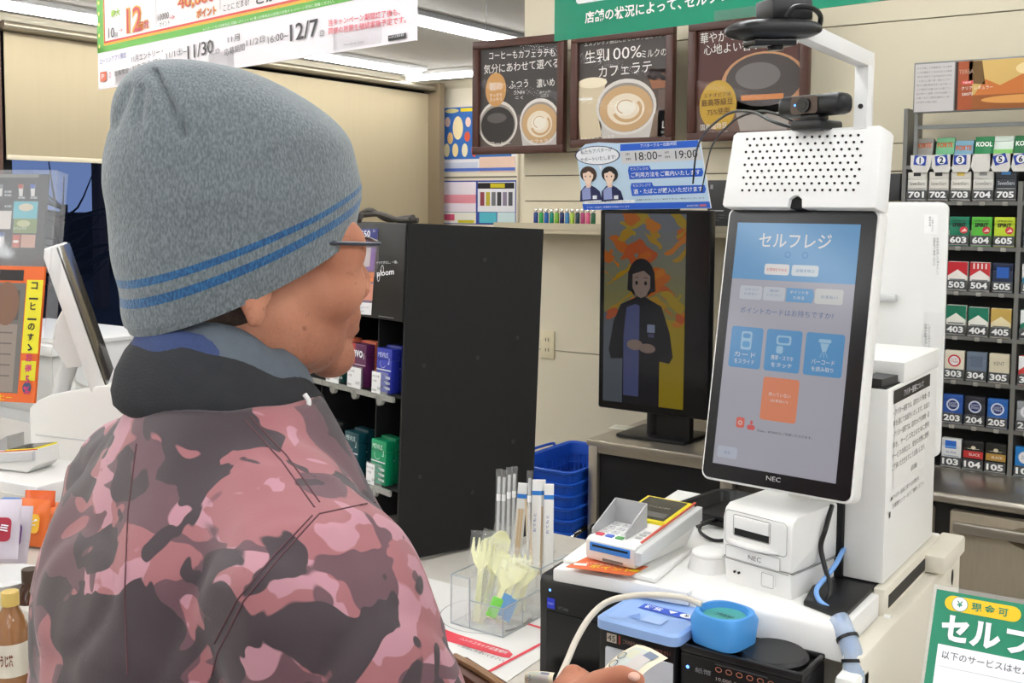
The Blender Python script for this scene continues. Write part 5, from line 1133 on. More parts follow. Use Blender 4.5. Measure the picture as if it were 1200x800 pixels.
rows = [(v1_, [(392, (14, 66, 60), d_mev((200, 214, 210)), 'dark green pack half hidden by the chin, left of the purple pack'), (417.5, (86, 30, 74), d_evo, 'purple and red pack in the black shelf unit'), (447, (40, 52, 160), d_mev((206, 214, 240)), 'bright blue pack in the black shelf unit')]),
        (v2_, [(355, (18, 60, 70), d_mev((190, 206, 206)), 'dark pack hidden low behind the shoulder'), (380, (18, 22, 24), d_mev((196, 204, 206)), 'black pack in the lower row of the black shelf unit'), (409, (8, 62, 72), d_mev((196, 214, 214)), 'dark teal pack in the lower row of the black shelf unit'), (441, (12, 136, 90), d_mev((206, 236, 220)), 'bright green pack in the lower row of the black shelf unit')])]
for ri, (vz, lst) in enumerate(rows):
    B().box(-CWd+0.006, -0.006, 0.012, CDp-0.006, vz-0.006, vz, BLACKM).obj('shelf', cab)
    B().box(-CWd+0.006, -0.03, -0.004, 0.002, vz-0.014, vz-0.002, clear_mat('clear_rail', (190, 190, 184), 0.35)).obj('price_rail', cab)
    for px, col, dr, lab in lst:
        u = pc_.uv(px, 430 if ri == 0 else 520)[0]
        loc = CO+R_ @ Vector((u, 0.006, vz))
        pack(loc, cab.rotation_euler, col, dr, lab, GC, w=0.056, h=0.092)
        lc2 = CO+R_ @ Vector((u, 0.030, vz+0.002))
        c2 = (196, 100, 70) if 'purple' in lab else tuple(int(v*0.8) for v in col)
        pack(lc2, cab.rotation_euler, c2, dr, 'second '+lab.split(' in the')[0].split(' half')[0].split(' hidden')[0]+' standing behind the front '+('purple' if 'purple' in lab else lab.split(' pack')[0])+' pack', GC, w=0.056, h=0.095)
        # price card in a clear tray
        tr_ = B().box(u-0.029, u+0.029, -0.004, -0.002, vz-0.006, vz+0.044, ACRYL).obj('price_tray', cab)
        B().cyl((u, -0.004, vz-0.016), (u, 0.004, vz-0.016), 0.011, MATS['clear_rail'], n=16).obj('roller', cab)
        p = Print(0.0004, -0.0046); p.rect(u-0.027, vz-0.002, u+0.006 if ri == 0 and 'blue' in lab else (u+0.027 if ri == 0 else u+0.004), vz+0.042, ink(226, 226, 226), 1)
        p.lines(u-0.024, vz+0.036, u+0.002, 2, 0.010, 0.005, ink(90, 90, 94)); p.text('550円', u-0.004 if 'purple' not in lab else u+0.008, vz+0.006, ink(60, 60, 64), w=0.016, h=0.007, layer=3)
        for k in range(9): p.rect(u-0.024+k*0.0018, vz+0.002, u-0.0232+k*0.0018, vz+0.006, ink(60, 60, 60), 3)
        if 'purple' not in lab:
            for k in range(3): p.rect(u+0.009, vz+0.006+k*0.012, u+0.025, vz+0.013+k*0.012, ink(*[min(255, int(c_*0.6+70)) for c_ in col]), 2)
        p.obj('price_card', tr_)
for u in (pc_.uv(434, 400)[0], pc_.uv(366, 520)[0]): B().box(u-0.002, u+0.002, 0.02, CDp-0.006, 0.06, vh, BLACKM).obj('divider', cab)
# keyring charm hanging inside
g0 = CO+R_ @ Vector((pc_.uv(424, 380)[0], 0.10, vh-0.015))
t = thing('hanging_lock', 'small brass padlock on a pale loop hanging inside the black shelf unit', 'padlock', g0)
B().tube([(-0.012, 0, -0.045), (-0.012, 0, -0.01), (0, 0, 0.008), (0.008, 0, -0.012), (0.008, 0, -0.045)], 0.003, mat('loop_pale', (196, 190, 176), 0.4), 8, 5).obj('loop', t)
B().ell((0.008, 0, -0.055), (0.010, 0.007, 0.013), mat('brass', (176, 140, 70), 0.25, metal=0.9)).obj('body', t)
# dark folded cable bundle on the shelf unit
g0 = CO+R_ @ Vector((pc_.uv(440, 262)[0], 0.03, CH))
t = thing('cable_bundle', 'dark folded cable bundle lying on top of the black shelf unit', 'cable', g0)
b = B(); b.tube([(-0.11, 0, 0.010), (-0.05, 0.01, 0.018), (-0.01, 0, 0.016), (0.03, 0.0, 0.006), (0.075, 0.01, 0.006)], 0.006, mat('dull_cable', (70, 64, 56), 0.6), 8, 5); b.tube([(-0.11, 0.02, 0.007), (-0.06, 0.01, 0.026), (-0.02, 0.02, 0.007), (0.04, 0.015, 0.010), (0.07, 0.0, 0.012)], 0.006, MATS['dull_cable'], 8, 5); b.obj('loops', t)

# ================================================================== CUTLERY ORGANISER AND COUNTER MAT
t = thing('counter_mat', 'white counter sheet with red border and round drawing under the cutlery box', 'mat', (-1.10, 1.42, CT+0.0005))
mp_ = [(-1.36, 1.64), (-0.99, 1.64), (-0.945, 1.53), (-0.93, 1.20), (-1.36, 1.20)]
b = B(); b.hprism([(x+1.10, y-1.42) for x, y in mp_], 0, 0.001, ink(232, 230, 226)); b.obj('sheet', t)
p = Print(0.0003); L_ = lambda pts: [(onz(x, y, CT).x+1.10, onz(x, y, CT).y-1.42) for x, y in pts]
RED = ink(222, 70, 84)
p.line(L_([(618, 732), (648, 741)]), 0.007, RED, 2); p.line(L_([(648, 748), (560, 795), (500, 830)]), 0.007, RED, 2); p.poly(L_([(520, 738), (536, 744), (596, 763), (601, 768), (597, 772), (588, 771), (530, 754), (515, 750)]), RED, 2)
a_ = L_([(537, 751), (592, 768)]); p.text('ハンドスキャナ設置場所', a_[0][0], a_[0][1], WPR, w=(Vector(a_[1])-Vector(a_[0])).length, h=0.011, layer=4, rot=atan2(a_[1][1]-a_[0][1], a_[1][0]-a_[0][0]))
a_ = L_([(538, 757), (592, 776)]); p.text('ご自由にお使いください。', a_[0][0], a_[0][1]-0.006, ink(50, 48, 48), w=(Vector(a_[1])-Vector(a_[0])).length, h=0.010, layer=4, rot=atan2(a_[1][1]-a_[0][1], a_[1][0]-a_[0][0]))
cx_, cy_ = L_([(570, 722)])[0]; p.ring(cx_, cy_, 0.085, 0.085, 0.0014, ink(120, 118, 116), 2, 48); p.ring(cx_, cy_, 0.085, 0.085, 0.008, ink(66, 64, 62), 3, 24, -30, 25); p.line([(cx_-0.02, cy_-0.03), (cx_+0.06, cy_+0.01)], 0.002, ink(110, 108, 106), 2)
p.obj('print', t, loc=(0, 0, 0.0011), rot=(-pi/2, 0, 0))
org = thing('cutlery_organiser', 'clear acrylic organiser of wrapped cutlery on the counter mat', 'organiser', (-1.10, 1.58, CT+0.002))
def aw(x0, x1, y0, y1, z1, nm='wall'): b = B(); b.box(x0, x1, y0, y1, CT+0.002, CT+0.002+z1, ACRYL); return wobj(b, nm, org)
aw(-1.152, -1.038, 1.480, 1.70, 0.003, 'base')
aw(-1.153, -1.150, 1.480, 1.70, 0.088); aw(-1.150, -1.113, 1.480, 1.483, 0.088); aw(-1.114, -1.111, 1.480, 1.70, 0.088, 'divider'); aw(-1.111, -1.040, 1.480, 1.483, 0.050); aw(-1.041, -1.038, 1.480, 1.60, 0.050); aw(-1.111, -1.038, 1.597, 1.600, 0.088, 'divider'); aw(-1.041, -1.038, 1.60, 1.70, 0.088); aw(-1.153, -1.038, 1.697, 1.70, 0.088); aw(-1.111, -1.040, 1.540, 1.5425, 0.050, 'divider')
EDG = mat('acrylic_edge', (150, 158, 164), 0.3)
for (xa, ya, xb, yb, z) in ((-1.1515, 1.481, -1.1515, 1.699, 0.088), (-1.152, 1.481, -1.112, 1.481, 0.088), (-1.111, 1.481, -1.040, 1.481, 0.050), (-1.0395, 1.481, -1.0395, 1.60, 0.050), (-1.0395, 1.60, -1.0395, 1.70, 0.088), (-1.111, 1.5985, -1.040, 1.5985, 0.088)):
    b = B(); b.tube([(xa, ya, CT+0.0025+z), (xb, yb, CT+0.0025+z)], 0.0012, EDG, 6); wobj(b, 'edge', org)
for (x_, y_, z) in ((-1.1515, 1.481, 0.088), (-1.111, 1.481, 0.088), (-1.0395, 1.481, 0.050), (-1.0395, 1.541, 0.050), (-1.0395, 1.60, 0.088)):
    b = B(); b.tube([(x_, y_, CT+0.003), (x_, y_, CT+0.0025+z)], 0.0011, EDG, 6); wobj(b, 'edge', org)
for (xa, ya, xb, yb) in ((-1.152, 1.481, -1.039, 1.481), (-1.0395, 1.481, -1.0395, 1.70)):
    b = B(); b.tube([(xa, ya, CT+0.0035), (xb, yb, CT+0.0035)], 0.0011, EDG, 6); wobj(b, 'edge', org)
# second clear tray behind, near the baskets
t = thing('acrylic_tray', 'empty clear acrylic tray behind the cutlery organiser', 'tray', (-1.05, 1.80, CT))
b = B(); b.box(-1.10, -1.00, 1.73, 1.86, CT, CT+0.003, ACRYL); b.box(-1.10, -1.00, 1.73, 1.733, CT, CT+0.06, ACRYL); b.box(-1.003, -1.00, 1.733, 1.86, CT, CT+0.06, ACRYL); b.box(-1.10, -1.097, 1.733, 1.86, CT, CT+0.06, ACRYL); b.box(-1.10, -1.00, 1.857, 1.86, CT, CT+0.06, ACRYL); wobj(b, 'body', t)
BIO = mat('pale_green_plastic', (226, 226, 178), 0.4, sss=0.0); STW = clear_mat('straw_plastic', (236, 238, 238), 0.45, 0.25); PAPER = mat('paper_sleeve', (238, 238, 236), 0.6); BAND = mat('blue_band', (46, 124, 208), 0.5); BAMB = mat('bamboo', (226, 198, 160), 0.55, var=0.06)
def aim(bot, topp, roll=0.0):
    z = (topp-bot); L = z.length; z = z.normalized(); back = (EYE-bot); y = -(back - z*back.dot(z)).normalized(); x = y.cross(z)
    return Matrix.Translation(bot) @ Matrix((x, y, z)).transposed().to_4x4() @ Matrix.Rotation(roll*0.6, 4, 'Z'), L
def utensil(kind, tpx, td, bpx, label, roll=0.0, hm=None, wrap=True):
    tp = P(tpx[0], tpx[1], td); bt = P(bpx[0], bpx[1], td*0.985); bt.z = max(bt.z, CT+0.0065)
    M, L = aim(bt, tp, roll)
    t = thing('plastic_'+kind, label, kind, bt, M.to_euler(), 'wrapped cutlery in the clear organiser')
    b = B(); hl = L*0.62
    bend = lambda z: 0.010*max(0, (z-hl)/(L-hl))**2*4*(1-0.75*max(0, (z-hl)/(L-hl))) if z > hl else 0
    def strip(pts, m):      # pts: (z, x0, x1)
        rings = [[(x0, bend(z)-0.0012, z), (x1, bend(z)-0.0012, z), (x1, bend(z)+0.0012, z), (x0, bend(z)+0.0012, z)] for z, x0, x1 in pts]
        b.loft(rings, m)
    hw = 0.0056
    if kind == 'fork':
        strip([(0, -hw, hw), (hl*0.5, -hw*0.9, hw*0.9), (hl, -hw*0.8, hw*0.8), (hl+0.012, -0.013, 0.013), (hl+0.030, -0.0185, 0.0185)], BIO)
        for k in range(4):
            x = -0.0185+k*0.0100; strip([(hl+0.030, x, x+0.0070), ((hl+L)/2+0.012, x+0.0006, x+0.0064), (L, x+0.0022, x+0.0048)], BIO)
    else:
        strip([(0, -hw, hw), (hl*0.5, -hw*0.9, hw*0.9), (hl, -hw*0.8, hw*0.8), (hl+0.012, -0.013, 0.013), (hl+0.03, -0.0195, 0.0195), ((hl+L)/2+0.016, -0.0195, 0.0195), (L-0.005, -0.012, 0.012), (L, -0.005, 0.005)], BIO)
    b.obj('body', t, angle=60)
    if hm is not None: B().box(-0.0095, 0.0095, -0.003, 0.003, 0.002, L*0.42, hm, 0.002).obj('handle_sleeve', t)
    if wrap:
        b = B(); rings = []
        for z in (-0.003, 0.02, L*0.5, L*0.85, L+0.004, L+0.012):
            w = 0.0215 if z > 0 else 0.018; rings.append([(w*cos(2*pi*i/14)+random.uniform(-.0008, .0008), (0.0045 if 0.01 < z < L else 0.001)*sin(2*pi*i/14)+bend(min(z, L)), z) for i in range(14)])
        b.loft(rings, FILM, True, False, False); b.obj('wrapper', t)
    return t
utensil('fork', (566, 630), 1.93, (558, 728), 'pale green fork leaning left, leftmost in the cutlery organiser', 0.2)
utensil('spoon', (580, 630), 1.97, (556, 722), 'pale spoon standing between the leftmost fork and the big spoon', 0.7)
utensil('fork', (586, 640), 1.935, (562, 735), 'pale fork leaning right, in front of the spoons', 1.0)
utensil('spoon', (593, 623), 1.96, (566, 725), 'big pale spoon standing highest among the cutlery', 0.9)
utensil('spoon', (587, 645), 1.93, (584, 730), 'pale spoon low in the middle of the cutlery', 0.1)
utensil('fork', (606, 648), 1.97, (606, 715), 'pale fork held upright in the bundle below the straws', 0.1)
utensil('fork', (613, 650), 1.99, (612, 715), 'second pale fork of the bundle below the straws', 0.3)
utensil('fork', (624, 660), 1.95, (604, 720), 'pale fork leaning right at the right of the cutlery', 0.5)
utensil('fork', (599, 668), 1.90, (574, 724), 'wrapped fork with bright green handle in the front compartment', 0.3, mat('lime_green', (104, 206, 40), 0.4))
utensil('fork', (610, 660), 1.91, (584, 722), 'wrapped fork with blue handle beside the green handle', 0.3, mat('sky_blue', (52, 150, 220), 0.4))
utensil('fork', (618, 664), 1.92, (590, 728), 'wrapped fork with blue handle, lower right one in the front compartment', 0.3, MATS['sky_blue'])
for i, (tx_, ty_, bx_, d_) in enumerate(((585, 553, 582, 1.99), (591, 554, 588, 2.02), (597, 551, 594, 2.0), (603, 550, 600, 2.03), (621, 555, 618, 2.0))):
    tp = P(tx_, ty_, d_); bt = P(bx_, 668, d_); M, L = aim(bt, tp)
    t = thing('drinking_straw', 'clear wrapped straw, %s of the five standing straws' % ['leftmost', 'second from left', 'third from left', 'fourth from left', 'rightmost'][i], 'straw', bt, M.to_euler(), 'straws in the organiser')
    B().cyl((0, 0, 0), (0, 0, L-0.008), 0.003, STW, n=12).obj('tube', t)
    B().cyl((0, 0, L-0.052), (0, 0, L-0.040), 0.0036, mat('straw_white', (240, 240, 240), 0.4), n=12).obj('bend', t)
    b = B(); b.loft([[(0.0058*cos(2*pi*k/12), (0.0045 if z < L-0.01 else 0.001)*sin(2*pi*k/12), z) for k in range(12)] for z in (-0.004, L*0.5, L-0.012, L, L+0.006)], FILM, True, False, False); b.obj('wrapper', t)
for i, (tx_, ty_, bx_, d_, kind) in enumerate(((613, 566, 604, 2.04, 0), (627, 562, 624, 2.03, 1), (634, 562, 632, 2.05, 0), (641, 567, 640, 2.03, 1), (617, 575, 622, 2.01, 2))):
    tp = P(tx_, ty_, d_); bt = P(bx_, 672, d_); M, L = aim(bt, tp)
    if kind == 2: L *= 0.93
    t = thing('chopsticks', 'paper sleeved chopsticks with blue band, %s' % ['leftmost, leaning', 'second from left', 'third from left', 'rightmost beside the baskets', 'bare pair crossing behind the right straw'][i], 'chopsticks', bt, M.to_euler(), 'chopsticks in the organiser')
    b = B(); b.box(-0.0045, -0.0005, -0.002, 0.002, -0.002, L*0.97, BAMB); b.obj('stick', t); b = B(); b.box(0.0005, 0.0045, -0.002, 0.002, -0.002, L*0.97, BAMB); b.obj('stick', t)
    if kind != 2:
        b = B(); off = 0.004 if kind == 1 else 0.0; b.box(-0.009+off, 0.009+off if kind else 0.0075, -0.0032, 0.0032, 0.004 if kind == 1 else L*0.72, L, PAPER); b.box(-0.009+off, 0.009, 0.0034, 0.0038, 0.0, L, PAPER); b.obj('sleeve', t)
        B().box(-0.0093+off, 0.0093+off*0.9, -0.0036, 0.0036, L-0.028, L-0.020, BAND).obj('band', t)
        if kind == 1:
            p = Print(0.0003, -0.0033); p.text('おてもと', 0.0, 0, ink(60, 84, 170), w=0.035, h=0.005, rot=pi/2); p.obj('lettering', t, loc=(0.004, 0, L*0.45))

# ================================================================== SHOPPING BASKETS ON A CHROME CART
BLU2 = mat('basket_blue', (30, 86, 192), 0.4, var=0.05)
def make_basket(loc, label):
    t = thing('shopping_basket', label, 'basket', loc, group='stack of blue shopping baskets')
    b = B(); wt, lt, wb, lb, h = 0.126, 0.210, 0.104, 0.180, 0.20
    def ringp(f, k=0.0):
        w = wb+(wt-wb)*f+k; l = lb+(lt-lb)*f+k; return [(x, y, h*f) for x, y in rrect(-w, -l, w, l, 0.03, 4)]
    b.loft([ringp(0.0), ringp(0.06)], BLU2, True, True, False)                      # floor edge
    for f0, f1 in ((0.0, 0.07), (0.44, 0.50), (0.80, 1.0)): b.loft([ringp(f0), ringp(f1), ringp(f1, -0.004), ringp(f0, -0.004)], BLU2, True, False, False)
    def pos(s_, f):
        w = wb+(wt-wb)*f; l = lb+(lt-lb)*f; return (s_[0]*w, s_[1]*l, h*f)
    slots = [(sx_, k/9) for sx_ in (-1, 1) for k in range(-9, 10)]
    for sx_, ky in slots:
        for f0, f1 in ((0.05, 0.46), (0.48, 0.82)):
            a0, a1 = pos((sx_, ky*0.92), f0), pos((sx_, ky*0.92), f1)
            b.tube([a0, a1], 0.0045, BLU2, 5, 0, False)
    for sy_ in (-1, 1):
        for k in range(-6, 7):
            for f0, f1 in ((0.05, 0.46), (0.48, 0.82)): b.tube([pos((k/6*0.88, sy_), f0), pos((k/6*0.88, sy_), f1)], 0.0045, BLU2, 5, 0, False)
    for f in (0.2, 0.33, 0.64): b.loft([ringp(f), ringp(f+0.025), ringp(f+0.025, -0.003), ringp(f, -0.003)], BLU2, True, False, False)
    b.obj('body', t)
    b = B(); b.loft([ringp(0.96, 0.0), ringp(0.985, 0.010), ringp(1.02, 0.011), ringp(1.03, 0.004), ringp(1.0, -0.004)], BLU2, True, False, False); b.obj('rim', t)
    for s_ in (-1, 1):
        b = B(); b.tube([(s_*0.134, -0.10, h*1.0), (s_*0.138, -0.09, h+0.014), (s_*0.138, 0.09, h+0.014), (s_*0.134, 0.10, h*1.0)], 0.005, BLU2, 8, 4); b.obj('handle', t)
    return t
z0b = 0.338
b0 = make_basket((-1.962, 3.205, z0b), 'bottom blue shopping basket of the stack, resting on the chrome cart')
nm = ['second blue shopping basket from the bottom of the stack', 'third blue shopping basket from the bottom of the stack', 'fourth blue shopping basket from the bottom of the stack', 'fifth blue shopping basket from the bottom, just below the open top one', 'topmost blue shopping basket with its open inside in view']
for i in range(5): dup(b0, (-1.962, 3.205, z0b+0.041*(i+1)), None, nm[i])
t = thing('basket_cart', 'chrome tube cart under the blue shopping baskets', 'cart', (-1.962, 3.205, 0))
b = B()
for x in (-0.155, 0.130): b.tube([(x, -0.215, 0.02), (x, -0.23, 0.42), (x, -0.215, 0.50), (x, -0.16, 0.54), (x, 0.16, 0.54), (x, 0.215, 0.50), (x, 0.23, 0.42), (x, 0.22, 0.02)], 0.011, CHROME, 12, 5)
b.obj('side_frame', t)
b = B()
for y in (-0.228, 0.228): b.tube([(-0.155, y, 0.43), (0.130, y, 0.43)], 0.006, CHROME, 10); b.tube([(-0.155, y, 0.33), (0.130, y, 0.33)], 0.006, CHROME, 10)
b.obj('crossbar', t)
b = B(); b.box(-0.155, 0.130, -0.22, 0.22, 0.323, 0.335, STEEL); b.obj('deck', t)
for x in (-0.155, 0.130):
    for y in (-0.213, 0.22): b = B(); b.cyl((x-0.008, y, 0.02), (x+0.008, y, 0.02), 0.02, BLACK); b.obj('caster', t)

# ================================================================== HANGING BANNERS
def banner(name, aL, dL, aR, up, label, dh=0.0):
    l = P(aL[0], aL[1], dL); r = onz(aR[0], aR[1], l.z); yaw = math.degrees(atan2(r.y-l.y, r.x-l.x))
    pl = Plane(l, yaw); t = thing(name, label, 'banner', l, pl.rot); w = (r-l).length
    return pl, t, w
pl, t, w = banner('promotion_banner', (115.5, 105), 2.35, (487.5, 47), 0, 'white hanging campaign banner with green band above the man')
hB = 0.42
b = B(); b.box(0, w, 0, 0.003, 0, hB, mat('banner_white', (238, 232, 236), 0.35)); b.obj('board', t)
b = B()
for u in (0.08, w-0.08): b.cyl((u, 0.002, hB), (u, 0.002, CEIL-t.location.z-0.002), 0.0015, GREYM, n=6)
b.obj('hanging_wire', t)
for u0_, u1_ in ((0.055, 0.125), (0.315, 0.375), (0.58, 0.665)):
    B().box(u0_*w/0.72, u1_*w/0.72, -0.003, 0.0, 0.004, 0.034, CLIP).obj('price_clip', t)
p = Print(0.0005)
hx = lambda px, py: pl.uv(px, py)
gv0 = hx(113, 63)[1]; gv1 = hx(113, 56)[1]; GB = ink(96, 178, 62)
p.rect(0.0, gv0, w, gv1, GB, 1); p.rect(0, gv0, hx(125, 40)[0]-0.006, hB, GB, 1); ux = hx(123, 45)[0]
p.rect(ux-0.004, gv1, w, gv1+0.005, ink(232, 184, 48), 2); p.rect(ux-0.004, gv1, ux, hB, ink(232, 184, 48), 2); p.rect(ux-0.001, gv1+0.005, w, gv1+0.009, ink(216, 66, 58), 3); p.rect(ux-0.001, gv1+0.005, ux+0.003, hB, ink(216, 66, 58), 3); p.rect(ux+0.003, gv1+0.009, w, hB, ink(240, 232, 232), 2)
for i in range(6): p.ell(0.011, gv0+0.014+i*0.023, 0.004, 0.004, ink(240, 230, 120), 3)
BK = ink(52, 46, 50)
RD2 = ink(206, 66, 76); OR2 = ink(236, 170, 60)
pl.tx(p, '10', (128, 45), (135, 44), 12, BK, 4); pl.tx(p, '回', (135, 44), (139, 43), 5, BK, 4); pl.tx(p, '→', (140, 38), (145, 37), 4, RD2, 4)
pl.tx(p, '12', (149, 40), (168, 36), 31, OR2, 4, 0.06); pl.tx(p, '12', (150, 39.5), (167, 36), 29, RD2, 5, 0.0); pl.tx(p, '回数', (163, 37), (177, 33), 11, OR2, 4, 0.05); pl.tx(p, '回数', (163.5, 36.5), (176, 33), 10, RD2, 5)
pl.tx(p, '最大', (131, 22), (142, 18), 9, ink(150, 190, 60), 4, 0.03); pl.tx(p, '10000', (186, 25), (199, 21.5), 8, BK, 4); pl.tx(p, 'ポイント', (188, 32), (200, 29), 6, BK, 4); pl.tx(p, '→', (200, 24), (206, 22), 5, RD2, 4)
pl.tx(p, '40,000', (209, 14), (254, 4), 18, OR2, 4, 0.06); pl.tx(p, '40,000', (210, 13.5), (253, 4), 17, RD2, 5); pl.tx(p, 'ポイント', (231, 22), (255, 17), 11, OR2, 4, 0.06); pl.tx(p, 'ポイント', (232, 21.5), (254, 17), 10, RD2, 5)
p.rect(hx(184, 30)[0], gv1+0.02, hx(184.5, 30)[0], hB-0.02, ink(180, 172, 172), 4); p.rect(hx(259, 15)[0], gv1+0.02, hx(259.5, 15)[0], hB-0.02, ink(160, 152, 152), 4)
pl.tx(p, 'ことに だまる!', (263, 14), (293, 6), 8, BK, 4); pl.tx(p, 'とが', (301, 6), (326, 0), 14, BK, 4, 0.02)
pl.tx(p, '※1 Lカードなら対象商品1回購入ポイント ※2 購入対象商品は店頭の対象キャンペーン告知に掲載ください。', (239, 36.5), (393, 3.5), 3.6, ink(230, 244, 220), 4)
pl.tx(p, 'ローソンアプリ限定', (118.5, 76), (149, 67.5), 6.5, ink(92, 104, 176), 4); pl.rc(p, (118.5, 96), (125.5, 83.5), ink(222, 108, 74), 4, 0.003); pl.tx(p, 'P', (120.3, 93), (123.5, 93), 6, WPR, 5); p.ring(hx(130, 88)[0], hx(130, 88)[1], 0.0045, 0.006, 0.0012, ink(206, 60, 110), 4, 16); pl.tx(p, '会員限定', (135, 90), (152, 85.5), 6, BK, 4)
pl.tx(p, '11月エントリー・', (155.5, 74), (192, 64), 8, BK, 4); pl.tx(p, '対象商品 購入', (156, 84), (192, 74), 7, BK, 4); pl.tx(p, '11/1㊏~', (196, 70), (220, 63.5), 9, BK, 4); pl.tx(p, '11/30', (221, 70), (251, 62), 16, BK, 4, 0.01); pl.tx(p, '㊐', (253, 64), (259, 62.5), 6.5, BK, 4)
pl.tx(p, '11月', (268, 51), (282, 47.5), 8, BK, 4); pl.tx(p, '応募期間', (264, 66), (288, 59), 8.5, BK, 4); pl.tx(p, '11/2㊐', (290, 55), (313, 49.5), 9, BK, 4); pl.tx(p, '16:00~', (315, 51.5), (339, 45), 8.5, BK, 4); pl.tx(p, '12/7', (341, 49), (374, 42), 20, BK, 4, 0.012); pl.tx(p, '㊐', (375, 44.5), (382, 43), 9, BK, 4)
pl.tx(p, '当キャンペーン期間終了後も、', (386, 31), (470, 18), 8, ink(222, 84, 100), 4, 0.01); pl.tx(p, '同様の施策を継続実施予定です。', (386, 41), (477, 27), 8, ink(222, 84, 100), 4, 0.01)
pl.tx(p, 'Ponta会員 電子版限定', (404, 54), (428, 51), 3, ink(140, 136, 140), 4); pl.pg(p, [(456, 48.5), (477, 45), (477, 38.5), (456, 42)], ink(44, 38, 42), 4); pl.tx(p, '~11/30㊐', (457.5, 45.8), (475.5, 42.6), 4, WPR, 6)
p.obj('print', t)
pl, t, w = banner('checkout_banner', (649.5, 48.5), 2.45, (1058, -2), 0, 'green hanging self checkout banner above the coffee posters')
GR3 = mat('banner_green', (30, 142, 108), 0.14, bump=0.25, bscale=60)
b = B(); b.box(0, w*1.12, 0, 0.003, 0, 0.36, GR3); b.obj('board', t)
b = B()
for u in (0.08, w-0.02): b.cyl((u, 0.002, 0.36), (u, 0.002, CEIL-t.location.z-0.002), 0.0015, GREYM, n=6)
b.obj('hanging_wire', t)
B().box(pl.uv(838, 20)[0], pl.uv(900, 10)[0], -0.004, 0.0, 0.0, 0.02, FILM).obj('price_clip', t)
p = Print(0.0005)
v5 = pl.uv(676, 5)[1]; p.rect(pl.uv(675, 4)[0], v5, w, 0.345, ink(236, 240, 238), 1, 0.01)
pl.tx(p, '店舗の状況によって、', (686, 28), (799, 11), 14, ink(240, 246, 242), 3, 0.02); pl.tx(p, 'セルフレジでの', (803, 10), (900, -8), 14, ink(240, 246, 242), 3, 0.02); p.text('セルフレジ', pl.uv(690, 0)[0], v5+0.04, GRN, w=w*0.82, h=0.15, layer=3, bold=0.02)
p.obj('print', t)

# ================================================================== THE CUSTOMER
HEADW = P(291, 290, 0.97); FACE = radians(-17)
cF, sF = cos(FACE), sin(FACE)
HY = 0.05
PB = Vector((HEADW.x-(-sF*HY), HEADW.y-cF*HY, 0)); EZ = HEADW.z
man = thing('person', 'person in grey striped knit hat and pink camouflage jacket, holding a banknote at the checkout', 'person', PB, (0, 0, FACE))
MI = (Matrix.Translation(PB) @ Matrix.Rotation(FACE, 4, 'Z')).inverted()
def loc(v): return MI @ v
def hd_(f, r, z): return Vector((r, HY+f, EZ+z))

def skin_mat():
    m = mat('skin', (196, 140, 116), 0.6, sss=0.08, spec=0.35)
    nt = m.node_tree; L = nt.links; b = nt.nodes['Principled BSDF']
    tc = nt.nodes.new('ShaderNodeTexCoord')
    def nz(scale, det):
        n = nt.nodes.new('ShaderNodeTexNoise'); n.inputs['Scale'].default_value = scale; n.inputs['Detail'].default_value = det; L.new(tc.outputs['Object'], n.inputs['Vector']); return n
    n1 = nz(14, 3); r1 = nt.nodes.new('ShaderNodeValToRGB'); L.new(n1.outputs['Fac'], r1.inputs[0])
    r1.color_ramp.elements[0].position = 0.35; r1.color_ramp.elements[0].color = lin((170, 108, 82)); r1.color_ramp.elements[1].position = 0.68; r1.color_ramp.elements[1].color = lin((196, 136, 108))
    n2 = nz(85, 2); r2 = nt.nodes.new('ShaderNodeValToRGB'); L.new(n2.outputs['Fac'], r2.inputs[0]); r2.color_ramp.elements[0].position = 0.66; r2.color_ramp.elements[1].position = 0.78
    mx = nt.nodes.new('ShaderNodeMix'); mx.data_type = 'RGBA'; L.new(r2.outputs[0], mx.inputs['Factor']); L.new(r1.outputs[0], mx.inputs['A']); mx.inputs['B'].default_value = lin((136, 84, 62))
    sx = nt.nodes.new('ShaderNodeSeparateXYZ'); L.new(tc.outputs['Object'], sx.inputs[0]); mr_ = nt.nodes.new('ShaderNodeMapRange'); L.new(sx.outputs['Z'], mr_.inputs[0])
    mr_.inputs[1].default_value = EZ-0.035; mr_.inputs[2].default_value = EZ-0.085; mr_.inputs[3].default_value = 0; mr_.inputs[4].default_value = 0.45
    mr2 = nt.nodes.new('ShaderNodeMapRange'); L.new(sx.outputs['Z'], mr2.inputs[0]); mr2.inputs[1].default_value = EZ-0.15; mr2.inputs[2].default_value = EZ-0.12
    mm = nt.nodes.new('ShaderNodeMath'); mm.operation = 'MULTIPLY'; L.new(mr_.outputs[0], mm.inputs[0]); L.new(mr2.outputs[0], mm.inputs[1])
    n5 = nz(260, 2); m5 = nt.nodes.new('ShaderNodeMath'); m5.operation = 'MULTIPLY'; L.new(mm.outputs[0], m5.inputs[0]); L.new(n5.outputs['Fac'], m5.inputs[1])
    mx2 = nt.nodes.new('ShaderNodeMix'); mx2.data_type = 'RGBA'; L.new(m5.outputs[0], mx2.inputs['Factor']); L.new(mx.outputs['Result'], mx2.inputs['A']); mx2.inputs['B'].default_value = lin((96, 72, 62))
    L.new(mx2.outputs['Result'], b.inputs['Base Color'])
    n3 = nz(420, 3); bp = nt.nodes.new('ShaderNodeBump'); bp.inputs['Strength'].default_value = 0.25; bp.inputs['Distance'].default_value = 0.0008; L.new(n3.outputs['Fac'], bp.inputs['Height']); L.new(bp.outputs[0], b.inputs['Normal'])
    return m
SKIN = skin_mat()
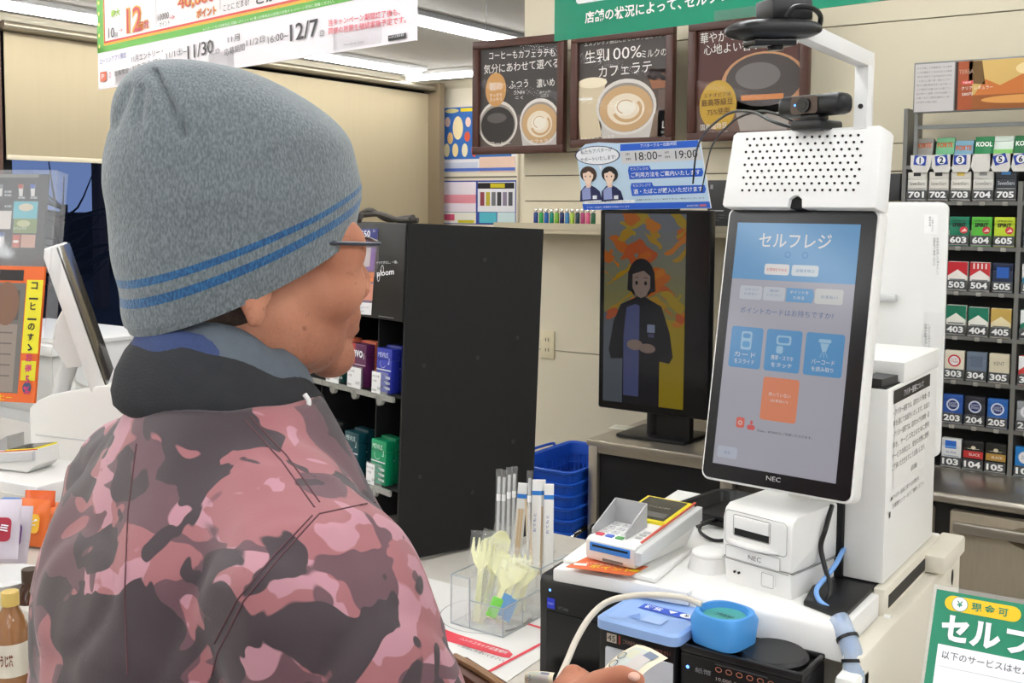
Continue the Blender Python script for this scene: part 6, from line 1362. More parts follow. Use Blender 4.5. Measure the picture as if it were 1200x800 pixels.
def camo_mat():
    m = bpy.data.materials.new('camouflage_cloth'); m.use_nodes = True; nt = m.node_tree; L = nt.links; b = nt.nodes['Principled BSDF']
    b.inputs['Roughness'].default_value = 0.62; b.inputs['Sheen Weight'].default_value = 0.15
    tc = nt.nodes.new('ShaderNodeTexCoord'); col = None
    rose, pink, plum, dark = (148, 90, 94), (172, 122, 133), (92, 60, 68), (52, 38, 44)
    for i, (c, sc, th, off) in enumerate(((pink, 18.0, 0.560, 3.1), (plum, 14.5, 0.515, 11.7), (dark, 16.5, 0.530, 23.4))):
        mp = nt.nodes.new('ShaderNodeMapping'); L.new(tc.outputs['Object'], mp.inputs[0]); mp.inputs['Location'].default_value = (off, off*0.7, off*1.3); mp.inputs['Scale'].default_value = (1.0, 1.0, 1.25)
        n = nt.nodes.new('ShaderNodeTexNoise'); n.inputs['Scale'].default_value = sc; n.inputs['Detail'].default_value = 2.0; n.inputs['Roughness'].default_value = 0.45; n.inputs['Distortion'].default_value = 0.7; L.new(mp.outputs[0], n.inputs['Vector'])
        r = nt.nodes.new('ShaderNodeValToRGB'); r.color_ramp.elements[0].position = th-0.004; r.color_ramp.elements[1].position = th+0.004; L.new(n.outputs['Fac'], r.inputs[0])
        mx = nt.nodes.new('ShaderNodeMix'); mx.data_type = 'RGBA'; L.new(r.outputs[0], mx.inputs['Factor']); mx.inputs['B'].default_value = lin(c)
        if col is None: mx.inputs['A'].default_value = lin(rose)
        else: L.new(col, mx.inputs['A'])
        col = mx.outputs['Result']
    L.new(col, b.inputs['Base Color'])
    n = nt.nodes.new('ShaderNodeTexNoise'); n.inputs['Scale'].default_value = 500; L.new(tc.outputs['Object'], n.inputs['Vector'])
    bp = nt.nodes.new('ShaderNodeBump'); bp.inputs['Strength'].default_value = 0.15; bp.inputs['Distance'].default_value = 0.001; L.new(n.outputs['Fac'], bp.inputs['Height']); L.new(bp.outputs[0], b.inputs['Normal'])
    return m
CAMO = camo_mat()
def remesh(b, name, m, parent, voxel, smooth=4, fac=0.5, post=None):
    o = b.obj('tmp_'+name); md = o.modifiers.new('r', 'REMESH'); md.mode = 'VOXEL'; md.voxel_size = voxel; md.use_smooth_shade = True
    sm = o.modifiers.new('s', 'SMOOTH'); sm.factor = fac; sm.iterations = smooth
    dg = bpy.context.evaluated_depsgraph_get(); me = bpy.data.meshes.new_from_object(o.evaluated_get(dg)); me.name = name
    bpy.data.objects.remove(o)
    if post: post(me)
    me.materials.clear(); me.materials.append(m); me.polygons.foreach_set('material_index', [0]*len(me.polygons)); me.shade_smooth()
    o = bpy.data.objects.new(name, me); COL.objects.link(o); o.parent = parent; return o
def chain(b, pts, rad, m):
    """tapered limb through points"""
    pts = [Vector(p) for p in pts]
    for i, p in enumerate(pts): b.ell(p, (rad[i],)*3, m, sub=2)
    for i in range(len(pts)-1): b.cyl(pts[i], pts[i+1], rad[i], m, r1=rad[i+1], n=16)
# --- joints (local: x right, y forward)
TX, TY = 0.035, 0.045
SHR, SHL = Vector((0.180+TX, -0.045+TY, 1.345)), Vector((-0.165+TX, -0.045+TY, 1.345))
ELR, ELL_ = Vector((0.262+TX, 0.030+TY, 1.055)), Vector((-0.205+TX, 0.00+TY, 1.065))
palm = loc(P(682, 826, 1.075)); WRR = loc(P(645, 862, 1.03))
palmL = loc(P(600, 850, 1.14)); WRL = Vector((-0.13, 0.27, 1.06))
b = B()
E_ = lambda f, r, z, rf, rr, rz: b.ell(hd_(f, r, z), (rr, rf, rz), SKIN)
E_(-0.014, 0, 0.036, 0.096, 0.074, 0.090); E_(0.035, 0, -0.034, 0.066, 0.061, 0.090); E_(0.040, 0, -0.086, 0.050, 0.052, 0.034); E_(0.082, 0, -0.104, 0.024, 0.025, 0.022)
E_(0.000, 0, -0.06, 0.07, 0.062, 0.06)
for s in (-1, 1):
    E_(0.056, s*0.044, -0.034, 0.038, 0.023, 0.036); E_(0.018, s*0.044, -0.078, 0.046, 0.015, 0.030); E_(0.068, s*0.030, 0.016, 0.018, 0.030, 0.012)
    E_(0.060, s*0.056, 0.000, 0.028, 0.018, 0.03); E_(-0.030, s*0.074, -0.024, 0.020, 0.008, 0.030); E_(-0.030, s*0.077, -0.051, 0.010, 0.007, 0.014); E_(0.105, s*0.013, -0.042, 0.013, 0.010, 0.010)
    E_(0.088, s*0.031, 0.0085, 0.010, 0.016, 0.005); E_(0.087, s*0.031, -0.0115, 0.009, 0.015, 0.005)
    E_(0.096, s*0.012, -0.066, 0.012, 0.014, 0.007)
chain(b, [hd_(0.082, 0, 0.016), hd_(0.101, 0, -0.015), hd_(0.113, 0, -0.034)], [0.010, 0.0115, 0.0135], SKIN)
E_(0.102, 0, -0.067, 0.012, 0.018, 0.006); E_(0.098, 0, -0.080, 0.013, 0.019, 0.0075); E_(0.088, 0, -0.060, 0.02, 0.03, 0.03)
chain(b, [hd_(-0.022, 0, -0.05), hd_(-0.050, 0, -0.14), Vector((TX*0.6, -0.02+TY, 1.38))], [0.058, 0.057, 0.057], SKIN)
for z, a, c, y in ((1.285, 0.13, 0.07, -0.035), (1.25, 0.155, 0.10, -0.03), (1.1, 0.15, 0.105, -0.02), (0.98, 0.155, 0.105, -0.01), (0.88, 0.165, 0.11, 0)): b.ell((TX, y+TY, z), (a, c, 0.12), SKIN)
chain(b, [SHR, ELR, WRR], [0.052, 0.040, 0.027], SKIN); chain(b, [SHL, ELL_, WRL], [0.052, 0.040, 0.027], SKIN)
for s in (-1, 1): chain(b, [(s*0.09+TX, TY, 0.88), (s*0.10, 0.01, 0.48), (s*0.105, -0.01, 0.10)], [0.085, 0.058, 0.040], SKIN); b.ell((s*0.105, 0.05, 0.055), (0.04, 0.11, 0.04), SKIN)
# right hand: thumb on top of the banknote, fingers curled beneath it
HQ = lambda x, y, d: loc(P(x, y, d))
b.ell(HQ(684, 822, 1.075), (0.030, 0.036, 0.021), SKIN); b.ell(HQ(672, 812, 1.085), (0.024, 0.026, 0.020), SKIN)
chain(b, [WRR, HQ(662, 842, 1.055), HQ(680, 826, 1.07)], [0.026, 0.024, 0.022], SKIN)
chain(b, [HQ(670, 790, 1.095), HQ(692, 799, 1.125), HQ(712, 812, 1.115)], [0.0115, 0.0092, 0.008], SKIN)          # index
chain(b, [HQ(667, 796, 1.10), HQ(690, 808, 1.135), HQ(706, 824, 1.125)], [0.0115, 0.0092, 0.008], SKIN)            # middle
chain(b, [HQ(664, 806, 1.105), HQ(684, 820, 1.135), HQ(696, 836, 1.125)], [0.0108, 0.0088, 0.0078], SKIN)          # ring
chain(b, [HQ(662, 820, 1.105), HQ(678, 836, 1.13), HQ(686, 848, 1.12)], [0.0098, 0.0078, 0.007], SKIN)             # little
chain(b, [HQ(680, 818, 1.06), HQ(700, 801, 1.058), HQ(728, 791, 1.055), HQ(748, 797, 1.052)], [0.018, 0.0135, 0.0110, 0.0088], SKIN)   # thumb
# left hand, holding the purse below the frame
b.ell(palmL, (0.036, 0.040, 0.018), SKIN); chain(b, [WRL, palmL], [0.026, 0.024], SKIN)
for k in range(4):
    q0 = palmL+Vector((-0.026+0.018*k, 0.034, 0)); chain(b, [q0, q0+Vector((0.004, 0.034, -0.006)), q0+Vector((0.012, 0.048, -0.026-0.004*(k == 3)))], [0.0098, 0.0085, 0.0072], SKIN)
chain(b, [palmL+Vector((0.03, -0.01, 0)), palmL+Vector((0.052, 0.016, 0.006)), palmL+Vector((0.058, 0.04, 0.002))], [0.013, 0.010, 0.0085], SKIN)
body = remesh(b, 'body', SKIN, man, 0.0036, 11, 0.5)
# thumb nail
b = B(); b.ell(HQ(743, 792.5, 1.045), (0.006, 0.006, 0.004), mat('nail', (222, 176, 156), 0.3)); b.obj('thumb_nail', man)
for s in (-1, 1):
    b = B(); b.ell(hd_(0.076, s*0.031, -0.001), (0.0125, 0.0125, 0.0125), mat('eye_white', (226, 222, 216), 0.2)); e = b.obj('eye', man)
    b = B(); b.ell(hd_(0.0875, s*0.031, -0.001), (0.0055, 0.002, 0.0055), mat('iris', (40, 28, 22), 0.15)); b.obj('iris', e)
    b = B(); b.tube([hd_(0.098, s*0.014, 0.024), hd_(0.098, s*0.030, 0.029), hd_(0.086, s*0.048, 0.024)], [0.003, 0.002], mat('brow', (46, 40, 36), 0.8), 8, 4); b.obj('eyebrow', man)
# hair at the nape and sides under the hat
HAIR = mat('short_hair', (66, 52, 44), 0.85, var=0.45, vscale=160, bump=0.8, bscale=420)
b = B(); b.ell(hd_(-0.036, 0, -0.045), (0.066, 0.064, 0.036), HAIR); b.ell(hd_(-0.070, 0.0, -0.078), (0.040, 0.024, 0.022), HAIR)
remesh(b, 'hair', HAIR, man, 0.005, 3)
# --- knit hat
def knit(name, rgb, rgb2):
    m = mat(name, rgb, 0.9); nt = m.node_tree; L = nt.links; bs = nt.nodes['Principled BSDF']; bs.inputs['Sheen Weight'].default_value = 0.35; bs.inputs['Sheen Roughness'].default_value = 0.5
    tc = nt.nodes.new('ShaderNodeTexCoord'); mp = nt.nodes.new('ShaderNodeMapping'); L.new(tc.outputs['Object'], mp.inputs[0]); mp.inputs['Scale'].default_value = (1, 1, 0.45)
    n = nt.nodes.new('ShaderNodeTexNoise'); n.inputs['Scale'].default_value = 560; n.inputs['Detail'].default_value = 3; L.new(mp.outputs[0], n.inputs['Vector'])
    r = nt.nodes.new('ShaderNodeValToRGB'); r.color_ramp.elements[0].position = 0.36; r.color_ramp.elements[1].position = 0.66; r.color_ramp.elements[0].color = lin(rgb2); r.color_ramp.elements[1].color = lin(rgb); L.new(n.outputs['Fac'], r.inputs[0]); L.new(r.outputs[0], bs.inputs['Base Color'])
    bp = nt.nodes.new('ShaderNodeBump'); bp.inputs['Strength'].default_value = 0.7; bp.inputs['Distance'].default_value = 0.002; L.new(n.outputs['Fac'], bp.inputs['Height']); L.new(bp.outputs[0], bs.inputs['Normal'])
    return m
KG = knit('grey_knit', (122, 130, 133), (92, 100, 104)); KB = knit('blue_knit', (44, 104, 150), (26, 70, 112))
lay = [(-0.026, -0.004, 0.112, 0.094, 0.46), (-0.010, -0.005, 0.117, 0.097, 0.45), (0.014, -0.007, 0.121, 0.100, 0.42), (0.044, -0.012, 0.122, 0.101, 0.34), (0.078, -0.020, 0.117, 0.097, 0.26), (0.107, -0.030, 0.104, 0.087, 0.19), (0.132, -0.043, 0.083, 0.070, 0.12), (0.150, -0.056, 0.055, 0.049, 0.07), (0.1585, -0.064, 0.026, 0.024, 0.03), (0.160, -0.066, 0.008, 0.008, 0.0)]
def lerp_lay(t):
    n = len(lay)-1; x = t*n; i = min(int(x), n-1); u = x-i
    g = lambda k: lay[max(0, min(n, k))]
    o = []
    for j in range(5):
        a, b_, c, d = g(i-1)[j], g(i)[j], g(i+1)[j], g(i+2)[j]
        o.append(0.5*((2*b_)+(c-a)*u+(2*a-5*b_+4*c-d)*u*u+(3*b_-a-3*c+d)*u*u*u))
    return o
NL, NA = 90, 128
rings = []; hz = []
for i in range(NL+1):
    z, cf, A, Bx, sl = lerp_lay(i/NL); A *= 0.905; Bx *= 0.905; rg = []
    for j in range(NA):
        a = 2*pi*j/NA; f = A*cos(a); r = Bx*sin(a)
        v = hd_(cf+f+0.002, r, z+sl*f)
        nv = noise.noise(Vector((v.x*9, v.y*9, v.z*26)))*0.0035 + noise.noise(Vector((v.x*22+5, v.y*22, v.z*40)))*0.0012
        dr = Vector((r, f, 0)).normalized() if A > 0.02 else Vector((0, 0, 1))
        v = v+dr*nv*(1 if i > 4 else 0.3)
        w = man.matrix_world if False else (Matrix.Translation(PB) @ Matrix.Rotation(FACE, 4, 'Z') @ v)
        q = w-EYE; dd = q.dot(FWD); px = CX+FPX*q.dot(RIGHT)/dd; py = CY-FPX*q.dot(UP)/dd
        near = (w-HEADW).dot(EYE-HEADW) > 0.0
        if near:                                       # the sewn darts at the crown
            for (x0, y0, x1, y1, dp, wd) in ((180, 84, 217, 160, 0.0075, 4.2), (166, 104, 162, 142, 0.004, 4.0), (150, 105, 132, 150, 0.004, 5)):
                tt = max(0, min(1, ((px-x0)*(x1-x0)+(py-y0)*(y1-y0))/((x1-x0)**2+(y1-y0)**2))); ds = sqrt((px-x0-tt*(x1-x0))**2+(py-y0-tt*(y1-y0))**2)
                v = v-dr*dp*math.exp(-(ds/wd)**2)
        rg.append(v)
    rings.append(rg); hz.append(z-lay[0][0])
def hatm(i, j):
    h = hz[i]; return KB if (0.024 < h < 0.0315 or 0.0375 < h < 0.0455) else KG
b = B(); inner = [[hd_((v.y-HY)*0.95, v.x*0.95, v.z-EZ+0.006) for v in rings[0]]]
b.loft(inner+rings, KG, True, False, True, lambda i, j: KG if i == 0 else hatm(i-1, j)); b.obj('knit_hat', man, angle=80)
# --- collars
def collar(name, m, cy, A, Bx, z, sl, tr, th, wob=0.0):
    b = B(); rg = []; n = 64
    for i in range(n):
        a = 2*pi*i/n; c = Vector((0.012+Bx*sin(a), cy+A*cos(a), z+sl*A*cos(a)+wob*noise.noise(Vector((cos(a)*2, sin(a)*2, z*9)))))
        d = Vector((sin(a), cos(a), 0)); rg.append([c+d*(tr*cos(2*pi*k/14))+Vector((0, 0, th*sin(2*pi*k/14)))+d*(-0.35*th*sin(2*pi*k/14)) for k in range(14)])
    rg.append(rg[0]); b.loft(rg, m, True, False, False); return b.obj(name, man, angle=80)
FLC = mat('charcoal_fleece', (44, 45, 48), 0.95, var=0.2, vscale=60, bump=0.5, bscale=500); GRF = mat('grey_fleece', (92, 100, 108), 0.92, var=0.15, vscale=80, bump=0.4, bscale=600); DEN = mat('denim_blue', (52, 66, 106), 0.85, var=0.2, vscale=300, bump=0.3, bscale=700)
collar('fleece_collar', FLC, 0.022, 0.070, 0.068, EZ-0.126, -0.36, 0.022, 0.036, 0.008)
collar('inner_hood', GRF, 0.026, 0.060, 0.060, EZ-0.100, -0.42, 0.012, 0.026, 0.008)
collar('shirt_collar', DEN, 0.014, 0.066, 0.062, EZ-0.098, -0.26, 0.006, 0.020, 0.006)
zp = loc(P(357, 462, 0.90)); b = B(); b.tube([zp, zp+Vector((0.004, 0.002, -0.006)), zp+Vector((0.002, 0, -0.014)), zp+Vector((-0.004, 0, -0.020))], 0.0022, mat('zip_white', (226, 226, 224), 0.3), 8, 4); b.obj('zip_pull', man)
# --- spectacles
FRM = mat('frame_dark_blue', (24, 32, 48), 0.3, coat=0.4)
gl = B().tube([hd_(0.098, 0.010, 0.006), hd_(0.0985, 0.040, 0.008), hd_(0.092, 0.070, 0.005), hd_(0.086, 0.074, 0.004), hd_(0.03, 0.080, 0.006), hd_(-0.03, 0.084, 0.004)], 0.0019, FRM, 8, 5).obj('eyeglasses', man)
for nm, pts in (('rim', [hd_(0.0985, -0.010, 0.006), hd_(0.0985, -0.040, 0.008), hd_(0.092, -0.070, 0.005), hd_(0.086, -0.074, 0.004), hd_(0.03, -0.080, 0.006), hd_(-0.03, -0.084, 0.004)]), ('bridge', [hd_(0.098, 0.010, 0.006), hd_(0.104, 0, 0.004), hd_(0.098, -0.010, 0.006)])):
    b = B(); b.tube(pts, 0.0019, FRM, 8, 5); b.obj(nm, gl)
for s in (-1, 1):
    out = [hd_(0.098-0.006*((x-0.010)/0.06)**2, s*x, z) for x, z in ((0.012, 0.006), (0.040, 0.0075), (0.069, 0.004), (0.068, -0.014), (0.060, -0.026), (0.040, -0.030), (0.020, -0.026), (0.012, -0.012))]
    b = B(); b.loft([out, [v+Vector((0, 0.0015, 0)) for v in out]], LENS); b.obj('lens', gl)
# --- jacket
def wrinkle(me):
    n = len(me.vertices); co = np.empty(n*3); me.vertices.foreach_get('co', co); co = co.reshape(-1, 3); nr = np.empty(n*3); me.vertices.foreach_get('normal', nr); nr = nr.reshape(-1, 3)
    for i in range(n):
        x, y, z = co[i]
        u = z*5.0+0.9*x+noise.noise(Vector((x*5, y*5, z*5)))*0.9
        a = noise.noise(Vector((x*13+u, y*13, z*6)))*0.006 + noise.noise(Vector((x*30+3, y*30, z*17-u)))*0.0025
        k = noise.noise(Vector((x*7+9, y*7, z*9)))
        a += -0.0035*max(0, 1-abs(k)*7)                     # soft fold lines
        co[i] += nr[i]*a
    me.vertices.foreach_set('co', co.ravel()); me.update()
b = B(); rg = []
for z, cy, a, c in ((0.70, 0.0, 0.225, 0.165), (0.80, -0.005, 0.230, 0.172), (0.95, -0.012, 0.222, 0.170), (1.08, -0.022, 0.215, 0.165), (1.20, -0.034, 0.205, 0.158), (1.29, -0.042, 0.196, 0.145), (1.355, -0.040, 0.170, 0.124), (1.405, -0.034, 0.128, 0.100), (1.445, -0.030, 0.092, 0.082), (1.458, -0.028, 0.080, 0.074)):
    rg.append([Vector((TX+a*math.copysign(abs(sin(t))**0.9, sin(t)), TY+cy+c*math.copysign(abs(cos(t))**0.9, cos(t)), z)) for t in [2*pi*k/48 for k in range(48)]])
b.loft(rg, CAMO)
WR2 = WRR*0.90+ELR*0.10
chain(b, [Vector((0.105+TX, -0.035+TY, 1.370)), SHR+Vector((-0.002, 0.0, -0.012)), (SHR+ELR)/2+Vector((0.010, -0.008, 0)), ELR, (ELR+WR2)/2+Vector((0, 0, -0.01)), WR2], [0.066, 0.082, 0.082, 0.074, 0.064, 0.050], CAMO)
chain(b, [Vector((-0.10+TX, -0.035+TY, 1.370)), SHL+Vector((0.002, 0, -0.012)), (SHL+ELL_)/2+Vector((-0.010, -0.010, 0)), ELL_, (ELL_+WRL)/2, WRL], [0.066, 0.082, 0.082, 0.074, 0.064, 0.050], CAMO)
jk = remesh(b, 'jacket', CAMO, man, 0.0075, 6, 0.5, wrinkle)
# stitched seams laid on the jacket
from mathutils.bvhtree import BVHTree
bv = BVHTree.FromPolygons([v.co.copy() for v in jk.data.vertices], [tuple(f.vertices) for f in jk.data.polygons])
o_l = loc(EYE)
SEAMM = mat('seam_thread', (92, 60, 66), 0.8)
def seam(pts, name='seam', r=0.0006):
    out = []
    for (x0, y0), (x1, y1) in zip(pts[:-1], pts[1:]):
        n = max(2, int(sqrt((x1-x0)**2+(y1-y0)**2)/9))
        for k in range(n):
            d = (loc(P(x0+(x1-x0)*k/n, y0+(y1-y0)*k/n, 1.0))-o_l).normalized(); h = bv.ray_cast(o_l, d)
            if h[0] is not None: out.append(h[0]+h[1]*0.0002)
    if len(out) > 3: b = B(); b.tube(out, r, SEAMM, 6, 2); b.obj(name, man)
    b = None
seam([(287, 492), (330, 540), (374, 602)]); seam([(293, 488), (336, 534), (380, 596)])
seam([(374, 602), (330, 650), (285, 705), (255, 765), (246, 800)]); seam([(374, 602), (430, 590), (470, 583)]); seam([(366, 604), (322, 650), (277, 704), (247, 762)])
seam([(160, 520), (150, 600), (146, 700), (150, 800)])
# --- trousers and shoes
TRS = mat('dark_trousers', (40, 42, 50), 0.85, var=0.15, vscale=40)
b = B()
b.ell((TX, TY, 0.84), (0.19, 0.135, 0.14), TRS)
for s in (-1, 1): chain(b, [(s*0.095+TX, TY, 0.82), (s*0.10, 0.012, 0.48), (s*0.105, -0.008, 0.11)], [0.105, 0.080, 0.066], TRS)
remesh(b, 'trousers', TRS, man, 0.012, 4)
for s in (-1, 1):
    b = B(); b.ell((s*0.107, 0.05, 0.05), (0.052, 0.135, 0.050), mat('shoe_black', (26, 26, 28), 0.5)); b.box(s*0.107-0.05, s*0.107+0.05, -0.085, 0.185, 0.0, 0.03, MATS['shoe_black'], 0.014); b.obj('shoe', man)
# --- banknote and purse
def note(label, c, nm='banknote', seed=1):
    """c: far-left, far-right, near-left, near-right corners in the room"""
    r0 = (c[0]+c[1]+c[2]+c[3])/4; t = thing(nm, label, 'banknote', r0)
    nU, nV = 14, 6; nrm = (c[1]-c[0]).cross(c[2]-c[0]).normalized()
    if nrm.z < 0: nrm = -nrm
    def pt(u, v): return c[0]*(1-u)*(1-v)+c[1]*(1-u)*v+c[2]*u*(1-v)+c[3]*u*v - r0 + nrm*(0.004*sin(pi*v)*(1-u)+0.003*sin(2*pi*u))
    PPR = mat('note_paper', (226, 216, 190), 0.6)
    b = B(); b.loft([[pt(i/nU, j/nV) for j in range(nV+1)] for i in range(nU+1)], PPR, False); b.obj('paper', t)
    inks = []
    b2 = B()
    def patch(u0, u1, v0, v1, m, off=0.0003, shape=None):
        N = 10
        b2.loft([[pt(u0+(u1-u0)*i/N, v0+(v1-v0)*j/4)+nrm*off for j in range(5)] for i in range(N+1)], m, False)
    patch(0.06, 0.62, 0.14, 0.86, mat('note_tint', (196, 204, 198), 0.6)); patch(0.12, 0.40, 0.52, 0.84, mat('note_tint_pink', (204, 198, 194), 0.6), 0.0005); patch(0.10, 0.26, 0.22, 0.50, mat('note_yellow', (206, 206, 182), 0.6), 0.0006)
    patch(0.05, 0.15, 0.62, 0.88, mat('note_blue', (120, 132, 150), 0.6), 0.0007)
    for uc, vc in ((0.26, 0.17), (0.40, 0.17)):
        for k in range(20):
            a0, a1 = 2*pi*k/20, 2*pi*(k+1)/20
            f = lambda a, rr: pt(uc+0.060*rr*cos(a), vc+0.115*rr*sin(a))+nrm*0.0008
            b2.quad(f(a0, 1), f(a1, 1), f(a1, 0.80), f(a0, 0.80), mat('note_ink', (84, 92, 104), 0.6))
    b2.obj('print', t, angle=80); return t
A_, B_ = P(746, 755, 1.135), P(783, 771, 1.075); C_, D_ = P(668, 812, 1.115), P(700, 834, 1.050)
note('banknote with two zeros showing, pinched under the thumb of the person', (A_, B_, C_, D_))
note('second banknote peeping out beside the hand, at the lower edge', (P(618, 786, 1.16), P(650, 788, 1.14), P(612, 812, 1.15), P(648, 816, 1.12)))
pz = P(560, 790, 1.02)
t = thing('purse', 'brown leather purse edge held beside the jacket, at the lower edge', 'purse', P(568, 820, 1.05), (0.2, 0, radians(-20)))
B().box(-0.045, 0.045, -0.012, 0.012, -0.04, 0.028, mat('brown_leather', (96, 58, 36), 0.45, var=0.2, vscale=60), 0.006).obj('case', t)
B().tube([(-0.045, 0, 0.029), (0, 0, 0.031), (0.045, 0, 0.026), (0.05, 0, -0.01)], 0.004, mat('leather_edge', (150, 112, 74), 0.4), 8, 4).obj('edge', t)

# ================================================================== LEFT SIDE: the second register
# white back cabinet
YB = 2.85
q = onx(0, 0, 0) if False else ony(88, 430, YB); zt = ony(80, 404, YB).z
t = thing('white_cabinet', 'white panelled cabinet behind the second register', 'cabinet', (q.x-0.5, YB+0.25, 0))
b = B(); b.box(q.x-1.0, q.x, YB, YB+0.5, 0, zt, WHITE, 0.004); wobj(b, 'body', t)
b = B(); b.box(q.x-0.9, q.x-0.17, YB-0.006, YB, zt-0.34, zt-0.06, mat('panel_white', (222, 221, 216), 0.45), 0.003); wobj(b, 'panel', t)
b = B(); b.box(q.x-1.0, q.x+0.01, YB-0.01, YB+0.5, zt, zt+0.02, WHITE, 0.003); wobj(b, 'top', t)
b = B(); b.box(q.x-1.0, q.x-0.10, YB-0.05, YB+0.02, zt-0.055, zt-0.006, WHITE, 0.006); wobj(b, 'cover_strip', t)
# register body
gz = CT
pr_ = Plane(P(86, 500, 2.75), 12)
t = thing('register_body', 'off white till body with sloping top on the left counter', 'till', (pr_.o.x, pr_.o.y, gz), (0, 0, radians(12)))
pts = [pr_.uv(*k) for k in ((36, 532), (34, 478), (42, 470), (60, 462), (110, 453), (150, 450), (158, 532))]
dz = pr_.o.z-gz; b = B(); b.prism([(u, max(0.0, v+dz)) for u, v in pts[1:-1]]+[(pts[-1][0], 0), (pts[0][0], 0)], 0, 0.30, WHITE, bev=0.006); b.obj('body', t)
b = B(); b.box(pts[0][0]+0.02, pts[-1][0]-0.02, -0.002, 0.0, 0.10+0.04, 0.104+0.04, LGREY); b.obj('seam', t)
b = B(); b.box(pr_.uv(58, 520)[0], pr_.uv(66, 520)[0], -0.003, 0.0, pr_.uv(58, 522)[1]+dz, pr_.uv(58, 518)[1]+dz, DGREY); b.obj('key_slot', t)
# pos monitor seen from its edge
mc_ = P(101, 366, 2.85)
t = thing('till_monitor', 'white till monitor seen edge-on behind the man', 'monitor', mc_, (radians(-17), 0, radians(142)))
B().box(-0.16, 0.16, 0.0, 0.036, -0.19, 0.19, WHITE, 0.006).obj('casing', t)
B().box(-0.155, 0.155, -0.004, 0.0, -0.183, 0.185, mat('till_screen', (70, 66, 58), 0.15), 0.001).obj('screen', t)
B().prism([(0.036, -0.13), (0.085, -0.12), (0.10, -0.05), (0.075, 0.0), (0.036, 0.04)], -0.05, 0.05, WHITE, Rz, bev=0.006).obj('bracket', t)
B().tube([(0, 0.07, -0.10), (0, 0.14, -0.22), (0, 0.14, -0.40)], 0.022, LGREY, 12, 4).obj('arm', t)
B().tube([(0.03, 0.05, -0.09), (0.06, 0.09, -0.17), (0.04, 0.03, -0.215), (0.02, 0.01, -0.17)], 0.0045, WHITE, 8, 6).obj('cable', t)
# second payment terminal on a white drawer
t = thing('till_riser', 'low white till base under the second payment terminal', 'till', (onz(10, 606, CT).x, onz(10, 606, CT).y, CT), (0, 0, radians(8)))
B().box(-0.42, 0.10, 0.0, 0.24, 0, 0.085, WHITE, 0.006).obj('body', t)
B().box(-0.40, 0.07, -0.004, 0.0, 0.012, 0.06, mat('drawer_front', (216, 214, 206), 0.45), 0.002).obj('drawer_front', t)
tl = P(-6, 532, 2.62)
t2 = dup(bpy.data.objects['payment_terminal'], Vector((onz(-14, 543, CT+0.087).x, onz(-14, 543, CT+0.087).y, CT+0.087)), (0, 0, radians(-74)), 'white payment terminal with yellow rimmed screen at the left edge of the picture')
# call bell
q = onz(44, 584, CT)
t = thing('call_bell', 'small chrome call bell on the counter beside the jacket', 'bell', (q.x, q.y, CT))
B().cyl((0, 0, 0), (0, 0, 0.012), 0.034, BLACK, r1=0.032, n=28).obj('base', t)
B().lathe([(0.030, 0.014), (0.029, 0.024), (0.022, 0.036), (0.010, 0.042), (0.0001, 0.043)], (0, 0, 0), CHROME, 28).obj('dome', t)
B().cyl((0, 0, 0.042), (0, 0, 0.05), 0.004, CHROME, n=10).obj('button', t)
# snacks
def pouch(name, label, px, py, d, w, h, c1, c2, yaw, lean, word):
    q = P(px, py, d); q.z = max(q.z, CT+0.001)
    t = thing(name, label, 'snack', q, (radians(-lean), 0, radians(yaw)), 'snack packets on the left counter')
    b = B(); rings = []
    for k in range(9):
        f = k/8; th_ = 0.016*sin(pi*f)**0.6; rings.append([(w/2*cos(2*pi*i/20), th_*sin(2*pi*i/20), h*f) for i in range(20)])
    b.loft(rings, mat('pouch_%d_%d_%d' % c1, c1, 0.28), True); b.obj('pouch', t)
    p = Print(0.0006, -0.016); p.rect(-w*0.36, h*0.3, w*0.36, h*0.7, ink(*c2), 1, 0.01); p.text(word, 0, h*0.46, WPR, w=w*0.6, h=h*0.14, align='c', layer=3, bold=0.03); p.obj('print', t)
    return t
pouch('snack_packet', 'orange snack packet standing behind the cellophane packets', 36, 640, 2.32, 0.075, 0.10, (226, 112, 48), (240, 190, 60), 20, 12, 'のど')
pouch('snack_packet', 'orange snack packet with yellow print, nearer the jacket', 44, 628, 2.40, 0.07, 0.10, (222, 100, 44), (236, 204, 90), 30, 10, 'あめ')
pouch('snack_packet', 'clear purple snack packet leaning at the left edge', 12, 660, 2.20, 0.07, 0.115, (196, 186, 196), (96, 50, 120), 30, 16, 'ガム')
pouch('snack_packet', 'white and red snack packet in front of the purple one', -2, 655, 2.12, 0.075, 0.115, (206, 196, 206), (166, 40, 60), 36, 14, 'グミ')
q = P(14, 596, 2.36)
t = thing('snack_box', 'blue cardboard snack box lying behind the packets', 'box', (q.x, q.y, CT), (0, 0, radians(30)))
B().box(-0.07, 0.05, -0.02, 0.09, 0, 0.075, mat('box_blue', (46, 120, 200), 0.4), 0.003).obj('body', t); B().box(-0.06, 0.04, -0.021, -0.0195, 0.01, 0.06, ink(230, 150, 70)).obj('print', t)
q = P(34, 596, 2.38)
t = thing('snack_box', 'orange cardboard snack box beside the blue one', 'box', (q.x+0.03, q.y, CT), (0, 0, radians(30)))
B().box(-0.035, 0.04, -0.02, 0.08, 0, 0.068, mat('box_orange', (224, 116, 60), 0.4), 0.003).obj('body', t); B().box(-0.03, 0.035, -0.021, -0.0195, 0.01, 0.055, ink(240, 200, 110)).obj('print', t)
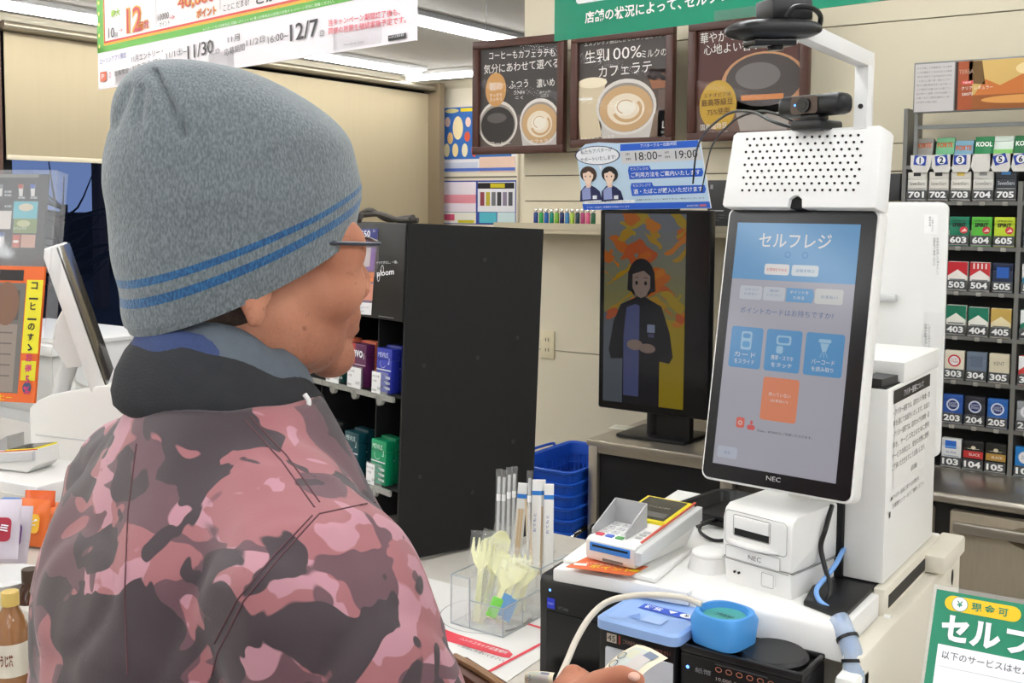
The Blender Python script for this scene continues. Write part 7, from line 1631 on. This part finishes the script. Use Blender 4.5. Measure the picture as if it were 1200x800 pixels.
# white dish
q = onz(4, 694, CT)
t = thing('white_dish', 'shallow white plastic dish on the counter edge, lower left', 'dish', (q.x, q.y, CT))
b = B(); b.lathe([(0.045, 0.0), (0.052, 0.002), (0.066, 0.030), (0.069, 0.033), (0.066, 0.034), (0.061, 0.029), (0.047, 0.006), (0.0001, 0.005)], (0, 0, 0), mat('dish_white', (214, 212, 210), 0.4), 36); b.obj('bowl', t)
# low front shelf with bottles
FS = 0.735
t = thing('front_shelf', 'low pale shelf in front of the counter holding tea bottles', 'shelf', (-2.0, 0.97, 0))
b = B(); b.box(-2.8, -1.45, 0.88, 1.075, FS-0.02, FS, COUNTER, 0.004); wobj(b, 'board', t)
b = B(); b.box(-2.78, -1.47, 0.92, 1.07, 0, FS-0.02, MATS['counter_front']); wobj(b, 'cabinet_body', t)
def bottle(px, d, label, capc, teac, labc, lab2, word):
    q = P(px, 706, d); t = thing('tea_bottle', label, 'bottle', (q.x, q.y, FS+0.001), (0, 0, radians(40)), 'tea bottles on the low shelf')
    H_ = 0.205
    b = B(); b.lathe([(0.030, 0), (0.033, 0.006), (0.033, 0.05), (0.0315, 0.055), (0.033, 0.06), (0.033, 0.12), (0.030, 0.135), (0.022, 0.160), (0.013, 0.178), (0.0125, 0.188), (0.0001, 0.188)], (0, 0, 0), mat('tea_'+word, teac, 0.08, coat=0.6), 32); b.obj('body', t)
    b = B(); b.lathe([(0.0150, 0.181), (0.0152, 0.203), (0.0142, H_), (0.0001, H_)], (0, 0, 0), mat('cap_'+word, capc, 0.4), 28); b.obj('cap', t)
    b = B(); b.lathe([(0.0334, 0.062), (0.0336, 0.064), (0.0336, 0.118), (0.0334, 0.12)], (0, 0, 0), mat('label_'+word, labc, 0.35), 32); lb = b.obj('label', t)
    p = Print(0.0005, -0.0338); p.text(word, 0, 0.082, ink(*lab2), w=0.03, h=0.022, align='c', layer=1, bold=0.03); p.obj('lettering', lb)
bottle(12, 1.90, 'tea bottle with gold cap and pale label at the lower left edge', (206, 176, 96), (150, 104, 66), (214, 206, 190), (120, 60, 40), 'ほうじ茶')
q_ = P(33, 735, 1.99)
bottle(36, 2.02, 'dark tea bottle with yellow label, half behind the jacket', (60, 44, 30), (64, 34, 18), (214, 180, 40), (90, 20, 20), 'GABA')
# menu boards
pmn = Plane(P(49, 312, 2.25), 22, 9)
t = thing('menu_board', 'black drinks menu in a clear acrylic holder at the left edge', 'menu', pmn.o, pmn.rot)
hM = pmn.uv(49, 204)[1]
B().box(-0.34, 0.0, 0.0, 0.004, 0, hM, mat('menu_black', (30, 28, 29), 0.4)).obj('board', t)
b = B(); b.box(-0.345, 0.024, -0.006, -0.003, -0.012, hM+0.008, ACRYL); b.box(0.020, 0.024, -0.003, 0.03, -0.15, hM+0.006, ACRYL); b.obj('acrylic_holder', t)
p = Print(0.0005)
def mr(x0, y0, x1, y1, c, l=1): pmn.rc(p, (x0, y1), (x1, y0), ink(*c), l)
mr(-80, 204, 46, 208, (120, 116, 112)); mr(15, 236, 45, 256, (92, 176, 190)); mr(15, 256, 44, 273, (120, 140, 80)); mr(14, 275, 24, 290, (190, 90, 70)); mr(24, 275, 42, 290, (196, 150, 130)); mr(-20, 247, 14, 268, (216, 208, 200)); mr(-80, 228, -25, 268, (196, 150, 100))
for (x, y, a, c) in ((31, 243, 10, (206, 196, 170)), (28, 262, 9, (190, 190, 140)), (-50, 250, 14, (226, 206, 170)), (19, 283, 4, (230, 220, 210))):
    u, v = pmn.uv(x, y); p.ell(u, v, a/1270*2.25, a*0.45/1270*2.25, ink(*c), 3)
for x, c in ((25, (176, 60, 50)), (39, (50, 80, 170)), (1, (120, 120, 120)), (3, (60, 80, 130))):
    yy = 216 if x > 5 or x == 1 else 272
    pmn.pg(p, [(x-3, yy), (x+3, yy), (x+2, yy+14), (x-2, yy+14)], ink(214, 208, 206), 3); pmn.pg(p, [(x-3, yy), (x+3, yy), (x+2.6, yy+5), (x-2.6, yy+5)], ink(*c), 4)
for x, y in ((6, 226), (6, 230), (6, 243), (22, 233), (36, 233)): pmn.tx(p, '¥180', (x, y), (x+8, y), 2.5, WPR, 4)
pmn.tx(p, 'カフェラテ', (16, 269), (32, 269), 2.5, WPR, 5)
p.obj('print', t)
pm2 = Plane(P(34, 472, 2.20), 22, 9)
t = thing('promotion_stand', 'orange and yellow framed poster stand below the menu board', 'poster', pm2.o, pm2.rot)
hP = pm2.uv(36, 312)[1]
B().box(-0.34, 0.012, 0.0, 0.006, 0, hP, mat('stand_orange', (226, 104, 44), 0.3, coat=0.3)).obj('board', t)
p = Print(0.0005); wx = lambda f: -0.34+0.34*f
p.rect(-0.33, 0.018, -0.028, hP-0.035, ink(112, 108, 104), 1); p.rect(-0.33, hP*0.60, -0.04, hP-0.05, ink(92, 88, 86), 2); p.rect(-0.33, 0.02, -0.04, hP*0.57, ink(146, 132, 122), 2); p.ell(-0.07, hP*0.72, 0.03, 0.045, ink(126, 94, 76), 3); p.ell(-0.16, hP*0.74, 0.07, 0.06, ink(130, 96, 76), 3)
p.rect(-0.026, hP*0.36, 0.012, hP*0.90, ink(226, 214, 44), 2); p.rect(-0.34, hP-0.03, -0.035, hP-0.008, ink(40, 36, 36), 2)
for i, ch in enumerate('コーヒーのすゝ'): p.text(ch, -0.007, hP*0.83-i*0.021, ink(40, 36, 40), h=0.015 if ch != 'ー' else 0.004, align='c', layer=4, bold=0.03)
for i, ch in enumerate('お得5%'): p.text(ch, -0.007, hP*0.30-i*0.022, ink(196, 60, 110), h=0.016, align='c', layer=4, bold=0.03)
p.rect(-0.024, 0.045, 0.010, 0.085, ink(216, 206, 40), 2); p.ell(-0.007, 0.03, 0.010, 0.012, ink(60, 80, 110), 3); p.text('コーヒー', -0.10, 0.003, ink(226, 206, 40), w=0.06, h=0.012, layer=4); p.text('SALE', -0.14, hP-0.026, ink(240, 230, 220), w=0.05, h=0.014, layer=4)
for k in range(5): p.rect(-0.15, hP*0.50-k*0.022, -0.05, hP*0.50-k*0.022+0.003, ink(110, 100, 96), 3)
p.obj('print', t)
Ri2 = pm2.R.inverted()
def leg_to_counter(root, R_, x, name='post'):
    """upright post from the lower edge to the counter, plumb"""
    a = Vector((x, 0.012, 0.02)); w0 = root.location+R_ @ a; w1 = Vector((w0.x, w0.y+0.0, CT)); b = B(); b.cyl(a, R_.inverted() @ (w1-root.location), 0.010, LGREY, n=14); b.cyl(R_.inverted() @ (w1-root.location), R_.inverted() @ (w1+Vector((0, 0, 0.012))-root.location), 0.05, BLACK, n=24); b.obj(name, root)
leg_to_counter(t, pm2.R, -0.21); 
tt_ = bpy.data.objects['menu_board']
a = Vector((-0.27, 0.006, 0.02)); w0 = pmn.o+pmn.R @ a; Rm = pmn.R.inverted()
b = B(); b.cyl(a, Rm @ (Vector((w0.x, w0.y+0.04, CT))-pmn.o), 0.010, LGREY, n=14); b.cyl(Rm @ (Vector((w0.x, w0.y+0.04, CT))-pmn.o), Rm @ (Vector((w0.x, w0.y+0.04, CT+0.012))-pmn.o), 0.06, BLACK, n=24); b.obj('post', tt_)
